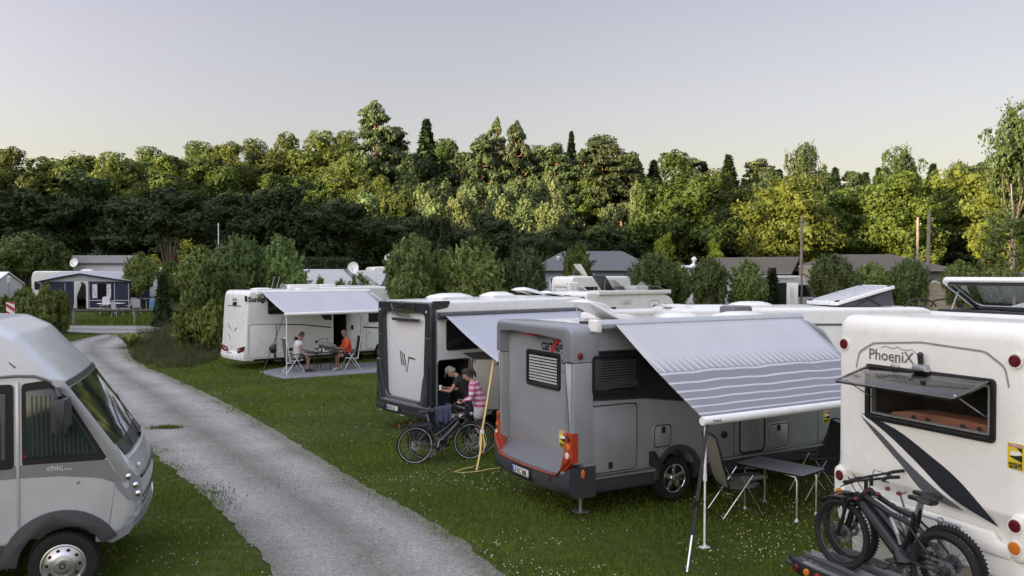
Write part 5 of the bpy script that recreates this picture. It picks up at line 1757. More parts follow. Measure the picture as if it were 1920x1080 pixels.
def swoosh(pts, m):
    mb = MB(); n_ = len(pts) // 2
    up, lo = pts[:n_], pts[n_:][::-1]

    def cr(P, t):
        k = min(int(t), len(P) - 2); f = t - k
        g_ = lambda i: Vector(P[max(0, min(len(P) - 1, i))])
        a, b_, c, d = g_(k - 1), g_(k), g_(k + 1), g_(k + 2)
        return .5 * ((2 * b_) + (c - a) * f + (2 * a - 5 * b_ + 4 * c - d) * f * f + (3 * b_ - a - 3 * c + d) * f ** 3)
    N_ = 16
    U = [cr(up, (len(up) - 1) * i / N_) for i in range(N_ + 1)]; L_ = [cr(lo, (len(lo) - 1) * i / N_) for i in range(N_ + 1)]
    vs = [RE(p.x, p.y, .004) for p in U] + [RE(p.x, p.y, .004) for p in L_]
    mb.add(vs, [(i, i + 1, N_ + 2 + i, N_ + 1 + i) for i in range(N_)])
    return mb


sw = swoosh([(.76, 2.11), (.30, 2.005), (-.10, 1.82), (-.46, 1.62), (-.86, 1.29), (-.855, 1.285), (-.58, 1.365), (-.30, 1.50), (.03, 1.72), (.42, 1.945), (.755, 2.105)][:5] + [(.755, 2.105), (.40, 1.93), (.03, 1.70), (-.36, 1.44), (-.855, 1.285)][::-1], GREYINK)
sw.build('dark_swoosh', mat('decal_dark', (.018, .020, .024), .4), pho, smooth=False)
sw = swoosh([(.78, 2.085), (.50, 1.925), (.16, 1.69), (-.18, 1.49), (-.50, 1.345)] + [(.775, 2.08), (.58, 1.91), (.23, 1.64), (-.08, 1.40), (-.495, 1.34)][::-1], GREYINK)
sw.build('grey_swoosh', mat('decal_grey', (.085, .09, .10), .4), pho, smooth=False)
warning_sticker(pho, RE, -.945, -1.095, 1.86, 2.10, True)
# roof hatch, open
o = MB().ring(rrect(1.02, 1.78, -.52, .66, .08), rrect(1.10, 1.70, -.44, .58, .06), TOP(3.215), -.03, .045).build('roof_hatch', BLACK, pho, bevel=.01)
MB().ring(rrect(.96, 1.84, -.58, .72, .1), rrect(1.03, 1.77, -.51, .65, .08), TOP(3.215), -.03, .018).build('hatch_flange', WHITE, o)
ha = R(29)
lmp = lambda u, v, d: (1.74 - u * math.cos(ha) + d * math.sin(ha), v, 3.245 + u * math.sin(ha) + d * math.cos(ha))
MB().ring(rrect(0, .74, -.50, .66, .10, 6), rrect(.05, .69, -.45, .61, .08, 6), lmp, -.02, .03).build('lid_frame', WHITE, o, bevel=.01)
MB().ring(rrect(.05, .69, -.45, .61, .08, 6), rrect(.085, .655, -.415, .575, .06, 6), lmp, -.04, .0).build('lid_seal', BLACK, o, bevel=.006)
MB().pad(rrect(.03, .71, -.47, .63, .09, 6), lmp, .0, .028, .012).build('lid', CLEARGL, o)
for y in (.56, -.42):
    MB().tube([(1.18, y, 3.25), lmp(.50, y, -.03)], .009, 8).build('stay', STEEL, o)
MB().box(1.15, 1.65, .30, .50, 3.215, 3.235).build('blind_cassette', ROOFP, o)
roof_vent(pho, 2.9, .55, 3.215, .7, .5, 0, WHITE, 'roof_light', .07)
# rear bicycle carrier
ca = MB()
ca.box(-.95, -.02, -1.15, .92, .50, .545)
car_ = ca.build('bicycle_carrier', mat('checker_alu', (.13, .13, .135), .38, metal=.8, var=.25, vscale=18, bump=.5, bscale=50), pho, bevel=.008)
ln = MB()
for i in range(46):
    for j in range(5):
        y = -1.12 + i * .043; x = -.90 + j * .045
        a = R(45 if (i + j) % 2 else -45)
        c_, s_ = math.cos(a), math.sin(a)
        ln.add([(x + c_ * .014, y + s_ * .014, .5455), (x - s_ * .004, y + c_ * .004, .5475), (x - c_ * .014, y - s_ * .014, .5455), (x + s_ * .004, y - c_ * .004, .5475)], [(0, 1, 2, 3)])
ln.build('tread_pattern', CHROME, car_, smooth=False)
for x in (-.62, -.36):
    tr = MB()
    tr.add([(x - .045, -1.15, .56), (x + .045, -1.15, .56), (x + .055, -1.15, .60), (x + .065, -1.15, .60), (x + .05, -1.15, .55), (x - .05, -1.15, .55), (x - .065, -1.15, .60), (x - .055, -1.15, .60)] +
           [(x - .045, .92, .56), (x + .045, .92, .56), (x + .055, .92, .60), (x + .065, .92, .60), (x + .05, .92, .55), (x - .05, .92, .55), (x - .065, .92, .60), (x - .055, .92, .60)],
           [(i, (i + 1) % 8, 8 + (i + 1) % 8, 8 + i) for i in range(8)])
    tr.build('wheel_channel', STEEL, car_)
MB().pad([(.88, .50), (.93, .62), (.86, .90), (.80, .90), (.78, .50)], REAR(-.30), 0, .012, .003).build('side_plate', STEEL, car_)
lb = MB(); rb = []
for k in range(15):
    t = k / 14; y = .92 - 2.1 * t
    bend = .10 * max(0, (y - .62) / .3) ** 2
    h0 = .60 - .02 * t; hh = .135 - .05 * max(0, (y - .62) / .3) ** 2
    rb += [(-.93 + bend, y, h0), (-.985 + bend, y, h0), (-.995 + bend, y, h0 - hh), (-.93 + bend, y, h0 - hh)]
lb.add(rb, [(k * 4 + i, k * 4 + (i + 1) % 4, (k + 1) * 4 + (i + 1) % 4, (k + 1) * 4 + i) for k in range(14) for i in range(4)] + [(0, 1, 2, 3), (56, 57, 58, 59)])
lbo = lb.build('lamp_bar', BLACK, car_, bevel=.008)
MB().box(-.985, -.92, -1.16, .62, .598, .612).build('bar_top_rail', STEEL, lbo)
LB = REAR(-.99)
for y, m_ in ((.70, DKRED), (.55, AMBER), (.40, RED)):
    lamp(lbo, LB, y, .53, .038, m_, name='lens', d=.02)
ov = [(.255 + .062 * math.cos(2 * PI * k / 24), .525 + .042 * math.sin(2 * PI * k / 24)) for k in range(24)]
MB().prism(ov, LB, 0, .012).build('country_badge', PLATE, lbo)
text('D', .062, LB, .278, .503, INK, lbo, flip=True, bold=.003, depth=.014)
number_plate(lbo, REAR(-.995), .13, .465, 'OZ PX 75', w=.52)
MB().tube([(-.985, .245, .60), (-1.0, .19, .57), (-1.0, .15, .50), (-.99, .14, .44)], .008, 6).build('cable', BLACK, lbo)
# upright holders with cross bar and red clamps
up = MB()
up.tube([(-.22, -.02, .545), (-.22, -.02, 1.26)], .03, 12)
up.tube([(-.22, -.42, .545), (-.22, -.42, 1.02)], .038, 12).tube([(-.22, -.42, 1.02), (-.22, -.42, 1.24)], .026, 12)
up.tube([(-.22, .16, 1.245), (-.22, -.62, 1.245)], .013, 10).ball((-.22, -.62, 1.245), .02, 8, 6).ball((-.22, .14, 1.25), .032, 8, 6).ball((-.22, -.42, 1.25), .034, 10, 6)
up.tube([(-.22, .12, 1.25), (-.40, .16, 1.36), (-.58, .24, 1.34)], .012, 8).tube([(-.22, .0, 1.27), (-.25, .02, 1.40), (-.24, -.04, 1.44)], .012, 8)
up.build('holder_frame', STEEL, car_)
KN = mat('knob_red', (.14, .012, .025), .35)
for p in ((-.60, .26, 1.335), (-.42, .15, 1.39), (-.26, .03, 1.41), (-.50, .22, 1.42), (-.34, .10, 1.45)):
    MB().ball(p, .028, 10, 6, (1, 1, .8)).build('clamp_knob', KN, car_)

# ================================================================== silver motorhome in the left foreground (nose to the right)
W = 2.27
lef = empty('motorhome', (-5.0, 10.41, 0), R(20), 'silver motorhome nosing in at the left edge with dark cab glass and steel wheel', 'motorhome')
S = SIDE(W)
SIL = [(-5.2, .64, 0), (-5.2, 3.12, .2), (-1.9, 3.16, .8), (-1.20, 3.13, .3), (-.92, 2.99, .2), (-.70, 2.74, .2), (-.43, 2.45, .15), (-.24, 2.17, .2), (.12, 1.64, .03), (.24, 1.48, .10), (.32, 1.28, .12), (.355, 1.08, .1), (.33, .84, .08), (.25, .68, .1), (.06, .58, .05), (-.2, .58, 0)]


def ldef(x, y, z):
    # plan curvature of the nose and slight taper of the roof
    if x > -1.2:
        t = (x + 1.2) / 1.5
        x -= .08 * (abs(y) / (W / 2)) ** 2.4 * min(1, t) ** 1.2
    if z > 2.3:
        y *= 1 - .09 * ((z - 2.3) / .85) ** 1.5
    return (x, y, z)


prof = fillet(SIL, .1, 5)
body = shell_mesh(prof, W / 2, .10, 12, deform=ldef).build('body', SILV, lef, angle=40)
carve(body, [wheel_well(-.49, .40, .47, -1, W)])
under(lef, -5, -.95, W, .36, .64)


def skin(v0, v1, y0, y1, off, nu=8, nv=10):
    """sheet following the nose profile between two silhouette points"""
    a, b_ = Vector(v0), Vector(v1)
    nrm = Vector((-(b_ - a).y, (b_ - a).x)).normalized() * -1
    if nrm.x < 0 and nrm.y < 0: nrm = -nrm
    vs = []
    for d in (off, off - .02):
        for i in range(nv + 1):
            t = i / nv; p = a.lerp(b_, t)
            yl0 = y0[0] + (y0[1] - y0[0]) * t if isinstance(y0, tuple) else y0
            yl1 = y1[0] + (y1[1] - y1[0]) * t if isinstance(y1, tuple) else y1
            bow = .035 * math.sin(PI * t)
            for j in range(nu + 1):
                y = yl0 + (yl1 - yl0) * j / nu
                q = ldef(p.x + nrm.x * (d + bow * .0), y, p.y + nrm.y * (d))
                vs.append(q)
    m_ = nu + 1; o_ = (nv + 1) * m_
    fs = []
    for i in range(nv):
        for j in range(nu):
            fs.append((i * m_ + j, i * m_ + j + 1, (i + 1) * m_ + j + 1, (i + 1) * m_ + j))
            fs.append((o_ + i * m_ + j, o_ + (i + 1) * m_ + j, o_ + (i + 1) * m_ + j + 1, o_ + i * m_ + j + 1))
    return MB().add(vs, fs)


GLASSF = mat('windscreen_glass', (.016, .020, .020), .05, spec=.9, coat=.5, var=.2)
ws = skin((-.385, 2.37), (.085, 1.68), -1.06, 1.06, .012, 16, 12).build('windscreen', GLASSF, lef, angle=60)
skin((-.43, 2.44), (-.39, 2.38), -1.08, 1.08, .018, 16, 2).build('screen_top_edge', BLACK, lef)
skin((.09, 1.68), (.20, 1.54), -.98, .98, .010, 16, 4).build('wiper_cowl', BLACK, lef)
wp = MB()
for y in (-.55, .25):
    MB().tube([ldef(.20, y, 1.58), ldef(.04, y + .15, 1.82), ldef(-.10, y + .55, 2.03)], .010, 6).build('wiper', BLACK, lef)
wp.tube([ldef(.20, .2, 1.53), ldef(.21, .2, 1.60)], .02, 8)
wp.build('bonnet_camera', BLACK, lef)
# bonnet shoulder lip
MB().tube([ldef(.225, y, 1.50) for y in [-.98 + 1.96 * k / 14 for k in range(15)]], .018, 8).build('bonnet_edge', SILV, lef)
# sides: black cab glazing, pillar, grey band, stripe
MB().prism(fillet([(-.88, 1.535, .02), (-.88, 2.44, .05), (-.62, 2.47, .15), (-.40, 2.30, .1), (-.02, 1.535, .04)], .03), S, -.05, .004).build('cab_glazing', BLACK, lef)
MB().pad(fillet([(-.84, 1.60, .02), (-.84, 2.36, .03), (-.58, 2.38, .08), (-.44, 2.22, .06), (-.11, 1.60, .03)], .03), S, 0, .010, .004).build('cab_window', mat('cab_window_glass', (.020, .032, .030), .08, spec=.8, coat=.3, var=.4, vscale=2.5), lef)
cw = MB()
for k in range(15):
    u = -.78 + k * .045
    vt = min(2.30, 2.30 - max(0, (u + .56)) * 1.75)
    if vt > 1.64: cw.prism([(u, 1.63), (u + .018, 1.63), (u + .008, vt), (u - .004, vt)], S, .0105, .0125)
cw.build('pleated_blind', mat('pleat_grey_green', (.026, .038, .035), .5), lef, smooth=False)
pil = MB().prism(fillet([(-.66, 2.50, .05), (-.47, 2.46, .05), (-.26, 2.15, .1), (.08, 1.64, .1), (.20, 1.40, .05), (.16, 1.22, .05), (.0, 1.50, .1), (-.42, 2.26, .08)], .05),
                 lambda u, v, d: (u, -W / 2 - d, v), -.06, .014).build('front_pillar', mat('pillar_silver', (.33, .34, .36), .35, metal=.15, coat=.3), lef, bevel=.008)
MB().prism([(-4.9, 1.37), (-4.9, 1.535), (-.03, 1.535), (.02, 1.44), (.12, 1.23), (-.10, 1.33), (-.5, 1.385), (-.9, 1.39)], S, -.02, .003).build('grey_band', MIDSIL, lef)
text('chic', .085, S, -.64, 1.455, mat('pale_decal', (.55, .55, .57), .4), lef, depth=.006, sx=1.2, bold=.001)
text('c-line', .05, S, -.50, 1.445, mat('pale_decal', (.55, .55, .57), .4), lef, depth=.006, sx=1.1)
lamp(lef, S, -.33, 1.30, .016, STEEL, name='fuel_lock')
MB().prism(rrect(-.865, -.835, 1.62, 1.65, .004), S, 0, .008).build('warning_label', RED, lef)
# door joint and living-area door window
MB().box(-.935, -.905, -W / 2 - .010, -W / 2 + .02, .66, 2.46).build('door_pillar', SILV, lef, bevel=.004)
MB().prism(fillet([(-2.0, 1.50), (-2.0, 2.44), (-.96, 2.44), (-.96, 1.50)], .05), S, -.004, .006).build('door_glazing', BLACK, lef)
MB().pad(fillet([(-1.9, 1.60), (-1.9, 2.34), (-1.03, 2.34), (-1.03, 1.60)], .03), S, 0, .014, .004).build('door_window', mat('door_window_glass', (.06, .065, .07), .1, spec=.8, var=.3, vscale=3), lef)
db = MB()
for k in range(19):
    u = -1.88 + k * .045
    db.prism([(u, 1.62), (u + .02, 1.62), (u + .02, 2.32), (u, 2.32)], S, .0145, .0160)
db.build('pleated_blind', mat('pleat_grey', (.085, .088, .095), .5), lef, smooth=False)
# roof arch line above the cab glazing
MB().tube([(x_, -W / 2 - .004 + .0 * x_, z_) for x_, z_ in ((-3, 2.47), (-1.3, 2.51), (-.95, 2.53), (-.75, 2.52), (-.58, 2.45))], .016, 8).build('drip_rail', GREYINK, lef)
MB().tube([ldef(-1.75, -W / 2 + .10, 3.0), ldef(-1.2, -W / 2 + .02, 2.86), ldef(-.93, -W / 2 + .005, 2.62)], .010, 6).build('roof_joint', GREYINK, lef)
# mirror: drops from the roof edge
mm = MB(); mm.tube([(-.52, -W / 2, 2.36), (-.50, -W / 2 - .16, 2.38), (-.47, -W / 2 - .22, 2.30)], .03, 8)
mo = mm.build('mirror', DARKG, lef)
MB().pad(fillet([(-.54, 1.90, .06), (-.56, 2.26, .04), (-.38, 2.30, .03), (-.36, 2.0, .05), (-.42, 1.85, .03)], .04), SIDE(W + .40), -.10, .09, .03).build('mirror_housing', DARKG, mo)
# wheel arch and skirt
arch_trim(lef, -.49, .38, .45, .62, S, 26, 178, m=mat('arch_grey', (.045, .047, .052), .5, bump=.05, bscale=150), d=.02)
MB().prism([(-4.9, .40), (-4.9, .64), (-1.06, .66), (-1.02, .40)], S, -.05, .016).build('skirt', mat('arch_grey', (.05, .052, .058), .5), lef)
fb = MB(); rb = []
for k in range(19):
    y = -1.13 + 2.26 * k / 18
    for x_, z_ in ((-.1, .76), (.335, .76), (.27, .66), (.10, .575), (-.1, .60)):
        rb.append(ldef(x_, y, z_))
fb.add(rb, [(k * 5 + i, k * 5 + (i + 1) % 5, (k + 1) * 5 + (i + 1) % 5, (k + 1) * 5 + i) for k in range(18) for i in range(5)] + [tuple(range(5)), tuple(range(90, 95))])
fb.build('bumper_lower', MIDSIL, lef, angle=50)
rb = []
cr_ = MB()
for k in range(19):
    y = -1.10 + 2.20 * k / 18
    for x_, z_ in ((.15, .735), (.355, .755), (.350, .72), (.15, .70)):
        rb.append(ldef(x_, y, z_))
cr_.add(rb, [(k * 4 + i, k * 4 + (i + 1) % 4, (k + 1) * 4 + (i + 1) % 4, (k + 1) * 4 + i) for k in range(18) for i in range(4)] + [tuple(range(4)), tuple(range(72, 76))])
cr_.build('bumper_trim', CHROME, lef, angle=50)
# headlamp wrapping the corner
hl = MB()
vs = []
for i, (x_, z_, w_) in enumerate(((.26, 1.42, .0), (.40, 1.40, .02), (.52, 1.30, .03), (.60, 1.14, .02), (.56, 1.06, 0), (.36, 1.12, .02), (.18, 1.24, .02))):
    vs.append(ldef(x_ + .06, -1.10, z_))
hx = [ldef(x_, y_, z_) for x_, y_, z_ in ((.12, -1.142, 1.42), (.26, -1.10, 1.42), (.35, -1.03, 1.28), (.40, -1.02, 1.10), (.39, -1.10, 1.02), (.26, -1.148, 1.06), (.12, -1.148, 1.24))]
hc = tuple(sum(c[i] for c in hx) / 7 + (.03 if i == 0 else -.02 if i == 1 else 0) for i in range(3))
hl.add(hx + [hc], [(i, (i + 1) % 7, 7) for i in range(7)])
ho = hl.build('headlight', MIDSIL, lef)
for p in ((.27, -1.125, 1.32), (.34, -1.10, 1.21), (.365, -1.10, 1.11)):
    q = ldef(*p)
    MB().ball((q[0], q[1] - .015, q[2]), .038, 12, 8, (.9, .5, 1)).build('projector_lens', CHROME, ho)
lamp(lef, lambda u, v, d: (ldef(.30, u, v)[0] + d, u, v), -.80, 1.38, .03, CLEAR, name='marker_lamp', d=.03)
# grille slots and lower light recess
for z_ in (.92, 1.0, 1.24):
    MB().tube([ldef(.35 - abs(z_ - 1.1) * .12, y, z_) for y in [-.8 + 1.6 * k / 12 for k in range(13)]], .02, 6).build('grille_slot', BLACK, lef)
q = [ldef(x_, y_, z_) for x_, y_, z_ in ((.22, -1.145, .82), (.36, -1.06, .92), (.375, -.97, 1.0), (.35, -1.06, .84))]
MB().add(q, [(0, 1, 2, 3)]).build('fog_recess', CHROME, lef)
wheel(lef, -.49, -W / 2 + .03, .365, None, 'steel', rimr=.235)
wheel(lef, -.49, W / 2 - .03, .365, None, 'steel', side=1, rimr=.235)
for s_ in (-1, 1):
    wheel(lef, -4.4, s_ * (W / 2 - .03), .365, None, 'steel', side=s_, rimr=.235)
# ================================================================== bicycles
MATB = mat('bike_black', (.007, .007, .008), .4, coat=.1)
RIMW = mat('reflective_band', (.45, .46, .47), .4)
REFL = mat('bike_grey', (.05, .05, .055), .4, metal=.5)


def bike_wheel(root, x, r, tyre, knob, white, spokes=28, name='wheel', motor=0.0, z=None):
    z = r if z is None else z
    M = Matrix.Translation((x, 0, z)) @ Matrix.Rotation(R(90), 4, 'X')
    t = MB(); n = 8
    prof = [(r - tyre / 2 + tyre / 2 * math.cos(2 * PI * k / n), tyre / 2 * math.sin(2 * PI * k / n)) for k in range(n)]
    t.lathe(prof, M, 48, close=True)
    if knob:
        for k in range(60):
            Mk = M @ Matrix.Rotation(2 * PI * k / 60, 4, 'Z')
            a = .012
            for s_, rr, ww in ((-.45, -.006, .012), (0, 0, .016), (.45, -.006, .012)):
                t.box(r + rr - .006, r + rr + .006, -.008, .008, tyre * s_ - ww / 2, tyre * s_ + ww / 2, Mk @ Matrix.Rotation(R(3) * (1 if s_ == 0 else 0), 4, 'Z'))
    w = t.build(name, RUBBER, root, angle=50)
    rm = r - tyre
    q = MB().lathe([(rm + .006, -.014), (rm + .006, .014), (rm - .012, .012), (rm - .022, 0), (rm - .012, -.012)], M, 48, close=True)
    q.build('rim', BLACK, w)
    s = MB()
    for k in range(spokes):
        a = 2 * PI * k / spokes; o = .25 if k % 2 else -.25
        sd = .025 if k % 4 < 2 else -.025
        s.tube([M @ Vector((.03 * math.cos(a + o * 4), .03 * math.sin(a + o * 4), sd)), M @ Vector(((rm - .012) * math.cos(a), (rm - .012) * math.sin(a), 0))], .0014, 4, cap=False)
    s.lathe([(.001, -.05), (.022 + motor, -.045), (.028 + motor, -.02), (.028 + motor, .02), (.022 + motor, .045), (.001, .05)], M, 16)
    s.build('spokes', STEEL if white else REFL, w)
    if white:
        for d in (-1, 1):
            MB().lathe([(rm + .010, d * .4 * tyre), (rm + .020, d * .46 * tyre), (rm + .021, d * .49 * tyre), (rm + .009, d * .43 * tyre)], M, 48, close=True).build('reflective_stripe', RIMW, w)
    d = MB().lathe([(.05, .030), (.09, .030), (.09, .033), (.05, .033)], M, 24, close=True)
    for k in range(6):
        Mk = M @ Matrix.Rotation(2 * PI * k / 6, 4, 'Z')
        d.box(.02, .055, -.004, .004, .030, .033, Mk)
    d.build('brake_disc', STEEL, w)
    return w


def bike_common(root, wb, r, saddle, bars, bb, head_top, head_low, wide, rise=0.0, grips=BLACK):
    M2 = lambda p: p
    # saddle
    sx, sz = saddle
    mb = MB()
    vs = []
    prof = [(-.13, .075, .02), (-.10, .085, .03), (-.02, .07, .025), (.06, .03, .015), (.14, .018, .01), (.15, .010, .0)]
    for (x, w, h) in prof:
        vs += [(sx + x, -w, sz - .01), (sx + x, -w * .6, sz + h), (sx + x, w * .6, sz + h), (sx + x, w, sz - .01), (sx + x, w * .5, sz - .03), (sx + x, -w * .5, sz - .03)]
    mb.add(vs, [(k * 6 + i, k * 6 + (i + 1) % 6, (k + 1) * 6 + (i + 1) % 6, (k + 1) * 6 + i) for k in range(5) for i in range(6)] + [tuple(range(6)), tuple(range(30, 36))])
    mb.build('saddle', BLACK, root, angle=60)
    hx, hz_ = bars
    b = MB()
    b.tube([(hx - .05, -wide / 2, hz_ + .02), (hx - .01, -wide / 4, hz_ + rise), (hx + .02, -.03, hz_), (hx + .02, .03, hz_), (hx - .01, wide / 4, hz_ + rise), (hx - .05, wide / 2, hz_ + .02)], .013, 8)
    b.tube([(hx + .02, 0, hz_), head_top], .019, 8)
    o = b.build('handlebar', BLACK, root)
    for s_ in (-1, 1):
        MB().tube([(hx - .055, s_ * wide / 2 + s_ * .01, hz_ + .022), (hx - .035, s_ * (wide / 2 - .13), hz_ + .018 + rise * .3)], .018, 10).build('grip', grips, o)
        MB().tube([(hx - .03, s_ * (wide / 2 - .14), hz_), (hx + .05, s_ * (wide / 2 - .12), hz_ - .03), (hx + .035, s_ * (wide / 2 - .03), hz_ - .05)], .006, 6).ball((hx - .03, s_ * (wide / 2 - .16), hz_ + .02), .018, 8, 6).build('brake_lever', BLACK, o)
        MB().tube([(hx, s_ * (wide / 2 - .15), hz_), (hx + .12, s_ * wide * .2, hz_ + .02), (hx + .09, s_ * .03, hz_ - .18), (wb, s_ * .04, r + .35)], .0035, 5).build('brake_cable', BLACK, o)


def mtb():
    root = empty('mountain_bike')
    wb, r = 1.22, .365
    bike_wheel(root, 0, r, .056, True, False, motor=.02); bike_wheel(root, wb, r, .056, True, False)
    bb = (.43, 0, r - .01); hl_ = (.985, 0, .74); ht = (.93, 0, .86)
    fr = MB()
    fr.tube([ht, hl_], .032, 10)
    fr.tube([(hl_[0] - .02, 0, hl_[2] + .01), (.80, 0, .62), (.52, 0, .40)], .05, 10, radii=[.045, .058, .06])
    fr.tube([(ht[0] - .02, 0, ht[2] - .03), (.62, 0, .74), (.36, 0, .70)], .028, 10, radii=[.032, .026, .024])
    fr.tube([(.33, 0, .82), (.36, 0, .66), (.44, 0, .45)], .024, 8)
    fr.tube([(.50, 0, .42), (.40, 0, .34), (.48, 0, .30)], .07, 12, radii=[.06, .085, .055])
    f = fr.build('frame', MATB, root)
    s = MB()
    for y in (-.06, .06):
        s.tube([(0, y, r), (.22, y, .36), (.40, y * .6, .38)], .013, 8)
        s.tube([(0, y, r), (.20, y, .56), (.36, y * .5, .68)], .011, 8)
    s.build('swingarm', MATB, root)
    MB().tube([(.60, 0, .70), (.52, 0, .56)], .026, 10).tube([(.54, 0, .60), (.48, 0, .47)], .016, 8).build('shock_absorber', STEEL, root)
    MB().tube([(.36, 0, .68), (.28, 0, .96)], .016, 8).build('seat_post', STEEL, root)
    k = MB()
    for y in (-.065, .065):
        k.tube([(wb, y, r), (wb - .075, y, .56)], .022, 8).tube([(wb - .065, y, .54), (wb - .13, y, .76)], .017, 8)
    k.tube([(wb - .13, -.07, .755), (wb - .13, .07, .755)], .022, 8)
    k.tube([(wb - .085, -.065, .60), (wb - .06, -.06, .765), (wb - .06, .06, .765), (wb - .085, .065, .60)], .012, 6)
    k.build('fork', MATB, root)
    mg = MB(); vs = []
    for i in range(9):
        a = R(20 + 75 * i / 8); rr = r + .045
        for y in (-.045, -.02, .02, .045):
            vs.append((wb + rr * math.cos(a + .35) * 1.0, y, r + (rr - abs(y) * .5) * math.sin(a + .35)))
    mg.add(vs, [(i * 4 + j, i * 4 + j + 1, (i + 1) * 4 + j + 1, (i + 1) * 4 + j) for i in range(8) for j in range(3)])
    g = mg.build('mudguard', BLACK, root)
    m_ = g.modifiers.new('s', 'SOLIDIFY'); m_.thickness = .004
    c = MB(); M = Matrix.Translation((.43, .06, r - .02)) @ Matrix.Rotation(R(90), 4, 'X')
    c.lathe([(.05, 0), (.085, .0), (.085, .008), (.05, .008)], M, 24, close=True)
    c.tube([(.43, .08, r - .02), (.56, .08, r - .12)], .012, 8).box(.52, .62, .085, .17, r - .135, r - .115)
    c.tube([(.43, -.08, r - .02), (.30, -.08, r + .08)], .012, 8).box(.25, .35, -.17, -.085, r + .07, r + .09)
    c.build('crankset', REFL, root)
    MB().lathe([(.02, .03), (.09, .035), (.075, .045), (.055, .055), (.02, .06)], Matrix.Translation((0, 0, r)) @ Matrix.Rotation(R(90), 4, 'X'), 20).build('cassette', STEEL, root)
    MB().tube([(.0, -.05, r - .03), (.05, -.06, r - .12), (.10, -.055, r - .2)], .014, 6).build('derailleur', MATB, root)
    MB().tube([(.43, -.055, r + .062), (0, -.045, r + .07)], .004, 5).tube([(.43, -.055, r - .10), (.1, -.05, r - .2)], .004, 5).build('chain', STEEL, root)
    bike_common(root, wb, r, (.26, .97), (.90, 1.00), bb, (.92, 0, .90), hl_, .74, .01)
    return root


def trek(wave=True, col=None, bag=False, basket=False):
    root = empty('bicycle')
    wb, r = 1.12, .355
    fm = col or mat('bike_graphite', (.03, .032, .036), .35, coat=.4)
    bike_wheel(root, 0, r, .045, False, True, 28); bike_wheel(root, wb, r, .045, False, True, 28)
    f = MB()
    f.tube([(.84, 0, .88), (.90, 0, .70)], .028, 10)
    if wave:
        f.tube([(.88, 0, .74), (.70, 0, .56), (.50, 0, .40), (.44, 0, .32)], .042, 10, radii=[.036, .048, .05, .045])
        f.tube([(.85, 0, .82), (.62, 0, .64), (.42, 0, .52), (.30, 0, .50)], .017, 8)
    else:
        f.tube([(.88, 0, .74), (.44, 0, .32)], .040, 10)
        f.tube([(.85, 0, .84), (.30, 0, .72)], .022, 8)
    f.tube([(.28, 0, .80), (.42, 0, .32)], .022, 8)
    f.tube([(.48, 0, .30), (.40, 0, .28)], .075, 12, radii=[.06, .075])
    for y in (-.05, .05):
        f.tube([(0, y, r), (.40, y * .6, .30)], .011, 8).tube([(0, y, r), (.31, y * .4, .68)], .009, 8)
    fo = f.build('frame', fm, root)
    MB().tube([(.30, 0, .76), (.24, 0, .96)], .014, 8).build('seat_post', STEEL, root)
    k = MB()
    for y in (-.055, .055):
        k.tube([(wb, y, r), (.95, y, .62)], .016, 8)
    k.tube([(.95, -.06, .62), (.95, .06, .62)], .018, 8).tube([(.95, 0, .62), (.90, 0, .70)], .018, 8)
    k.build('fork', MATB, root)
    for cx_, a0, a1 in ((0, 10, 190), (wb, 40, 170)):
        mg = MB(); vs = []
        for i in range(15):
            a = R(a0 + (a1 - a0) * i / 14); rr = r + .022
            for y in (-.028, 0, .028):
                vs.append((cx_ + rr * math.cos(a), y, r + (rr - abs(y) * .3) * math.sin(a)))
        mg.add(vs, [(i * 3 + j, i * 3 + j + 1, (i + 1) * 3 + j + 1, (i + 1) * 3 + j) for i in range(14) for j in range(2)])
        g = mg.build('mudguard', BLACK, root); m_ = g.modifiers.new('s', 'SOLIDIFY'); m_.thickness = .003
    c = MB()
    for y in (-.06, .06):
        c.tube([(-.30, y, .74), (.22, y, .76)], .006, 6).tube([(.0, y, r), (-.12, y, .73)], .006, 6).tube([(.0, y, r), (.08, y, .75)], .006, 6)
    c.tube([(-.30, -.06, .74), (-.30, .06, .74)], .006, 6)
    ro = c.build('rear_rack', BLACK, root)
    lamp(ro, lambda u, v, d: (-.30 - d, u, v), 0, .74, .025, RED, name='rear_light')
    if bag:
        MB().pad(rrect(-.26, .12, .42, .74, .05), lambda u, v, d: (u, -.07 - d, v), 0, .14, .04).build('pannier', mat('pannier_cloth', (.02, .02, .024), .8, bump=.3), root)
    c = MB(); M = Matrix.Translation((.43, .05, .29)) @ Matrix.Rotation(R(90), 4, 'X')
    c.lathe([(.06, 0), (.09, .0), (.09, .006), (.06, .006)], M, 24, close=True)
    c.tube([(.43, .07, .29), (.38, .07, .14)], .011, 8).box(.33, .43, .075, .16, .125, .145)
    c.tube([(.43, -.07, .29), (.48, -.07, .44)], .011, 8).box(.43, .53, -.16, -.075, .435, .455)
    c.build('crankset', STEEL, root)
    MB().tube([(.40, -.04, .36), (0, -.04, r + .04)], .004, 5).tube([(.40, -.04, .22), (0, -.04, r - .04)], .004, 5).build('chain', STEEL, root)
    MB().tube([(.34, -.05, .28), (.28, -.16, .02)], .010, 6).build('kickstand', MATB, root)
    bike_common(root, wb, r, (.22, .98), (.80, 1.07), None, (.84, 0, .90), None, .62, .0)
    MB().ball((.93, 0, .86), .035, 10, 8, (1, 1, 1)).build('headlight', CLEAR, root)
    MB().box(.80, .88, -.04, .04, 1.09, 1.13).build('display', BLACK, root, bevel=.008)
    return root


def phow(x, y, z):
    a = R(24); return (4.22 + x * math.cos(a) - y * math.sin(a), 8.43 + x * math.sin(a) + y * math.cos(a), z)


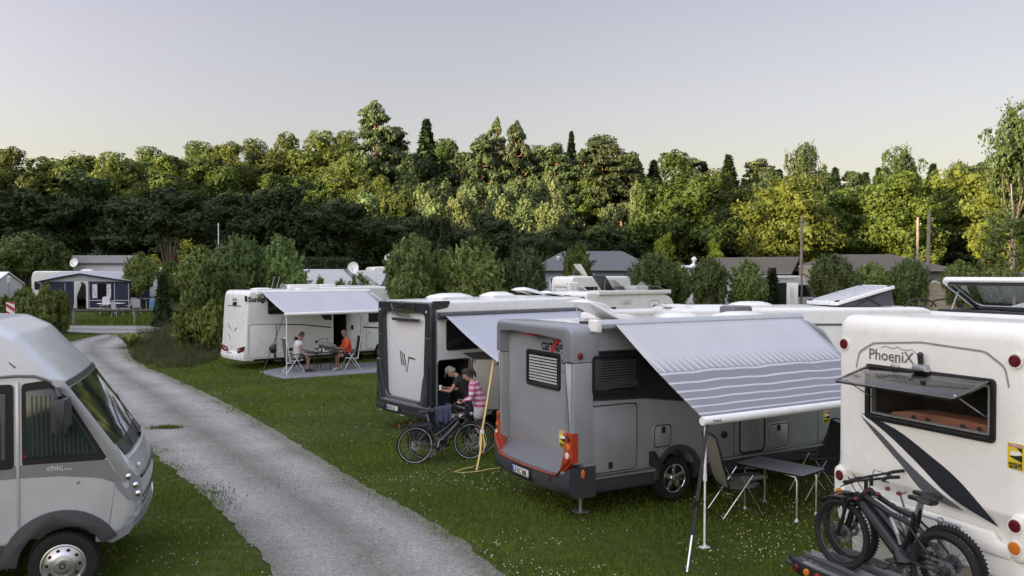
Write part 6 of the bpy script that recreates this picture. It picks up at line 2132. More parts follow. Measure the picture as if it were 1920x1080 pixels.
# rear axle at the near right end, front wheel at the far left end
b1 = mtb()
p = phow(-.61, -.76, .55)
b1.location = p; b1.rotation_euler = (R(2), 0, R(24 + 90))
tag(b1, 'black electric mountain bike standing outermost on the rear carrier', 'bicycle', 'mountain bikes on the rear carrier')
b2 = copy_tree(b1)
b2.location = phow(-.36, -.66, .55); b2.rotation_euler = (R(-2), 0, R(24 + 90))
tag(b2, 'black mountain bike half hidden between the outer bike and the cream motorhome', 'bicycle')
t1 = trek(True, bag=False)
t1.location = (-1.86, 15.70, 0); t1.rotation_euler = (R(-6), 0, math.atan2(.42, 1.12))
tag(t1, 'dark low-step touring bicycle, the nearer of two beside the open garage door', 'bicycle', 'touring bicycles beside the graphite framed motorhome')
t2 = trek(False, mat('bike_black2', (.012, .012, .013), .4), bag=True)
t2.location = (-1.72, 16.12, 0); t2.rotation_euler = (R(5), 0, math.atan2(.40, 1.12))
tag(t2, 'black touring bicycle with pannier leaning behind the nearer one', 'bicycle', 'touring bicycles beside the graphite framed motorhome')


def cloth_drape(name, pts_top, drop, widths, m, parent=None, seed=1):
    """folded cloth hanging over a bar: pts_top = ridge line; drop lengths to each side"""
    r_ = random.Random(seed); nx_ = 14; ny_ = 10
    vs, fs = [], []
    a, b_ = Vector(pts_top[0]), Vector(pts_top[1])
    side = (b_ - a).cross(Vector((0, 0, 1))).normalized()
    for j in range(-ny_, ny_ + 1):
        t = abs(j) / ny_; s_ = 1 if j > 0 else -1
        for i in range(nx_ + 1):
            q = i / nx_
            p = a.lerp(b_, q * (1 - .12 * t) + .06 * t)
            fold = .025 * math.sin(q * 19 + s_) * t + .015 * math.sin(q * 43) * t
            out = (.035 + .05 * t + fold) * s_ if j else 0
            dz = -drop[0 if s_ < 0 else 1] * t * (1 + .12 * math.sin(q * 7 + seed))
            vs.append(tuple(p + side * out + Vector((0, 0, dz + .03 * (1 - min(1, t * 6))))))
    for j in range(2 * ny_):
        for i in range(nx_):
            k = j * (nx_ + 1) + i
            fs.append((k, k + 1, k + nx_ + 2, k + nx_ + 1))
    o = MB().add(vs, fs).build(name, m, parent, angle=80)
    md = o.modifiers.new('s', 'SOLIDIFY'); md.thickness = .012
    return o


DENIM = mat('denim', (.045, .060, .095), .85, var=.2, bump=.4, bscale=80)
tag(cloth_drape('jacket', [(-1.52, 16.02, 1.02), (-1.20, 16.12, 1.06)], (.50, .30), None, DENIM, seed=3), 'blue denim jacket thrown over the saddles of the touring bicycles', 'jacket')

# ================================================================== folding furniture
MESHC = glass_mat('chair_mesh_olive', (.42, .40, .34), .0, .6)
m, n, l, b, tc = node_mat('mesh_fabric')
b.inputs['Base Color'].default_value = (.25, .24, .19, 1); b.inputs['Roughness'].default_value = .7
tr = n.new('ShaderNodeBsdfTransparent'); ms = n.new('ShaderNodeMixShader'); ms.inputs[0].default_value = .22
l.new(b.outputs[0], ms.inputs[1]); l.new(tr.outputs[0], ms.inputs[2]); l.new(ms.outputs[0], n['Material Output'].inputs['Surface'])
MESHF = m
DARKF = mat('chair_fabric_dark', (.030, .031, .034), .8, bump=.2)
GREYF = mat('chair_fabric_grey', (.085, .09, .10), .8, bump=.2)
MAROON = mat('chair_fabric_maroon', (.050, .026, .028), .85, bump=.2)


def camp_chair(fab, frame, style='x', recl=22, head=False):
    """folding high-back chair facing +x, origin on the ground below the seat"""
    root = empty('camping_chair')
    w = .25
    a = R(recl)
    bx, bz = -.22, .45
    tipx, tipz = bx - math.sin(a) * .80, bz + math.cos(a) * .80
    # sheet: seat and back in one sweep
    vs, fs = [], []
    prof = [(.26, .47), (.22, .475), (.05, .445), (-.12, .43), (bx, bz + .01), (bx - .04, bz + .10)]
    for t in (.25, .45, .7, .9, 1.0):
        prof.append((bx - math.sin(a) * .80 * t - .02 * math.sin(t * PI) * 1.2, bz + math.cos(a) * .80 * t))
    if head: prof.append((tipx - .05, tipz + .02))
    for (x, z) in prof:
        for j in range(7):
            y = -w + 2 * w * j / 6
            vs.append((x, y * (1 - .06 * max(0, z - 1.1)), z - .02 * (1 - (y / w) ** 2)))
    for i in range(len(prof) - 1):
        for j in range(6):
            k = i * 7 + j; fs.append((k, k + 1, k + 8, k + 7))
    o = MB().add(vs, fs).build('seat_cloth', fab, root, angle=70)
    if fab is not MESHF:
        md = o.modifiers.new('s', 'SOLIDIFY'); md.thickness = .02
    f = MB()
    for s_ in (-1, 1):
        y = s_ * (w + .01)
        f.tube([(.27, y, .46), (-.10, y, .43), (bx, y, bz)] , .012, 8)
        f.tube([(bx, y, bz - .04), (bx - math.sin(a) * .5, y, bz + math.cos(a) * .5), (tipx, y * .97, tipz)], .013, 8)
    f.tube([(tipx, -w * .97, tipz), (tipx - .01, -w * .5, tipz + .035), (tipx - .01, w * .5, tipz + .035), (tipx, w * .97, tipz)], .013, 8)
    f.build('back_frame', BLACK if style == 'x' else frame, root)
    g = MB()
    y = w + .03
    for s_ in (-1, 1):
        g.tube([(-.06, s_ * y, .66), (.30, s_ * y, .015)], .011, 8)
        g.tube([(.14, s_ * y, .66), (-.34, s_ * y, .015)], .011, 8)
    g.tube([(.30, -y, .015), (.30, y, .015)], .011, 8).tube([(-.34, -y, .015), (-.34, y, .015)], .011, 8)
    g.tube([(-.17, -y, .37), (-.20, 0, .33), (-.17, y, .37)], .011, 8)
    g.build('leg_frame', frame, root)
    for s_ in (-1, 1):
        MB().pad(rrect(-.22, .24, .0, .05, .02), lambda u, v, d: (u, s_ * (w + .005 + v), .66 + d), 0, .028, .01).build('armrest', BLACK, root)
    return root


def folding_table(L_, W_, H_, top, leg, round_feet=True):
    root = empty('folding_table')
    MB().pad(rrect(-L_ / 2, L_ / 2, -W_ / 2, W_ / 2, .03), TOP(H_ - .03), 0, .03, .008).build('table_top', top, root)
    MB().ring(rrect(-L_ / 2 - .004, L_ / 2 + .004, -W_ / 2 - .004, W_ / 2 + .004, .034), rrect(-L_ / 2 + .02, L_ / 2 - .02, -W_ / 2 + .02, W_ / 2 - .02, .02), TOP(H_ - .036), 0, .026).build('edge_band', BLACK, root)
    for sx in (-1, 1):
        for sy in (-1, 1):
            x, y = sx * (L_ / 2 - .12), sy * (W_ / 2 - .05)
            q = MB().tube([(sx * (L_ / 2 - .30), y, H_ - .05), (x - sx * .03, y, H_ - .06), (x, y, H_ - .12), (x, y, .03)], .014, 8)
            q.tube([(x, y, .36), (x, y, .30)], .019, 8)
            q.lathe([(.001, .0), (.04, .0), (.032, .018), (.014, .05), (.001, .05)], Matrix.Translation((x, y, 0)), 12)
            q.build('leg', leg, root)
    return root


def carw(x, y):
    a = R(29.5); o = (0.93 - math.sin(a) * 1.135, 11.92 + math.cos(a) * 1.135)
    return (o[0] + x * math.cos(a) - y * math.sin(a), o[1] + x * math.sin(a) + y * math.cos(a), 0)


tb = folding_table(1.12, .66, .72, mat('table_top_grey', (.16, .165, .19), .38, var=.04), ALU)
tb.location = carw(3.08, -2.18); tb.rotation_euler = (0, 0, R(-49))
tag(tb, 'grey folding camping table on the lawn under the striped awning', 'table')
ch = camp_chair(MESHF, CHROME, 'x', 16)
ch.location = (3.42, 12.42, 0); ch.rotation_euler = (0, 0, R(10))
tag(ch, 'olive mesh folding chair left of the grey camping table', 'chair', 'mesh chairs at the grey camping table')
c2 = copy_tree(ch)
c2.location = (4.98, 13.42, 0); c2.rotation_euler = (0, 0, R(188))
for q in c2.children:
    if q.name.startswith('seat_cloth'):
        q.data = q.data.copy(); q.data.materials.clear(); q.data.materials.append(DARKF)
tag(c2, 'dark folding chair between the grey camping table and the cream motorhome', 'chair')


def strap(name, pts, w, m, label, cat, metal_from=None):
    mb = MB()
    P = [Vector(p) for p in pts]
    vs, fs = [], []
    for i, p in enumerate(P):
        t = (P[min(i + 1, len(P) - 1)] - P[max(0, i - 1)]).normalized()
        s_ = t.cross(Vector((0.35, 1, 0.1))).normalized() if abs(t.z) > .5 else Vector((-t.y, t.x, 0)).normalized()
        nrm = t.cross(s_).normalized()
        for a, b_ in ((-1, -1), (1, -1), (1, 1), (-1, 1)):
            vs.append(tuple(p + s_ * a * w / 2 + nrm * b_ * .0022))
    for i in range(len(P) - 1):
        for j in range(4):
            fs.append((i * 4 + j, i * 4 + (j + 1) % 4, (i + 1) * 4 + (j + 1) % 4, (i + 1) * 4 + j))
    fs += [(0, 1, 2, 3), tuple(len(vs) - 4 + k for k in range(4))]
    mb.add(vs, fs)
    return tag(mb.build(name, m, None, angle=60), label, cat)


STRAPB = mat('webbing_black', (.015, .015, .017), .8)
STRAPY = mat('webbing_yellow', (.52, .38, .12), .75)
top = Vector(carw(.92, -2.90)) + Vector((0, 0, 1.66)); gnd = Vector((2.13, 9.9, 0.01))
s1 = strap('tie_down_strap', [top, top.lerp(gnd, .35), top.lerp(gnd, .78)], .045, STRAPB, 'black storm strap from the striped awning rail down to the lawn', 'strap')
MB().tube([top.lerp(gnd, .76), top.lerp(gnd, .99)], .014, 8).tube([top.lerp(gnd, .98) + Vector((0, 0, .02)), gnd + Vector((0, 0, -.1))], .008, 6).build('spring_tensioner', CHROME, s1)
MB().box(-.035, .035, -.02, .02, -.05, .05, Matrix.Translation(top.lerp(gnd, .56))).build('buckle', BLACK, s1)
MB().tube([(2.5, 10.6, 0.01), (2.2, 10.1, .02), (2.35, 9.6, .02), (2.9, 9.3, .01)], .006, 6)
aw_end = Vector((-.42, 17.0, 1.84))
s2 = strap('tie_down_strap', [(-.39, 16.90, 1.86), (-.50, 16.1, 1.1), (-.58, 15.65, .62), (-.60, 15.35, .30), (-.66, 15.08, .02)], .035, STRAPY, 'yellow storm strap running from the awning corner to the lawn', 'strap')
s3 = strap('tie_down_strap', [(-.57, 15.66, .62), (-.52, 15.5, .42), (-.55, 15.40, .25), (-.61, 15.48, .42), (-.60, 15.62, .60)], .035, STRAPY, 'looped slack of the yellow strap hanging over the front bicycle wheel', 'strap')
MB().box(-.04, .04, -.03, .03, -.04, .04, Matrix.Translation((-.575, 15.66, .62))).build('buckle', PLATE, s2, bevel=.006)
s4 = strap('loose_strap', [(*gp(888, 879), .04), (*gp(868, 882), .03), (*gp(852, 888), .03), (*gp(870, 889), .03), (*gp(895, 887), .03), (*gp(920, 882), .03), (*gp(948, 879), .03)], .03, STRAPY, 'loose end of yellow strap lying on the grass behind the grey motorhome', 'strap')

# mat, table, chairs and items of the couple
MATG = mat('groundsheet_grey', (.20, .205, .23), .8, var=.1, bump=.4, bscale=14)
q = [gp(486, 699), gp(533, 712), gp(712, 699), gp(712, 681), gp(560, 685)]
vs = []
mt = MB().prism([(x, y) for x, y in q], lambda u, v, d: (u, v, d), .0, .045)
mt.build('groundsheet', MATG, None)
tag(bpy.data.objects['groundsheet'], 'grey groundsheet on the lawn under the couple and their chairs', 'mat')
PX = Vector((*gp(556, 700), 0)); QX = Vector((*gp(652, 694), 0))
dirc = (QX - PX).normalized(); angc = math.atan2(dirc.y, dirc.x)
tbl = folding_table(1.15, .75, .72, mat('table_top_dark', (.05, .052, .06), .4), BLACK)
mid = PX.lerp(QX, .5)
tbl.location = (mid.x, mid.y, .045); tbl.rotation_euler = (0, 0, angc + R(4))
tag(tbl, 'dark camping table between the two seated people', 'table')
chA = camp_chair(GREYF, WHITE, 'y', 9, True); chA.location = (PX.x - .10, PX.y, .045); chA.rotation_euler = (0, 0, angc + R(2))
tag(chA, 'grey high-back chair under the man in the white shirt', 'chair', 'high-back folding chairs of the couple')
chB = copy_tree(chA); chB.location = (QX.x + .10, QX.y, .045); chB.rotation_euler = (0, 0, angc + PI - R(4))
for q in chB.children:
    if q.name.startswith('seat_cloth'):
        q.data = q.data.copy(); q.data.materials.clear(); q.data.materials.append(MAROON)
tag(chB, 'dark maroon high-back chair under the person in the orange red top', 'chair')

# ================================================================== people
SKIN = mat('skin', (.42, .25, .18), .55, var=.06)
SKIN2 = mat('skin_tanned', (.32, .18, .125), .55, var=.06)
EYE = mat('eye_dark', (.02, .015, .012), .3)


def skin_mesh(name, chains, m, parent, sub=2):
    """chains: lists of (x, y, z, radius); chains share points by position. One skinned, subdivided mesh"""
    pts, rad, edges = [], [], []
    idx = {}

    def key(p):
        k = (round(p[0], 3), round(p[1], 3), round(p[2], 3))
        if k not in idx:
            idx[k] = len(pts); pts.append(p[:3]); rad.append(p[3] if len(p) == 4 else (p[3], p[4]))
        return idx[k]
    for c in chains:
        ks = [key(p) for p in c]
        edges += [(a, b_) for a, b_ in zip(ks, ks[1:]) if a != b_]
    me = bpy.data.meshes.new(name); me.from_pydata(pts, edges, [])
    o = bpy.data.objects.new(name, me); COL.objects.link(o)
    o.modifiers.new('skin', 'SKIN')
    sv = me.skin_vertices[0].data
    for i, r_ in enumerate(rad):
        sv[i].radius = (r_, r_) if not isinstance(r_, tuple) else r_
        sv[i].use_root = (i == 0)
    s_ = o.modifiers.new('sub', 'SUBSURF'); s_.levels = sub; s_.render_levels = sub
    dg = C.evaluated_depsgraph_get(); dg.update()
    me2 = bpy.data.meshes.new_from_object(o.evaluated_get(dg))
    bpy.data.objects.remove(o); bpy.data.meshes.remove(me)
    me2.name = name; me2.shade_smooth()
    return link_mesh(name, me2, m, parent)


def hand(w, tip, up, chains_out, curl=.5, side=1):
    """palm + five bent fingers from wrist w towards tip"""
    w, d = Vector(w), (Vector(tip) - Vector(w)).normalized()
    upv = Vector(up); s_ = d.cross(upv).normalized() * side; n_ = s_.cross(d).normalized() * side
    palm = w + d * .045
    chains_out.append([(*w, .026), (*palm, .034, .018) if False else (*palm, .030), (*(w + d * .085), .028)])
    base = w + d * .085
    for k, (off, ln, r_) in enumerate(((-.030, .068, .0085), (-.010, .078, .009), (.010, .072, .009), (.029, .056, .008))):
        b0 = base + s_ * off - d * .015
        p1 = b0 + d * ln * .45 - n_ * ln * .12 * curl
        p2 = p1 + d * ln * .34 - n_ * ln * .34 * curl
        p3 = p2 + d * ln * .20 - n_ * ln * .36 * curl
        chains_out.append([(*base, .028) if False else (*(base - d * .02 + s_ * off * .8), .012), (*b0, r_ + .001), (*p1, r_), (*p2, r_ * .9), (*p3, r_ * .75)])
    t0 = w + d * .035 - s_ * .030
    chains_out.append([(*(w + d * .02 - s_ * .012), .013), (*t0, .011), (*(t0 + d * .028 - s_ * .018 - n_ * .008), .010), (*(t0 + d * .055 - s_ * .020 - n_ * .018), .008)])


def person(name, J, skin, shirt, shirt_m, legs, legs_m, hair_m, hair='short', shoes=BLACK, sleeve=.55, beard=None, cap=None, label='', parent=None, leg_len=.75, girl=False, glasses=False):
    """J: joint dict in metres (any pose); the figure is one continuous skinned mesh with clothes and hair as children"""
    V_ = {k: Vector(v) for k, v in J.items()}
    root = empty(name)
    hd = V_['head']; up = (hd - V_['neck']).normalized(); fw = Vector(J['face']).normalized()
    fw = (fw - up * fw.dot(up)).normalized(); rt = fw.cross(up)
    L = lambda a, b_, t: V_[a].lerp(V_[b_], t)
    ch = []
    ch.append([(*V_['pelvis'], .125), (*L('pelvis', 'chest', .45), .115), (*V_['chest'], .135), (*L('chest', 'neck', .65), .085), (*V_['neck'], .055)])
    ch.append([(*V_['neck'], .055), (*(V_['neck'] + up * .05), .050)])
    for s_ in ('l', 'r'):
        ch.append([(*V_['chest'], .135), (*V_['sh' + s_], .062), (*L('sh' + s_, 'el' + s_, .5), .048), (*V_['el' + s_], .038), (*L('el' + s_, 'wr' + s_, .35), .037), (*V_['wr' + s_], .025)])
        ch.append([(*V_['pelvis'], .125), (*V_['hip' + s_], .095), (*L('hip' + s_, 'kn' + s_, .5), .080), (*V_['kn' + s_], .058), (*L('kn' + s_, 'an' + s_, .35), .055), (*V_['an' + s_], .036)])
    body_ = skin_mesh('body', ch, skin, root)
    # head, face and fingers are modelled on their own and merged into the body mesh
    hm_ = MB()
    B = Matrix((rt, fw, up)).transposed().to_4x4()       # columns: right, forward, up
    c0 = hd
    ring = []
    prof = [(-.125, .030, .035, .012), (-.105, .048, .060, .018), (-.08, .060, .076, .014), (-.045, .068, .084, .008), (-.01, .073, .090, .004), (.03, .076, .094, .0), (.07, .070, .088, -.006), (.10, .050, .066, -.010), (.118, .022, .03, -.012)]
    seg = 20; vs = []
    for (h, wx, wy, o) in prof:
        for k in range(seg):
            a = 2 * PI * k / seg
            x_, y_ = wx * math.cos(a), wy * math.sin(a) + o
            vs.append(c0 + (B @ Vector((x_, y_, h))))
    fs = [(i * seg + k, i * seg + (k + 1) % seg, (i + 1) * seg + (k + 1) % seg, (i + 1) * seg + k) for i in range(len(prof) - 1) for k in range(seg)]
    fs += [tuple(range(seg))[::-1], tuple((len(prof) - 1) * seg + k for k in range(seg))]
    hm_.add(vs, fs)
    hp = lambda x, y, z: c0 + (B @ Vector((x, y, z)))
    hm_.tube([hp(0, .086, .012), hp(0, .104, -.022), hp(0, .092, -.036)], .012, 8, radii=[.008, .015, .012])
    for s_ in (-1, 1):
        hm_.ball(hp(s_ * .076, -.005, -.01), .030, 8, 8, (.3, .6, 1), B)
        hm_.ball(hp(s_ * .030, .078, .028), .014, 8, 6, (1.6, .5, .5), B)
    hm_.tube([hp(-.024, .084, -.062), hp(0, .091, -.060), hp(.024, .084, -.062)], .006, 6)
    hm_.tube([V_['neck'] - up * .02, hp(0, -.01, -.09)], .052, 12, radii=[.055, .048])
    ho_ = hm_.build('head_tmp', skin, root, angle=80)
    chh = []
    for s_, sd in (('l', 1), ('r', -1)):
        hand(V_['wr' + s_], V_['wr' + s_] + (V_['ha' + s_] - V_['wr' + s_]), J.get('palmup', (0, 0, 1)), chh, .6, sd)
    obs = [ho_]
    for k in range(0, len(chh)):
        obs.append(skin_mesh('fingers_tmp', [chh[k]], skin, root, 1))
    bm = bmesh.new(); bm.from_mesh(body_.data)
    for q in obs:
        bm.from_mesh(q.data)
    bm.to_mesh(body_.data); bm.free(); body_.data.shade_smooth()
    for q in obs:
        d = q.data; bpy.data.objects.remove(q); bpy.data.meshes.remove(d)
    # eyes and mouth
    e = MB()
    for s_ in (-1, 1): e.ball(hp(s_ * .030, .088, .018), .010, 8, 6)
    e.build('eyes', EYE, body_)
    MB().tube([hp(-.020, .089, -.063), hp(0, .097, -.061), hp(.020, .089, -.063)], .0035, 6).build('lips', mat('lips', (.30, .10, .09), .5), body_)
    if glasses:
        g = MB()
        for s_ in (-1, 1): g.lathe([(.018, 0), (.022, 0), (.022, .004), (.018, .004)], Matrix.Translation(hp(s_ * .03, .10, .02)) @ B @ Matrix.Rotation(R(-90), 4, 'X'), 14, close=True)
        g.build('glasses', BLACK, root)
    # hair
    hb = MB(); vs = []; rr_ = random.Random(7)
    for i in range(9):
        t = i / 8
        for k in range(seg):
            a = 2 * PI * k / seg
            front = math.sin(a) > .25
            lowest = (.045 if front else (-.075 if hair == 'short' else -.10))
            if not front and math.sin(a) > -.1: lowest = -.02
            h = .135 - (.135 - lowest) * t
            w_ = math.sqrt(max(0, 1 - ((h - .02) / .118) ** 2)) if h > .02 else 1.0
            jit = 1 + rr_.uniform(-.03, .03)
            vs.append(hp(.088 * w_ * math.cos(a) * jit, (.104 * w_ * math.sin(a) - .008) * jit, h))
    fs = [(i * seg + k, i * seg + (k + 1) % seg, (i + 1) * seg + (k + 1) % seg, (i + 1) * seg + k) for i in range(8) for k in range(seg)]
    hb.add(vs, fs + [tuple(range(seg))])
    if hair == 'tail':
        hb.tube([hp(0, -.095, .03), hp(0, -.14, .02), hp(0, -.15, -.08), hp(0, -.12, -.16)], .03, 8, radii=[.025, .035, .03, .012])
    hb.build('hair', hair_m, root, angle=80)
    if beard:
        MB().ball(hp(0, .045, -.085), .055, 12, 8, (1.0, .9, .85), B).build('beard', beard, root)
    if cap:
        cb = MB().ball(hp(0, -.005, .055), .098, 16, 10, (.92, 1.08, .8), B)
        cb.add([hp(-.06, .08, .075), hp(.06, .08, .075), hp(.045, .17, .055), hp(-.045, .17, .055), hp(-.06, .08, .068), hp(.06, .08, .068), hp(.045, .17, .048), hp(-.045, .17, .048)],
               [(0, 1, 2, 3), (4, 7, 6, 5), (0, 4, 5, 1), (1, 5, 6, 2), (2, 6, 7, 3), (3, 7, 4, 0)])
        cb.build('cap', cap, root)
    # shirt
    sc = [[(*(V_['pelvis'] - Vector((0, 0, .09))), .165), (*(V_['pelvis'] + Vector((0, 0, .05))), .180), (*L('pelvis', 'chest', .5), .160), (*V_['chest'], .172), (*L('chest', 'neck', .62), .120)]]
    for s_ in ('l', 'r'):
        c = [(*V_['chest'], .172), (*V_['sh' + s_], .090), (*L('sh' + s_, 'el' + s_, min(1, sleeve)), .070)]
        if sleeve > 1:
            c[-1] = (*V_['el' + s_], .056); c.append((*L('el' + s_, 'wr' + s_, sleeve - 1), .040))
        sc.append(c)
    skin_mesh('shirt', sc, shirt_m, root)
    lc = [[(*L('pelvis', 'chest', .25), .150), (*V_['pelvis'], .175)]]
    for s_ in ('l', 'r'):
        c = [(*V_['pelvis'], .175), (*V_['hip' + s_], .135), (*L('hip' + s_, 'kn' + s_, min(.92, leg_len)), .105)]
        if leg_len > 1: c += [(*V_['kn' + s_], .080), (*L('kn' + s_, 'an' + s_, min(.9, leg_len - 1)), .058)]
        lc.append(c)
    skin_mesh('trousers' if leg_len > 1 else 'shorts', lc, legs_m, root)
    for s_ in ('l', 'r'):
        an = V_['an' + s_]; td = Vector(J.get('toe', J['face'])); td.z = 0; td.normalize()
        a2 = math.atan2(td.y, td.x)
        Mf = Matrix.Translation((an.x, an.y, 0)) @ Matrix.Rotation(a2, 4, 'Z')
        z0 = an.z - .075
        vs = []
        for (x, w_, h) in ((-.075, .032, .06), (-.05, .040, .085), (.02, .040, .08), (.09, .046, .055), (.15, .042, .04), (.175, .025, .025)):
            vs += [Mf @ Vector((x, -w_, z0)), Mf @ Vector((x, -w_ * .8, z0 + h)), Mf @ Vector((x, w_ * .8, z0 + h)), Mf @ Vector((x, w_, z0))]
        MB().add(vs, [(i * 4 + j, i * 4 + (j + 1) % 4, (i + 1) * 4 + (j + 1) % 4, (i + 1) * 4 + j) for i in range(5) for j in range(4)] + [(0, 1, 2, 3), (20, 21, 22, 23)]).build('shoe', shoes, root, bevel=.008)
    return tag(root, label, 'person')


def seated(lean=.05, arm_fwd=.34, hand_z=.80, turn=0.0, down=.3):
    t = turn
    return dict(pelvis=(0, 0, .56), chest=(.02 + lean * .6, 0, .98), neck=(.05 + lean, 0, 1.20), head=(.10 + lean * 1.2, .0, 1.36),
                face=(math.cos(t), math.sin(t), -down), shl=(.02 + lean * .8, .19, 1.10), shr=(.02 + lean * .8, -.19, 1.10),
                ell=(.16, .25, .84), elr=(.16, -.25, .84), wrl=(.36, .14, hand_z), wrr=(.36, -.14, hand_z), hal=(.46, .08, hand_z), har=(.46, -.08, hand_z),
                hipl=(.04, .09, .55), hipr=(.04, -.09, .55), knl=(.44, .13, .53), knr=(.44, -.13, .53), anl=(.50, .14, .085), anr=(.38, -.12, .085), toe=(1, 0, 0))


PLAIDW = mat('shirt_white', (.66, .66, .66), .8, var=.05)
REDT = mat('top_orange_red', (.52, .075, .030), .8, var=.1)
NAVY = mat('cloth_navy', (.018, .020, .032), .85)
HAIRB = mat('hair_brown', (.075, .048, .032), .8, var=.3, vscale=30)
HAIRG = mat('hair_grey', (.20, .18, .165), .8, var=.3, vscale=30)
HAIRD = mat('hair_dark', (.022, .016, .013), .75, var=.3, vscale=30)
pA = person('person', seated(.10, down=.45), SKIN2, 1, PLAIDW, 1, NAVY, HAIRB, label='person in a white shirt with short brown hair seated left of the dark table')
pA.location = (PX.x - .02, PX.y, .045); pA.rotation_euler = (0, 0, angc)
JB = seated(.06, down=.1, turn=R(-35) * -1)
pB = person('person', JB, SKIN2, 1, REDT, 1, NAVY, HAIRG, label='person in an orange red top seated right of the dark table', sleeve=1.5, leg_len=.6, glasses=True, shoes=mat('shoe_pale', (.4, .38, .38), .7))
pB.location = (QX.x + .02, QX.y, .045); pB.rotation_euler = (0, 0, angc + PI)
MB().tube([(.10, -.10, 1.16), (.17, 0, 1.04), (.10, .10, 1.16)], .010, 6).build('collar_trim', PLATE, pB)

# things on and around the dark table
TM = Matrix.Translation((mid.x, mid.y, .045)) @ Matrix.Rotation(angc + R(4), 4, 'Z')
tp = lambda x, y, z=0: TM @ Vector((x, y, .72 + z))


def small(name, mb, m, label, cat, **k):
    return tag(mb.build(name, m, None, **k), label, cat)


nl_ = MB()
for k in range(7):
    pass
small('napkin', MB().box(-.12, .05, -.1, .06, 0, .012, Matrix.Translation(tp(.12, -.1)) @ Matrix.Rotation(.4, 4, 'Z')), PLATE, 'white paper lying on the dark table', 'paper', bevel=.003)
small('plate', MB().lathe([(.001, 0), (.06, 0), (.10, .015), (.10, .018), (.055, .006), (.001, .006)], Matrix.Translation(tp(-.22, .05)), 20), PLATE, 'white plate on the dark table before the person in white', 'plate')
cp = small('cup', MB().lathe([(.03, 0), (.04, .09), (.037, .09), (.028, .008)], Matrix.Translation(tp(-.05, .12)), 14), PLATE, 'small pale cup in the middle of the dark table', 'cup')
small('cup', MB().lathe([(.03, 0), (.04, .09), (.037, .09), (.028, .008)], Matrix.Translation(tp(.05, .02)), 14), CREAM, 'cream cup beside the white paper on the dark table', 'cup')
small('serving_tray', MB().box(-.2, .2, -.13, .13, 0, .02, Matrix.Translation(tp(.28, .1)) @ Matrix.Rotation(.1, 4, 'Z')), GREYINK, 'dark serving tray on the right of the dark table', 'tray', bevel=.006)
# pale folded cushion and boxes behind the table
small('folded_awning_bag', MB().ball((0, 0, 0), .36, 18, 10, (1.15, .5, .34), None), mat('bag_beige', (.36, .35, .32), .8), 'pale rounded bag standing behind the dark table', 'bag')
bpy.data.objects['folded_awning_bag'].location = Vector((mid.x - .05, mid.y + 1.0, .92)); bpy.data.objects['folded_awning_bag'].rotation_euler = (0, R(14), angc)
sp_ = folding_table(.9, .5, .80, GREYINK, BLACK)
sp_.location = (mid.x - .05, mid.y + 1.0, .0); sp_.rotation_euler = (0, 0, angc)
tag(sp_, 'small dark side table against the motorhome behind the couple', 'table')
# storm strap with pouch in front of the white motorhome
a_ = Vector((*gp(533, 708), 0)); topS = Vector((a_.x, a_.y, hz(592, a_.y))); gS = Vector((*gp(484, 722), 0))
sS = strap('tie_down_strap', [topS, topS.lerp(gS, .45), gS], .035, STRAPB, 'black storm strap from the white awning post to the lawn', 'strap')
pc = topS.lerp(gS, .47)
MB().ball(pc + Vector((.02, 0, -.06)), .13, 12, 8, (1, .6, 1.2)).tube([pc + Vector((.08, 0, -.05)), pc + Vector((.10, 0, -.42))], .04, 8).build('pouch', BLACK, sS)


def wpos(x, y, yaw, J):
    return J


# bending man in dark clothes at the garage opening
man = dict(pelvis=(0, 0, .92), chest=(.22, 0, 1.26), neck=(.38, 0, 1.42), head=(.52, 0, 1.50), face=(.72, .1, -.68),
           shl=(.28, .19, 1.34), shr=(.28, -.19, 1.34), ell=(.42, .26, 1.10), elr=(.44, -.22, 1.08), wrl=(.62, .16, 1.10), wrr=(.66, -.10, 1.12), hal=(.72, .12, 1.12), har=(.76, -.05, 1.14),
           hipl=(0, .09, .90), hipr=(0, -.09, .90), knl=(.08, .11, .48), knr=(.02, -.11, .48), anl=(-.02, .12, .085), anr=(-.10, -.12, .085), toe=(1, 0, 0))
pM = person('person', man, SKIN2, 1, mat('shirt_black', (.015, .015, .017), .85), 1, NAVY, HAIRG, beard=HAIRG, cap=mat('cap_grey', (.16, .155, .15), .8), leg_len=1.85,
            label='bearded person in a grey cap and dark clothes bending into the open garage')
pM.location = (-.86, 17.90, 0); pM.rotation_euler = (0, 0, R(163))
tag(MB().lathe([(.028, 0), (.036, .09), (.033, .09), (.026, .006)], Matrix.Translation(Vector((-.86, 17.90, 0)) + Vector((-.76 * .956, .76 * .292, 1.10))), 14).build('cup', PLATE, None), 'white cup held by the bearded person', 'cup')
# woman in a pink plaid shirt
m, n, l, b, tc = node_mat('plaid_pink')
sp = n.new('ShaderNodeSeparateXYZ'); l.new(tc.outputs['Object'], sp.inputs[0])


def band(src, f, th):
    q = n.new('ShaderNodeMath'); q.operation = 'MULTIPLY'; q.inputs[1].default_value = f; l.new(src, q.inputs[0])
    w = n.new('ShaderNodeMath'); w.operation = 'FRACT'; l.new(q.outputs[0], w.inputs[0])
    g = n.new('ShaderNodeMath'); g.operation = 'LESS_THAN'; g.inputs[1].default_value = th; l.new(w.outputs[0], g.inputs[0])
    return g.outputs[0]


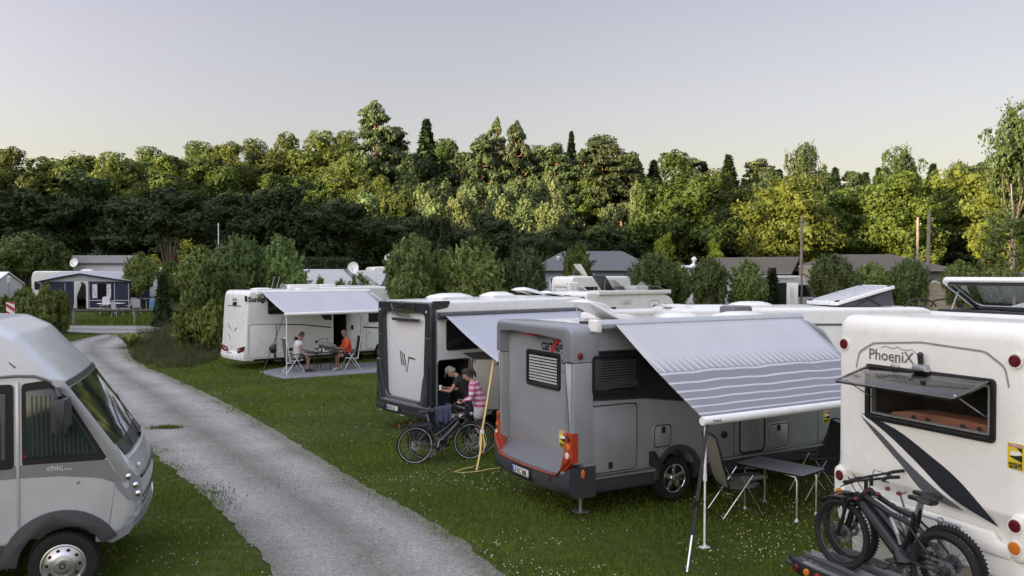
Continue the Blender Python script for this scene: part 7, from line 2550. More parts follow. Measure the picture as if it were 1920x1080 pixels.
cA = mixc(n, l, band(sp.outputs[2], 9.0, .5), (.62, .52, .56), (.46, .09, .20))
cB = mixc(n, l, band(sp.outputs[1], 10.0, .42), cA, (.40, .10, .19), 'MIX')
cC = mixc(n, l, .45, cA, cB)
l.new(cC, b.inputs['Base Color']); b.inputs['Roughness'].default_value = .85
PINK = m
wom = dict(pelvis=(0, 0, .90), chest=(.10, 0, 1.24), neck=(.20, 0, 1.43), head=(.29, 0, 1.55), face=(.8, .0, -.62),
           shl=(.13, .17, 1.34), shr=(.13, -.17, 1.34), ell=(.16, .24, 1.06), elr=(.18, -.24, 1.06), wrl=(.38, .20, .98), wrr=(.40, -.16, .98), hal=(.48, .17, .97), har=(.50, -.12, .97),
           hipl=(0, .09, .88), hipr=(0, -.09, .88), knl=(.05, .10, .47), knr=(.0, -.10, .47), anl=(0, .11, .085), anr=(-.06, -.11, .085), toe=(1, 0, 0))
pW = person('person', wom, SKIN, 1, PINK, 1, mat('shorts_pale', (.42, .42, .42), .85), HAIRD, hair='tail', sleeve=1.8, leg_len=.7,
            label='person in a pink and white plaid shirt and pale shorts behind the bicycles', shoes=mat('shoe_grey', (.18, .18, .19), .7))
pW.location = (-.66, 17.1, 0); pW.rotation_euler = (0, 0, R(172))
# rolled things visible in the dark garage
tag(MB().pad(rrect(-.25, .25, 0, .42, .08), lambda u, v, d: (u, d, v), 0, .32, .06).build('holdall', mat('holdall_blue', (.018, .03, .05), .8), None), 'dark blue holdall in the open motorhome garage', 'bag')
bpy.data.objects['holdall'].location = (-1.62, 18.72, .98 if False else .52); bpy.data.objects['holdall'].rotation_euler = (0, 0, R(40))
# ================================================================== background vehicles
def simple_rv(corner, yaw, L_, H_, m, label, ground=0.0, nose='semi', W=2.25, cat='motorhome', name='motorhome', z0=.4, group=None):
    (ox, oy), a = place(corner[0], corner[1], yaw, W)
    root = empty(name, (ox, oy, ground), a, label, cat, group)
    if nose == 'semi':
        prof = [(0, z0, .04), (-.03, H_ * .5, .2), (.06, H_, .18), (L_ - 2.0, H_, .6), (L_ - 1.1, H_ - .35, .4), (L_ - .75, H_ - .95, .15), (L_ - .1, 1.3, .2), (L_, .8, .2), (L_ - .05, z0, 0)]
    elif nose == 'int':
        prof = [(0, z0, .04), (0, H_, .2), (L_ - 1.3, H_, .7), (L_ - .55, H_ - .75, .3), (L_ - .1, 1.3, .25), (L_, .8, .2), (L_ - .05, z0, 0)]
    else:
        prof = [(0, z0 + .1, .15), (.0, H_ - .5, .1), (.12, H_, .35), (L_ - .15, H_, .35), (L_, H_ - 1.2, .4), (L_ - .05, z0 + .1, .15)]
    b_ = shell_mesh(fillet(prof, .1), W / 2, .10, 2).build('body', m, root)
    under(root, .4, L_ - .6, W, z0 - .12, z0 + .02)
    return root, SIDE(W), W


# white motorhome with many open roof hatches
rv, S, W = simple_rv((3.15, 35.0), 40, 6.9, 2.88, WHITE, 'white motorhome with closed awning case and raised dark roof hatch, beyond the striped awning')
MB().prism(fillet([(-W / 2 - .09, 2.74), (-W / 2 - .09, 2.92), (-W / 2 + .05, 2.92), (-W / 2 + .05, 2.74)], .03), lambda a, b_, d: (d, a, b_), .75, 5.6).build('awning_case', WHITE, rv)
service_hatch(rv, S, 4.15, 4.85, .7, 2.45, WHITE, 'entrance_door', .1, (4.75, 1.6), edge=mat('hatch_edge_grey', (.45, .46, .48), .4))
MB().pad(rrect(4.38, 4.68, 1.3, 2.25, .1), S, 0, .03, .01).build('door_window', GREYINK, rv)
MB().pad(rrect(2.2, 2.9, 2.30, 2.56, .02), S, 0, .012, .004).build('vent_grille', ROOFP, rv)
caravan_window(rv, S, 3.05, 3.95, 1.55, 1.95, fr=mat('hatch_edge_grey', (.45, .46, .48), .4))
caravan_window(rv, S, .9, 1.9, 1.5, 2.2)
MB().prism([(4.9, 2.05), (5.3, 2.3), (5.75, 1.9), (5.2, 2.12)], S, 0, .005).build('side_decal', GREYINK, rv)
MB().prism(fillet([(5.35, 1.35), (5.4, 1.75), (5.9, 1.78), (6.3, 1.35)], .05), S, -.05, .008).build('cab_window', DARKGL, rv)
MB().pad(rrect(6.0, 6.15, 1.4, 1.75, .04), SIDE(W + .5), -.08, .05, .02).build('mirror', BLACK, rv)
lamp(rv, REAR(.03), -.85, 2.62, .06, DKRED); lamp(rv, REAR(.03), .85, 2.62, .06, DKRED)
MB().box(-.03, .05, -.12, .18, 2.68, 2.73).build('brake_light', DKRED, rv)
for x in (1.6, 5.6): wheel(rv, x, -W / 2 + .05, .33, None, 'steel'); wheel(rv, x, W / 2 - .02, .33, None, 'steel', side=1)
for args in ((.9, .3, .7, .6, 30, WHITE), (2.0, -.1, .9, .8, 48, BLACK), (3.0, .0, .9, .7, 30, SMOKE)):
    roof_vent(rv, args[0], args[1], 2.88, args[2], args[3], args[4], args[5], 'roof_hatch', .08)
MB().pad(rrect(3.9, 4.9, -.5, .3, .15), TOP(2.9), 0, .22, .08).build('roof_box', SMOKE if False else mat('roof_box_grey', (.30, .33, .32), .3, coat=.4), rv)
MB().ball((5.2, .25, 3.05), .26, 14, 8, (.5, 1, .9)).tube([(5.0, .6, 2.9), (5.2, .2, 3.1), (5.8, -.3, 3.05), (6.1, -.6, 2.85)], .015, 6).build('satellite_dish', GREYINK, rv)

# cream caravan behind it with open roof light
rv, S, W = simple_rv((3.6, 50.0), 30, 6.0, 2.95, CREAM, 'cream caravan with an open roof light standing before the blue hut', gz(4, 50), 'car', cat='caravan', name='caravan')
roof_vent(rv, 1.3, 0, 2.95, .9, .8, 55, CREAM, 'roof_light')
caravan_window(rv, REAR(.02), -.7, .7, 1.6, 2.3); caravan_window(rv, S, 1.0, 2.0, 1.7, 2.3); caravan_window(rv, S, 3.2, 4.4, 1.7, 2.3)
lamp(rv, REAR(.0), -.7, 2.5, .05, AMBER)
wheel(rv, 3.0, -W / 2 + .05, .32, None, 'steel'); wheel(rv, 3.0, W / 2 - .02, .32, None, 'steel', side=1)
MB().tube([(6.0, 0, .5), (7.1, 0, .5)], .04, 8).tube([(6.0, .5, .5), (7.1, 0, .5)], .03, 6).tube([(6.0, -.5, .5), (7.1, 0, .5)], .03, 6).build('drawbar', STEEL, rv)

# long white motorhome with raised roof bed
rv, S, W = simple_rv((3.9, 18.75), 9, 7.6, 2.86, WHITE, 'long white motorhome with a raised striped sleeping roof between grey and cream motorhomes', 0, 'int')
MB().prism(fillet([(5.0, 1.6), (5.0, 2.38), (6.6, 2.38), (7.0, 1.6)], .08), S, 0, .01).build('cab_window', DARKGL, rv)
MB().prism([(1, 2.46), (1, 2.52), (6.5, 2.46), (6.5, 2.42)], S, 0, .012).build('side_trim', GREYINK, rv)
caravan_window(rv, S, 1.2, 2.4, 1.6, 2.3)
for x in (1.8, 6.0): wheel(rv, x, -W / 2 + .05, .33, None, 'steel'); wheel(rv, x, W / 2 - .02, .33, None, 'steel', side=1)
pa = R(15)
pm = lambda u, v, d: (4.0 + u * math.cos(pa) - d * math.sin(pa), v, 2.90 + u * math.sin(pa) + d * math.cos(pa))
po = MB().pad(rrect(0, 1.62, -.85, .60, .08), pm, 0, .07, .02).build('lifting_roof', WHITE, rv)
rb_ = MB()
for k in range(7):
    v = -.74 + k * .20
    rb_.prism([(.12, v), (1.5, v), (1.5, v + .06), (.12, v + .06)], pm, .06, .084)
rb_.build('roof_ribs', mat('rib_grey', (.38, .39, .42), .4), po)
for u_, v_ in ((.05, -.8), (1.47, -.8), (.05, .45), (1.47, .45)):
    MB().pad(rrect(u_, u_ + .1, v_, v_ + .12, .02), pm, .06, .095, .01).build('roof_catch', BLACK, po)
e0 = [(4.05, 2.88), (5.50, 2.88), (5.50, 2.90 + 1.5 * math.sin(pa)), (4.05, 2.91)]
for y in (-.78, .53):
    MB().prism(e0, lambda u, v, d: (u, y + d, v), -.006, .006).build('tent_wall', mat('tent_grey', (.07, .075, .085), .85), po)
    MB().tube([(4.5, y - .012 * (1 if y < 0 else -1), 2.88), (5.2, y - .012 * (1 if y < 0 else -1), 3.2)], .014, 6).tube([(5.2, y - .02, 2.88), (4.8, y - .02, 3.1)], .014, 6).build('lift_strut', BLACK, po)
MB().prism([(-.78, 2.88), (.53, 2.88), (.53, 3.28), (-.78, 3.28)], lambda u, v, d: (5.49 + d, u, v), -.006, .006).build('tent_front', mat('tent_front_pale', (.38, .40, .38), .8), po)
MB().pad(rrect(.6, 1.5, -.5, .2, .05), TOP(2.86), 0, .05, .02).pad(rrect(.0, .0 + .5, -.2, .4, .05), TOP(2.86), 0, .06, .02).build('roof_plate', WHITE, rv)
roof_vent(rv, 2.1, -.2, 2.86, .9, .6, 0, CREAM, 'roof_light', .09)
rr2 = MB()
for x0 in (5.75, 6.45):
    rr2.tube([(x0, -.9, 2.86), (x0 + .12, -.9, 3.02), (x0 + .45, -.9, 3.06), (x0 + .75, -.9, 2.98), (x0 + .85, -.9, 2.86)], .02, 6)
rr2.build('roof_rack', BLACK, rv)

# silver integrated motorhome with its door open, in front of the brown hut
gg = gz(19, 51)
rv, S, W = simple_rv((13.6, 50.0), 22, 6.6, 2.9, SILV, 'silver motorhome with its pale door open between the willows and a wooden pole', gg, 'int')
MB().prism(fillet([(-W / 2 - .09, 2.72), (-W / 2 - .09, 2.90), (-W / 2 + .05, 2.90), (-W / 2 + .05, 2.72)], .03), lambda a, b_, d: (d, a, b_), .4, 4.6).build('awning_case', WHITE, rv)
MB().prism(rrect(3.3, 3.95, .6, 2.45, .05), S, 0, .01).build('doorway', BLACK, rv)  # flat black sheet, the shade inside the open doorway put into its colour
dmp2 = lambda u, v, d: (3.97 + u * .85, -W / 2 - .02 - u * .52 - d, v)
do_ = MB().pad(rrect(0, .68, .6, 2.45, .06), dmp2, 0, .04, .01).build('entrance_door', CREAM, rv)
MB().pad(rrect(.2, .38, 1.5, 2.2, .08), dmp2, .03, .05, .01).build('door_window', ROOFP, do_)
MB().prism(fillet([(4.7, 1.55), (4.7, 2.3), (5.7, 2.3), (6.1, 1.55)], .08), S, 0, .012).build('cab_window', DARKGL, rv)
for x in (1.6, 5.2): wheel(rv, x, -W / 2 + .05, .33, None, 'steel'); wheel(rv, x, W / 2 - .02, .33, None, 'steel', side=1)

# white motorhome roof behind the couple
rv, S, W = simple_rv((-10.0, 39.0), 32, 6.6, 2.98, WHITE, 'white motorhome with raised roof hatches showing behind the awning of the seated couple', .05, 'semi')
for args in ((1.6, .2, .9, .7, 0, WHITE), (2.9, .1, 1.2, .8, 42, CLEARGL), (3.9, .1, .9, .7, 35, WHITE)):
    roof_vent(rv, args[0], args[1], 3.0, args[2], args[3], args[4], args[5], 'roof_hatch', .07)
MB().prism([(5.0, 2.9), (4.2, 2.55), (4.6, 2.9)], S, 0, .01).build('side_decal', GREYINK, rv)
MB().prism(fillet([(5.2, 1.35), (5.25, 1.85), (5.75, 1.88), (6.1, 1.35)], .05), S, 0, .008).build('cab_window', DARKGL, rv)
for x in (1.6, 5.4): wheel(rv, x, -W / 2 + .05, .33, None, 'steel'); wheel(rv, x, W / 2 - .02, .33, None, 'steel', side=1)


def house_tent(loc, rz, L_, D_, h0, h1, roof_m, wall_m, label, name='tent', cat='tent', over=.12):
    """gabled awning tent: ridge along x"""
    root = empty(name, loc, rz, label, cat)
    MB().add([(0, 0, 0), (L_, 0, 0), (L_, D_, 0), (0, D_, 0), (0, 0, h0), (L_, 0, h0), (L_, D_, h0), (0, D_, h0), (0, D_ / 2, h1), (L_, D_ / 2, h1)],
             [(0, 1, 5, 4), (2, 3, 7, 6), (1, 2, 6, 9, 5), (3, 0, 4, 8, 7), (4, 5, 9, 8), (7, 8, 9, 6)]).build('wall', wall_m, root, smooth=False)
    o_ = over
    MB().add([(-o_, -o_, h0 - .03), (L_ + o_, -o_, h0 - .03), (L_ + o_, D_ / 2, h1 + .04), (-o_, D_ / 2, h1 + .04), (L_ + o_, D_ + o_, h0 - .03), (-o_, D_ + o_, h0 - .03),
              (-o_, -o_, h0 + .03), (L_ + o_, -o_, h0 + .03), (L_ + o_, D_ / 2, h1 + .1), (-o_, D_ / 2, h1 + .1), (L_ + o_, D_ + o_, h0 + .03), (-o_, D_ + o_, h0 + .03)],
             [(0, 3, 2, 1), (3, 5, 4, 2), (6, 7, 8, 9), (9, 8, 10, 11), (0, 1, 7, 6), (5, 11, 10, 4), (1, 2, 8, 7), (2, 4, 10, 8), (0, 6, 9, 3), (3, 9, 11, 5)]).build('roof', roof_m, root, smooth=False)
    return root


PALEG = mat('roof_pale_grey', (.36, .36, .36), .7, var=.06)
GREYR = mat('roof_grey', (.20, .21, .22), .8, var=.1)
x, y, z = at(640, 53)
t_ = house_tent((x - 1.6, 52, gz(x, 52)), R(-8), 4.4, 3.0, 2.2, 3.05, PALEG, GREYR, 'pale grey awning roof with a low gable behind the white motorhome roofs', 'awning_tent', 'tent')
x, y, z = at(572, 54)
t_ = house_tent((x - .5, 55, gz(x, 55)), R(3), 3.2, 2.6, 2.2, 2.85, PALEG, PALEG, 'pale tent roof beside the dark clipped hedge', 'awning_tent', 'tent')
# cream caravan next to the middle willows
x, y, z = at(690, 57)
rv, S, W = simple_rv((x + .3, 57), 25, 5.0, 2.95, CREAM, 'cream caravan half hidden by the tall willow in the middle', gz(x, 57), 'car', cat='caravan', name='caravan')
caravan_window(rv, REAR(.02), -.6, .6, 1.5, 2.2); caravan_window(rv, S, .8, 1.6, 1.6, 2.2)
roof_vent(rv, 1.8, 0, 2.95, .7, .6, 0, WHITE, 'roof_light')
wheel(rv, 2.5, -W / 2 + .05, .32, None, 'steel'); wheel(rv, 2.5, W / 2 - .02, .32, None, 'steel', side=1)
# dark car beside it
x, y, z = at(672, 56)
cr = empty('parked_car', (x - 2.6, 56, gz(x, 56)), R(6), 'dark blue car parked beside the cream caravan', 'car')
CARB = mat('car_dark_blue', (.012, .018, .035), .25, coat=.6)
shell_mesh(fillet([(0, .35, .1), (0, .95, .15), (.55, 1.05, .2), (1.0, 1.5, .2), (2.5, 1.52, .3), (3.3, 1.02, .2), (4.2, .85, .2), (4.3, .35, .1)], .1), .86, .12, 2).build('body', CARB, cr)
MB().prism(fillet([(.75, 1.08), (1.08, 1.42), (2.42, 1.44), (3.0, 1.05)], .05), SIDE(1.72), 0, .006).build('side_window', DARKGL, cr)
for x_ in (.85, 3.4): wheel(cr, x_, -.80, .31, None, 'alloy', w=.18); wheel(cr, x_, .80, .31, None, 'alloy', side=1, w=.18)


def dish(px, py, Y, r, label, mast=None, m=WHITE):
    x, y, _ = at(px, Y); z = hz(py, Y); g_ = gz(x, Y)
    root = empty('satellite_dish', (x, Y, g_), 0, label, 'satellite dish')
    h = z - g_
    M = Matrix.Translation((0, -.08, h)) @ Matrix.Rotation(R(72), 4, 'X') @ Matrix.Scale(1.15, 4, (0, 1, 0))
    MB().lathe([(.001, -.0), (r * .5, .02), (r * .85, .06), (r, .10), (r, .085), (r * .8, .04), (.001, -.02)], M, 20).build('reflector', m, root, angle=60)
    MB().tube([(0, 0, -.1), (0, 0, h)], .025, 8).tube([(0, -.05, h - r * .9), (0, -.45, h - .05)], .012, 6).ball((0, -.46, h - .03), .045, 8, 6).build('mast', STEEL, root)
    return root


dish(663, 503, 50, .34, 'white satellite dish on a mast above the pale tent roofs')
dish(728, 484, 53, .22, 'small satellite dish at the left edge of the tall middle willow')
dish(141, 493, 61, .30, 'large satellite dish behind the caravan with the navy tent')
# white flag pole left
x, y, z = at(410, 44)
fp = empty('flag_pole', (x, 44, z), 0, 'thin white pole rising above the left willow group', 'pole')
MB().tube([(0, 0, 0), (0, 0, hz(422, 44) - z)], .035, 8, radii=[.045, .025]).ball((0, 0, hz(422, 44) - z + .03), .05, 8, 6).build('shaft', WHITE, fp)

# ------------------------------------------------------------------ caravan with navy awning tent
zt = gz(-33, 57)
NAVYT = mat('tent_navy', (.016, .022, .045), .8, var=.15)
GREYT = mat('tent_grey_roof', (.33, .34, .36), .75, var=.06)
WHTR = mat('tent_white_trim', (.55, .55, .56), .7)
T0 = empty('awning_tent', (*at(78, 56.6)[:2], zt), R(-4), 'navy and grey caravan awning tent with arched door and flowered curtains', 'tent')
Lt = 6.35; fh = 1.92; ph = 2.42; rh = 2.62; Dp = 2.6
# front wall built of panels with an arched doorway
MB().add([(0, 0, .05), (2.35, 0, .05), (2.35, 0, fh), (0, 0, fh)], [(0, 1, 2, 3)]).build('front_panel', NAVYT, T0)
MB().add([(3.35, 0, .05), (Lt, 0, .05), (Lt, 0, fh), (3.35, 0, fh)], [(0, 1, 2, 3)]).build('front_panel', NAVYT, T0)
dpoly = [(2.35, .05), (2.55, .05), (2.55, 1.35), (2.60, 1.65), (2.75, 1.83), (2.95, 1.88), (3.12, 1.80), (3.2, 1.6), (3.22, .05), (3.35, .05), (3.35, fh), (2.35, fh)]
MB().prism(dpoly, lambda u, v, d: (u, -d, v), 0, .02).build('door_surround', WHTR, T0)
MB().prism([(2.30, .08), (2.58, .08), (2.56, .9), (2.92, 1.75), (2.80, 1.84), (2.60, 1.70), (2.50, 1.0)], lambda u, v, d: (u, -.04 - d, v), 0, .03).build('door_flap', mat('tent_door_pale', (.42, .44, .42), .7), T0)
MB().add([(.0, 0, fh), (Lt, 0, fh), (Lt * .62, 0, ph - .12), (Lt * .45, 0, ph)], [(0, 1, 2, 3)]).build('gable_panel', GREYT, T0)
MB().add([(0, 0, .05), (0, Dp, .05), (0, Dp, rh), (0, 0, fh)], [(0, 1, 2, 3)]).add([(Lt, 0, .05), (Lt, Dp, .05), (Lt, Dp, rh - .2), (Lt, 0, fh)], [(0, 1, 2, 3)]).build('side_wall', NAVYT, T0)
MB().add([(-.1, -.12, fh), (Lt + .1, -.12, fh), (Lt * .45, -.12, ph + .05), (-.3, Dp, rh), (Lt - 1.0, Dp, rh - .02), (Lt * .45, Dp, rh + .05)], [(0, 2, 5, 3), (2, 1, 4, 5)]).build('roof', GREYT, T0, smooth=False)
MB().tube([(-.1, -.14, fh), (Lt * .25, -.14, fh + .33), (Lt * .45, -.14, ph + .03), (Lt * .62, -.14, fh + .36), (Lt + .1, -.14, fh)], .05, 6).build('valance', NAVYT, T0)
wn_ = MB().add([(3.65, -.012, .75), (5.0, -.012, .75), (5.0, -.012, 1.75), (3.65, -.012, 1.75)], [(0, 1, 2, 3)]).build('window', DARKGL, T0)
MB().ring([(3.55, .66), (5.1, .66), (5.1, 1.84), (3.55, 1.84)], [(3.65, .75), (5.0, .75), (5.0, 1.75), (3.65, 1.75)], lambda u, v, d: (u, -d, v), 0, .03).build('window_border', NAVYT, wn_)
CURT = mat('curtain_flowered', (.55, .55, .55), .8, var=.5, vscale=9)
for a, b_ in ((3.66, 4.02), (4.68, 4.99)):
    vs = [(a + (b_ - a) * i / 12, -.03 - .012 * math.sin(i * 1.6), z_) for z_ in (.78, 1.74) for i in range(13)]
    MB().add(vs, [(i, i + 1, 14 + i, 13 + i) for i in range(12)]).build('curtain', CURT, wn_)
for x_ in (1.7, 3.42, 5.25, 6.25):
    MB().box(x_ - .015, x_ + .015, -.03, -.005, .05, 1.8).build('piping', WHTR, T0)
MB().box(3.4, Lt, -.025, -.004, .05, .10).box(3.4, Lt, -.025, -.004, .60, .64).build('mud_flap', WHTR, T0)
rv, S, W = simple_rv((at(58, 59.2)[0], 59.2), 3, 5.6, 2.55, CREAM, 'cream caravan attached behind the navy awning tent', zt + .1, 'car', cat='caravan', name='caravan')
caravan_window(rv, REAR(.03), -.8, .8, 1.1, 1.9); caravan_window(rv, S, .25, .9, 1.2, 1.8)
roof_vent(rv, 3.4, .2, 2.55, .8, .6, 0, WHITE, 'roof_light', .1)
wheel(rv, 2.6, -W / 2 + .05, .32, None, 'steel'); wheel(rv, 2.6, W / 2 - .02, .32, None, 'steel', side=1)
# garden table and chairs in front of it
GW = mat('garden_white', (.52, .52, .53), .5)
gt = empty('garden_table', (*at(208, 54.5),), 0, 'white garden table before the navy awning tent', 'table')
MB().lathe([(.001, .68), (.85, .68), (.87, .70), (.85, .72), (.001, .72)], Matrix.Identity(4), 24).build('table_top', GW, gt)
for a in (45, 135, 225, 315):
    c_, s_ = math.cos(R(a)), math.sin(R(a))
    MB().tube([(.3 * c_, .3 * s_, .69), (.75 * c_, .75 * s_, 0)], .022, 6).build('leg', GW, gt)


def garden_chair():
    root = empty('garden_chair')
    MB().box(-.24, .24, -.24, .24, .42, .45).build('seat', GW, root, bevel=.01)
    MB().prism(rrect(-.24, .24, .45, 1.0, .08), lambda u, v, d: (u, .22 + d + (v - .45) * .25, v), 0, .025).build('backrest', GW, root)
    for sx in (-1, 1):
        for sy in (-1, 1):
            MB().tube([(sx * .2, sy * .2, .43), (sx * .27, sy * .28, 0)], .016, 6).build('leg', GW, root)
    return root


gc = garden_chair()
for k, (px, Y, a, lb) in enumerate(((220, 53.3, 150, 'white garden chair with its back to the fence at the round table'), (243, 55.3, 250, 'white garden chair right of the round garden table'), (256, 54.6, 200, 'white garden stool chair at the corner of the navy tent'), (196, 55.7, 10, 'white garden chair between round table and navy tent'))):
    o = gc if k == 0 else copy_tree(gc)
    o.location = at(px, Y); o.rotation_euler = (0, 0, R(a)); tag(o, lb, 'chair', 'white garden chairs of the navy tent')
x, y, z = at(288, 56)
bl = empty('barrel', (x, y, z), 0, 'light blue plastic barrel on the grass right of the navy tent', 'barrel')
BLU = mat('barrel_blue', (.13, .22, .36), .5)
MB().lathe([(.001, 0), (.25, 0), (.27, .05), (.28, .3), (.27, .34), (.28, .38), (.27, .75), (.25, .82), (.001, .82)], Matrix.Identity(4), 20).build('drum', BLU, bl)
MB().lathe([(.23, .82), (.26, .83), (.26, .86), (.23, .86)], Matrix.Identity(4), 20, close=True).build('rim', mat('barrel_rim', (.3, .38, .46), .5), bl)
o = folding_table(.9, .6, .75, GW, GW); o.location = at(268, 57); tag(o, 'small white side table with clutter right of the navy tent', 'table')

# static homes, huts
TILE = mat('tile_roof_grey', (.21, .215, .21), .8, var=.15, vscale=8)
PWALL = mat('painted_wall_white', (.52, .53, .55), .6, var=.04, dirt=.1)


def hut(cx, Y, L_, D_, wall_h, ridge_h, rz, wall_m, roof_m, label, name='hut', hip=0.0, over=.4, z=None, tiles=False, cat='hut'):
    """simple bungalow, ridge along x; hip > 0 draws the ridge ends in"""
    root = empty(name, (cx, Y, gz(cx, Y) if z is None else z), rz, label, cat)
    if hip == 0:
        MB().add([(-L_ / 2, 0, -.5), (L_ / 2, 0, -.5), (L_ / 2, D_, -.5), (-L_ / 2, D_, -.5), (-L_ / 2, 0, wall_h), (L_ / 2, 0, wall_h), (L_ / 2, D_, wall_h), (-L_ / 2, D_, wall_h), (-L_ / 2, D_ / 2, ridge_h - .1), (L_ / 2, D_ / 2, ridge_h - .1)],
                 [(0, 1, 5, 4), (2, 3, 7, 6), (1, 2, 6, 9, 5), (3, 0, 4, 8, 7), (4, 5, 9, 8), (7, 8, 9, 6)]).build('wall', wall_m, root, smooth=False)
    else:
        MB().box(-L_ / 2, L_ / 2, 0, D_, -.5, wall_h).build('wall', wall_m, root, smooth=False)
    a, b_ = L_ / 2 + over, D_ / 2
    e = wall_h - .06
    hp_ = hip if hip else 0
    v = [(-a, -over, e), (a, -over, e), (a, D_ + over, e), (-a, D_ + over, e), (-a + hp_, b_, ridge_h), (a - hp_, b_, ridge_h)]
    v += [(x, y, z_ - .14) for x, y, z_ in v]
    f = [(0, 1, 5, 4), (2, 3, 4, 5), (1, 2, 5), (3, 0, 4), (6, 10, 11, 7), (8, 11, 10, 9), (7, 11, 8), (9, 10, 6), (0, 6, 7, 1), (1, 7, 8, 2), (2, 8, 9, 3), (3, 9, 6, 0)] if hip else \
        [(0, 1, 5, 4), (2, 3, 4, 5), (6, 10, 11, 7), (8, 11, 10, 9), (0, 6, 7, 1), (2, 8, 9, 3), (1, 7, 11, 5), (5, 11, 8, 2), (0, 4, 10, 6), (4, 3, 9, 10)]
    ro = MB().add(v, f).build('roof', roof_m, root, smooth=False)
    MB().tube([(-a, -over - .04, e - .06), (a, -over - .04, e - .06)], .06, 8).build('gutter', mat('gutter_grey', (.12, .12, .12), .5), ro)
    if tiles:
        t = MB(); N_ = 22
        for k in range(N_):
            x_ = -a + (2 * a) * (k + .5) / N_
            t.tube([(x_, -over, e + .03), (x_, b_, ridge_h + .03)], .05, 5)
        for k in range(6):
            q = (k + .5) / 6
            t.box(-a, a, -over + (b_ + over) * q - .02, -over + (b_ + over) * q + .02, e + (ridge_h - e) * q + .03, e + (ridge_h - e) * q + .08)
        t.build('tile_ribs', mat('tile_rib_pale', (.34, .34, .33), .8), ro)
    return root


def hwin(root, x0, x1, z0, z1, y=0.0, m=None, fr=PLATE):
    mp_ = lambda u, v, d: (u, y - d, v)
    o = MB().ring([(x0, z0), (x1, z0), (x1, z1), (x0, z1)], [(x0 + .07, z0 + .07), (x1 - .07, z0 + .07), (x1 - .07, z1 - .07), (x0 + .07, z1 - .07)], mp_, -.01, .05).build('window', fr, root, smooth=False)
    MB().prism([(x0 + .07, z0 + .07), (x1 - .07, z0 + .07), (x1 - .07, z1 - .07), (x0 + .07, z1 - .07)], mp_, -.01, .012).build('pane', m or DARKGL, o, smooth=False)
    MB().box((x0 + x1) / 2 - .03, (x0 + x1) / 2 + .03, y - .045, y - .005, z0 + .07, z1 - .07).build('mullion', fr, o, smooth=False)
    return o


cx = at(182, 66)[0]
h = hut(cx, 65, 6.4, 3.4, hz(491, 65) - gz(cx, 65), hz(479, 66.5) - gz(cx, 66), R(0), PWALL, TILE, 'white static home with pale ribbed tile roof behind the caravan awning', 'static_home', 0, .15, tiles=True, cat='mobile home')
hwin(h, .8, 1.6, 1.3, 2.1); hwin(h, -2.2, -1.2, 1.3, 2.1)
MB().box(1.2, 1.55, .9, 1.1, 2.4, 3.1).build('vent_box', PWALL, h)
MB().ball((-.6, 1.0, 3.1), .22, 8, 6, (1.6, .6, .4)).build('roof_moss', mat('roof_dirt_dark', (.05, .05, .045), .9), h)
# pale caravan roofs between bare tree and willow group
for k, (px, Y, L_, lb) in enumerate(((318, 61, 4.2, 'pale caravan roof right of the bare twiggy tree'), (352, 63, 3.4, 'light caravan roof left of the big willow group'), (286, 60, 2.4, 'white caravan end behind the small willow near the barrel'))):
    x, y, z = at(px, Y)
    rv, S, W = simple_rv((x - L_ / 2, Y), 4, L_, 2.7, WHITE, lb, z, 'car', cat='caravan', name='caravan')
    caravan_window(rv, S, L_ * .2, L_ * .5, 1.3, 1.9)
    wheel(rv, L_ * .5, -W / 2 + .05, .32, None, 'steel')
x, y, z = at(-8, 57)
house_tent((x - 3.6, 57, z), R(-6), 3.6, 3.0, 1.7, 2.5, WHITE, PWALL, 'white tent roof cut by the left edge of the picture', 'awning_tent', 'tent')

BLUEW = mat('hut_wall_pale_blue', (.27, .33, .42), .7, var=.05, dirt=.1)
SLATE = mat('roof_slate_grey', (.10, .103, .108), .85, var=.12)
BROWNW = mat('hut_boards_brown', (.045, .030, .026), .8, var=.25, vscale=8)
BROWNR = mat('roof_brown_felt', (.095, .084, .068), .9, var=.15)
GREYW = mat('hut_wall_grey', (.16, .17, .19), .7, var=.05)
cx = at(1108, 62)[0]
zb = gz(cx, 60)
h = hut(cx, 60, 8.4, 7.0, hz(504, 60) - zb, hz(471, 63.5) - zb, R(-4), BLUEW, SLATE, 'pale blue bungalow with grey hipped roof behind the round green bush', 'bungalow', 2.4, .5, cat='bungalow')
MB().tube([(-2.6, 1.6, 2.6), (-2.6, 1.6, 3.45)], .13, 10).lathe([(.001, 3.45), (.20, 3.45), (.2, 3.5), (.001, 3.6)], Matrix.Translation((-2.6, 1.6, 0)), 12).build('chimney', PWALL, h)
for x_ in (-.05, 2.7): MB().box(x_, x_ + .12, -.05, .02, 0, 2.35).build('corner_post', PLATE, h)
hwin(h, -3.2, -2.0, 1.1, 2.0)
MB().prism([(2.95, 0), (3.9, 0), (3.9, 2.3), (2.95, 2.3)], lambda u, v, d: (u, -d, v), -.01, .02).build('door', GREYINK, h)
cx = at(1424, 64)[0]; zb = gz(cx, 62)
h = hut(cx - 1.2, 63, 6.0, 4.6, hz(512, 62) - zb, hz(483, 64) - zb, R(-32), BROWNW, BROWNR, 'brown board hut with gable end beside the tallest wooden pole', 'hut', 0, .35)
cx = at(1640, 61)[0]; zb = gz(cx, 60)
h = hut(cx, 60, 10.0, 8.0, hz(505, 60) - zb, hz(477, 64) - zb, R(-6), GREYW, BROWNR, 'grey bungalow with mossy hipped roof behind the right hand willows', 'bungalow', 3.4, .5, cat='bungalow')
hwin(h, 3.6, 4.4, .9, 1.75)
MB().tube([(-4.9, -.2, 0), (-4.9, -.2, 2.3)], .06, 8).build('downpipe', PLATE, h)
cx = at(1302, 60)[0]
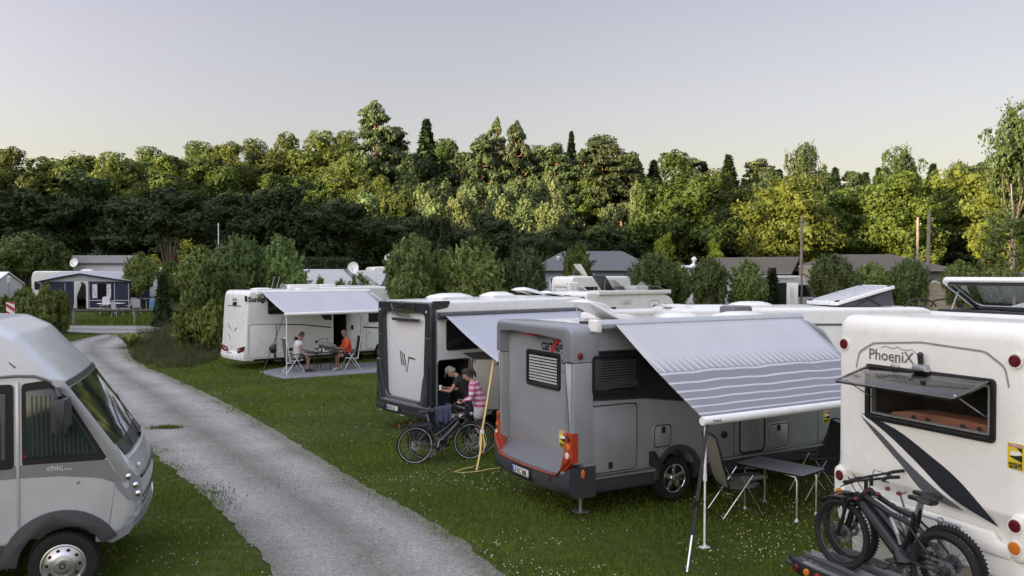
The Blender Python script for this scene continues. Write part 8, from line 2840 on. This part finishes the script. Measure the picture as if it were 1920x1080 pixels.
h = hut(cx, 60, 1.8, 2.5, hz(500, 60) - gz(cx, 60), hz(498.5, 61) - gz(cx, 60) + .05, 0, PWALL, PWALL, 'small flat roofed cabin with a white cowl between the willows', 'cabin', 0, .1, cat='cabin')
MB().lathe([(.001, 2.5), (.35, 2.5), (.30, 2.62), (.12, 2.75), (.10, 2.95), (.20, 3.0), (.20, 3.08), (.10, 3.22), (.001, 3.25)], Matrix.Translation((.1, .6, hz(500, 60) - gz(cx, 60) - 2.5)), 14).build('roof_cowl', WHITE, h)
cx = at(1925, 52)[0]
h = hut(cx, 52, 2.4, 3, hz(522, 52) - gz(cx, 52), hz(510, 53) - gz(cx, 52), R(5), BROWNW, SLATE, 'dark low shed at the right edge behind the open roof hatch', 'shed', 0, .3, cat='shed')


def wall_run(px0, px1, Y, top, label, m, name='block_wall'):
    x0, x1 = at(px0, Y)[0], at(px1, Y)[0]; z = gz(x0, Y); hh_ = hz(top, Y) - z
    r_ = empty(name, (x0, Y, z), 0, label, 'wall')
    MB().box(0, x1 - x0, 0, .2, -.3, hh_).build('masonry', m, r_, bevel=.01)
    MB().box(-.03, x1 - x0 + .03, -.03, .23, hh_, hh_ + .06).build('coping', PWALL, r_)
    return r_


m, n, l, b, tc = node_mat('block_masonry')
br = n.new('ShaderNodeTexBrick'); mpn = n.new('ShaderNodeMapping'); mpn.inputs['Rotation'].default_value = (R(90), 0, 0)
l.new(tc.outputs['Object'], mpn.inputs['Vector']); l.new(mpn.outputs[0], br.inputs['Vector'])
br.inputs['Color1'].default_value = (.40, .34, .24, 1); br.inputs['Color2'].default_value = (.30, .26, .19, 1); br.inputs['Mortar'].default_value = (.16, .145, .115, 1)
br.inputs['Scale'].default_value = 1.0; br.inputs['Brick Width'].default_value = .6; br.inputs['Row Height'].default_value = .28; br.inputs['Mortar Size'].default_value = .012
l.new(br.outputs['Color'], b.inputs['Base Color']); b.inputs['Roughness'].default_value = .9
BLOCK = m
wall_run(1730, 1800, 48, 531, 'beige concrete block wall between the right hand willows', BLOCK)
wall_run(1500, 1530, 53, 500, 'beige block wall strip behind the wooden pole', BLOCK)

POLEW = mat('pole_weathered_wood', (.19, .165, .13), .85, var=.2, vscale=6)


def pole(px, top, Y, r, label, base_px=None):
    x, y, z = at(px, Y); bx = at(base_px or px, Y)[0]
    root = empty('wooden_pole', (bx, Y, z), 0, label, 'pole')
    MB().tube([(0, 0, -.3), (x - bx, 0, hz(top, Y) - z)], r, 12, radii=[r * 1.2, r * .8]).build('shaft', POLEW, root)
    MB().box(x - bx - .04, x - bx + .22, -.03, .03, hz(top, Y) - z - .55, hz(top, Y) - z - .47).ball((x - bx + .2, 0, hz(top, Y) - z - .42), .06, 8, 6).build('insulator_arm', STEEL, root)
    return root


pole(1503, 405, 52, .10, 'leftmost of the three wooden poles, in front of the drooping beeches', 1501)
pole(1720, 408, 56, .10, 'middle wooden pole, thinner one of the right hand pair')
pole(1741, 397, 47, .11, 'tall right hand wooden pole of the pair, standing nearest', 1738)

# rail fence
x0, y0, z0_ = at(-60, 50); WOODG = mat('fence_grey_wood', (.075, .068, .058), .9, var=.25, vscale=5); POSTW = mat('fence_post_pale', (.20, .20, .19), .9, var=.2)
fe = empty('rail_fence', (x0, 50, 0), 0, 'low wooden rail fence with pale posts in front of the navy tent', 'fence')
pxs = [-60, 30, 138, 252, 345, 430]
X = [at(p, 50)[0] - x0 for p in pxs]
for a, b_, p in zip(X, X[1:], pxs):
    za, zb_ = gz(x0 + a, 50) + .86, gz(x0 + b_, 50) + .86
    MB().tube([(a, -.02, za), (b_, -.02, zb_)], .075, 8).build('rail', WOODG, fe)
for a in X:
    MB().tube([(a, 0, gz(x0 + a, 50) - .2), (a, 0, gz(x0 + a, 50) + .92)], .085, 8).build('post', POSTW, fe)
# second, hidden part of the low fence to the left: marker board and lamp post
x, y, z = at(19, 40)
mk = empty('marker_board', (x, y, z), R(4), 'red and white striped marker board above the silver motorhome roof', 'sign')
bz0, bz1 = hz(603, 40) - z, hz(566, 40) - z
MB().box(-.20, .20, -.015, .015, bz0 - .2, bz1).build('board', PLATE, mk)
st_ = MB()
for k in range(4):
    a = bz0 - .25 + k * .36
    pts_ = [(-.20, max(bz0 - .2, a + .26)), (.20, a), (.20, min(bz1, a + .18)), (-.20, min(bz1, a + .44))]
    pts_ = [(u, min(max(v, bz0 - .2), bz1)) for u, v in pts_]
    st_.prism(pts_, lambda u, v, d: (u, -d, v), .014, .018)
st_.build('red_stripes', mat('sign_red', (.42, .03, .03), .5), mk, smooth=False)
MB().tube([(0, .04, 0), (0, .04, bz1)], .03, 8).build('post', STEEL, mk)
x, y, z = at(17, 47)
lp = empty('lamp_post', (x, y, z), 0, 'thin grey lamp post behind the striped marker board', 'lamp')
MB().tube([(0, 0, 0), (0, 0, hz(522, 47) - z)], .035, 8).build('post', STEEL, lp)
MB().lathe([(.05, 0), (.10, .05), (.10, .3), (.14, .34), (.001, .42)], Matrix.Translation((0, 0, hz(528, 47) - z - .1)), 12).build('lantern', PWALL, lp)

# ================================================================== bushes and garden trees
WB = {'wA': (willow(31, 4.2, 1.8), 4.25, 3.9), 'wB': (willow(32, 4.2, 1.7, shoots=90), 4.2, 3.7), 'wC': (willow(33, 4.2, 1.9, leaf=leaf_mat('leaves_willow_dark', (.055, .090, .026), (.15, .205, .065), vs=1.2), size=.12), 4.2, 4.0),
      'ball': (willow(34, 4.0, 1.6, size=.15, leaf=leaf_mat('leaves_round_bush', (.045, .085, .018), (.11, .16, .035), vs=1.0), trunk=.9, shoots=30), 3.7, 3.4),
      'low': (willow(35, 1.8, 1.3, n_=3500, size=.13, trunk=.15, shoots=80, leaf=leaf_mat('leaves_low_light', (.080, .120, .025), (.20, .25, .06), vs=1.2), name='low_bush'), 1.8, 2.8),
      'con': (spruce(36, 2.6, .75, name='conifer_shrub', leaf=L_HEDGE), 2.6, 1.5)}
PROTO.update(WB)
plant('wA', 45, 64, 437, 130, 'round pollard willow left of the caravan with the navy tent', 'pollard willows', 'willow')
plant('ball', 100, 63.5, 455, 80, 'smaller round willow touching the left willow above the caravan', 'pollard willows', 'willow')
plant('wB', 262, 57, 474, 70, 'small willow between static home roof and bare tree', 'pollard willows', 'willow')
plant('ball', 322, 54, 495, 56, 'dark leafy bush behind the slim column conifer', None, 'bush')
plant('con', 305, 49, 524, 30, 'slim column conifer in front of the rail fence', None, 'conifer')
plant('wA', 378, 40, 462, 105, 'left willow of the big group beside the gravel lane', 'pollard willows', 'willow')
plant('wC', 448, 40, 445, 130, 'middle willow of the big group beside the gravel lane', 'pollard willows', 'willow')
plant('wB', 522, 41, 442, 115, 'right willow of the big group above the white motorhome', 'pollard willows', 'willow')
plant('low', 360, 38.2, 575, 90, 'leafy undergrowth at the left foot of the lane side willows', None, 'bush')
plant('low', 395, 38.0, 560, 80, 'leafy undergrowth hard against the white motorhome rear', None, 'bush')
plant('ball', 400, 38.5, 500, 100, 'dark dense bush low in the willow group beside the lane', None, 'bush')
plant('wA', 775, 38, 440, 125, 'tallest willow of the middle group above the graphite framed motorhome', 'pollard willows', 'willow')
plant('wB', 885, 38, 447, 130, 'broad lighter willow right in the middle group', 'pollard willows', 'willow')
plant('wC', 985, 40, 468, 105, 'right willow of the middle group, left of the cream caravan', 'pollard willows', 'willow')
plant('wA', 830, 41, 470, 110, 'darker willow between the two tall middle ones', 'pollard willows', 'willow')
plant('ball', 1082, 53, 462, 74, 'round clipped looking bush before the pale blue bungalow', None, 'bush')
plant('wC', 1225, 47, 478, 110, 'willow covering the right end of the pale blue bungalow', 'pollard willows', 'willow')
plant('wA', 1268, 49, 492, 70, 'shorter willow right of the one covering the bungalow', 'pollard willows', 'willow')
plant('wC', 1330, 46, 484, 84, 'willow below the white roof cowl', 'pollard willows', 'willow')
plant('wB', 1400, 46, 488, 84, 'willow in front of the brown hut roof', 'pollard willows', 'willow')
plant('con', 1448, 47, 518, 34, 'narrow dark shrub left of the silver motorhome door', None, 'shrub')
plant('wC', 1560, 46, 478, 104, 'dense willow right of the leftmost wooden pole', 'pollard willows', 'willow')
plant('wA', 1632, 47, 492, 90, 'willow below the mossy bungalow roof', 'pollard willows', 'willow')
plant('wC', 1705, 47, 486, 84, 'willow left of the tall right hand wooden pole', 'pollard willows', 'willow')
plant('wA', 1800, 48, 488, 80, 'light willow behind the open roof hatch', 'pollard willows', 'willow')
plant('wB', 1868, 50, 480, 90, 'broad willow near the right edge', 'pollard willows', 'willow')
plant('low', 600, 45, 528, 40, 'low yellow green bush before the pale tent roofs', None, 'bush')
plant('low', 676, 43, 524, 70, 'low light bush left of the tall middle willow', None, 'bush')
plant('low', 640, 44, 533, 50, 'small bright bush between the pale tent roofs and the caravan', None, 'bush')
for k, (px, Y, top, w) in enumerate(((10, 46, 560, 60), (45, 46, 545, 60), (85, 45, 540, 56), (112, 46, 550, 50), (-20, 46, 556, 60), (60, 44, 562, 70))):
    plant('low', px, Y, top, w, spot(px, 9, 'light green fence shrub').replace('above', 'below'), 'light green shrubs by the fence', 'shrub')
# bare twiggy tree
bt = empty('bare_tree', at(318, 60), 0, 'half dead tree with bare upright twigs beside the static home', 'tree')
mb = MB(); rb = random.Random(4)
mb.tube([(0, 0, -.1), (.15, 0, 1.6), (.0, 0, 2.6)], .14, 8, radii=[.16, .12, .10])
for k in range(26):
    a = rb.uniform(0, 6.28); o_ = rb.uniform(.2, 1.3); zt_ = rb.uniform(3.6, 5.0)
    mb.tube([(0, 0, rb.uniform(1.8, 2.6)), (math.cos(a) * o_ * .6, math.sin(a) * o_ * .6, zt_ * .72), (math.cos(a) * o_, math.sin(a) * o_, zt_)], .03, 4, radii=[.045, .025, .008])
mb.build('trunk', mat('bark_reddish', (.11, .075, .055), .9), bt)
rn = np.random.default_rng(3)
crown_mesh('crown', rn, [(-1.2, 0, 3.3, .5, .5, .5), (1.3, 0, 4.3, .6, .5, .6), (-.9, .3, 2.5, .6, .6, .6), (.9, 0, 3.4, .35, .4, .5)], 420, .16, L_LIME, bt, core=0, depth=.8)
# clipped hedge
x, y, z = at(615, 60)
rn = np.random.default_rng(5)
hd_l = []
x0h, x1h = at(572, 60)[0], at(658, 60)[0]
hg = empty('clipped_hedge', (0, 0, 0), 0, 'dark clipped hedge behind the pale tent roofs', 'hedge')
zz = gz(x, 60); top_ = hz(486, 60)
Np = 5200
px_ = rn.uniform(x0h, x1h, Np); pz_ = rn.uniform(zz, top_, Np); py_ = 60 + rn.normal(0, .06, Np)
tp_ = rn.random(Np) < .25; pz_[tp_] = top_ + rn.normal(0, .05, tp_.sum()); py_[tp_] = rn.uniform(60, 61.2, tp_.sum())
V, Fq = leaf_quads(rn, np.stack([px_, py_, pz_], 1), np.tile([0, -1, .3], (Np, 1)), np.full(Np, .17))
np_mesh('foliage', V, Fq, L_HEDGE, hg)
MB().box(x0h + .05, x1h - .05, 60.08, 61.15, zz - .2, top_ - .04).build('branches', L_HEDGE, hg, smooth=False)
# birch at the right edge
br_ = empty('birch_tree', at(1903, 50), 0, 'thin pale stemmed birch near the right edge', 'tree')
mb = MB(); zb = hz(345, 50) - gz(30, 50)
mb.tube([(0, 0, -.1), (-.1, 0, 2.6), (-.05, 0, 4.6), (-.3, 0, zb)], .09, 8, radii=[.10, .085, .06, .015])
mb.tube([(-.1, 0, 2.5), (-.9, 0, 3.9), (-1.5, 0, 5.2)], .05, 6, radii=[.05, .03, .012]).tube([(-.07, 0, 3.9), (-.9, .1, 5.0), (-1.2, .1, 6.2)], .03, 6, radii=[.04, .025, .01])
mb.build('trunk', PALEBARK, br_)
crown_mesh('crown', np.random.default_rng(8), [(-1.3, 0, 5.2, .9, .8, 1.0), (-.5, 0, 6.2, 1.0, .9, 1.1), (.6, 0, 5.4, .9, .8, 1.2), (-1.6, 0, 3.9, .6, .6, .8), (.4, 0, 4.0, .7, .7, .9)], 2600, .15, leaf_mat('leaves_birch', (.07, .11, .03), (.18, .23, .07)), br_, core=0, depth=.9, droop=1.0)

# tall weeds beside the lane
rn = np.random.default_rng(17)
hull = np.array([gp(238, 655), gp(252, 676), gp(290, 690), gp(350, 692), gp(408, 676), gp(408, 640), gp(330, 628), gp(262, 632)])
lo, hi = hull.min(0), hull.max(0)
P = rn.uniform(lo, hi, (26000, 2)); P = P[inpoly(P, hull)]
dens = vnoise(P, .9, 2); P = P[dens > .25]
hh = (.15 + .60 * vnoise(P, .9, 9) ** 1.3) * (.4 + .9 * rn.random(len(P)) ** 2)
WEED = leaf_mat('weed_green', (.030, .045, .018), (.15, .16, .07), vs=.9)
tag(blades('tall_weeds', P, hh, np.full(len(P), .035), WEED, .35), 'tangle of tall weeds beside the bend of the gravel lane', 'weeds', kind='stuff')
rn = np.random.default_rng(19)
PT = hull.mean(0) + rn.normal(0, 1, (14, 2)) * np.array([1.6, 1.3])
fern = empty('fern_clump', (PT[0][0] - 1.6, PT[0][1] - .6, 0), 0, 'arching fern clump at the left end of the weeds', 'fern')
mb = MB()
for k in range(16):
    a = k * .42; L_ = rn.uniform(.7, 1.2)
    q = [(math.cos(a) * L_ * t, math.sin(a) * L_ * t, .9 * L_ * math.sin(t * 2.2) * .8) for t in (0, .25, .5, .75, 1)]
    for i, (p_, w_) in enumerate(zip(q, (.02, .09, .11, .07, .01))):
        pass
    vs = []
    for p_, w_ in zip(q, (.02, .10, .12, .08, .01)):
        vs += [(p_[0] - math.sin(a) * w_, p_[1] + math.cos(a) * w_, p_[2]), (p_[0] + math.sin(a) * w_, p_[1] - math.cos(a) * w_, p_[2])]
    mb.add(vs, [(2 * i, 2 * i + 1, 2 * i + 3, 2 * i + 2) for i in range(4)])
mb.build('fronds', leaf_mat('fern_green', (.07, .11, .02), (.16, .2, .04)), fern, smooth=False)
# tuft in the middle of the gravel
tf = Vector((*gp(313, 803), 0))
P = rn.normal(0, 1, (900, 2)) * np.array([.20, .10]) + np.array([tf.x, tf.y])
tag(blades('grass_tuft', P, .03 + .07 * rn.random(len(P)), np.full(len(P), .016), GRASS, .9), 'small grass tuft growing in the middle of the gravel path', 'grass tuft')
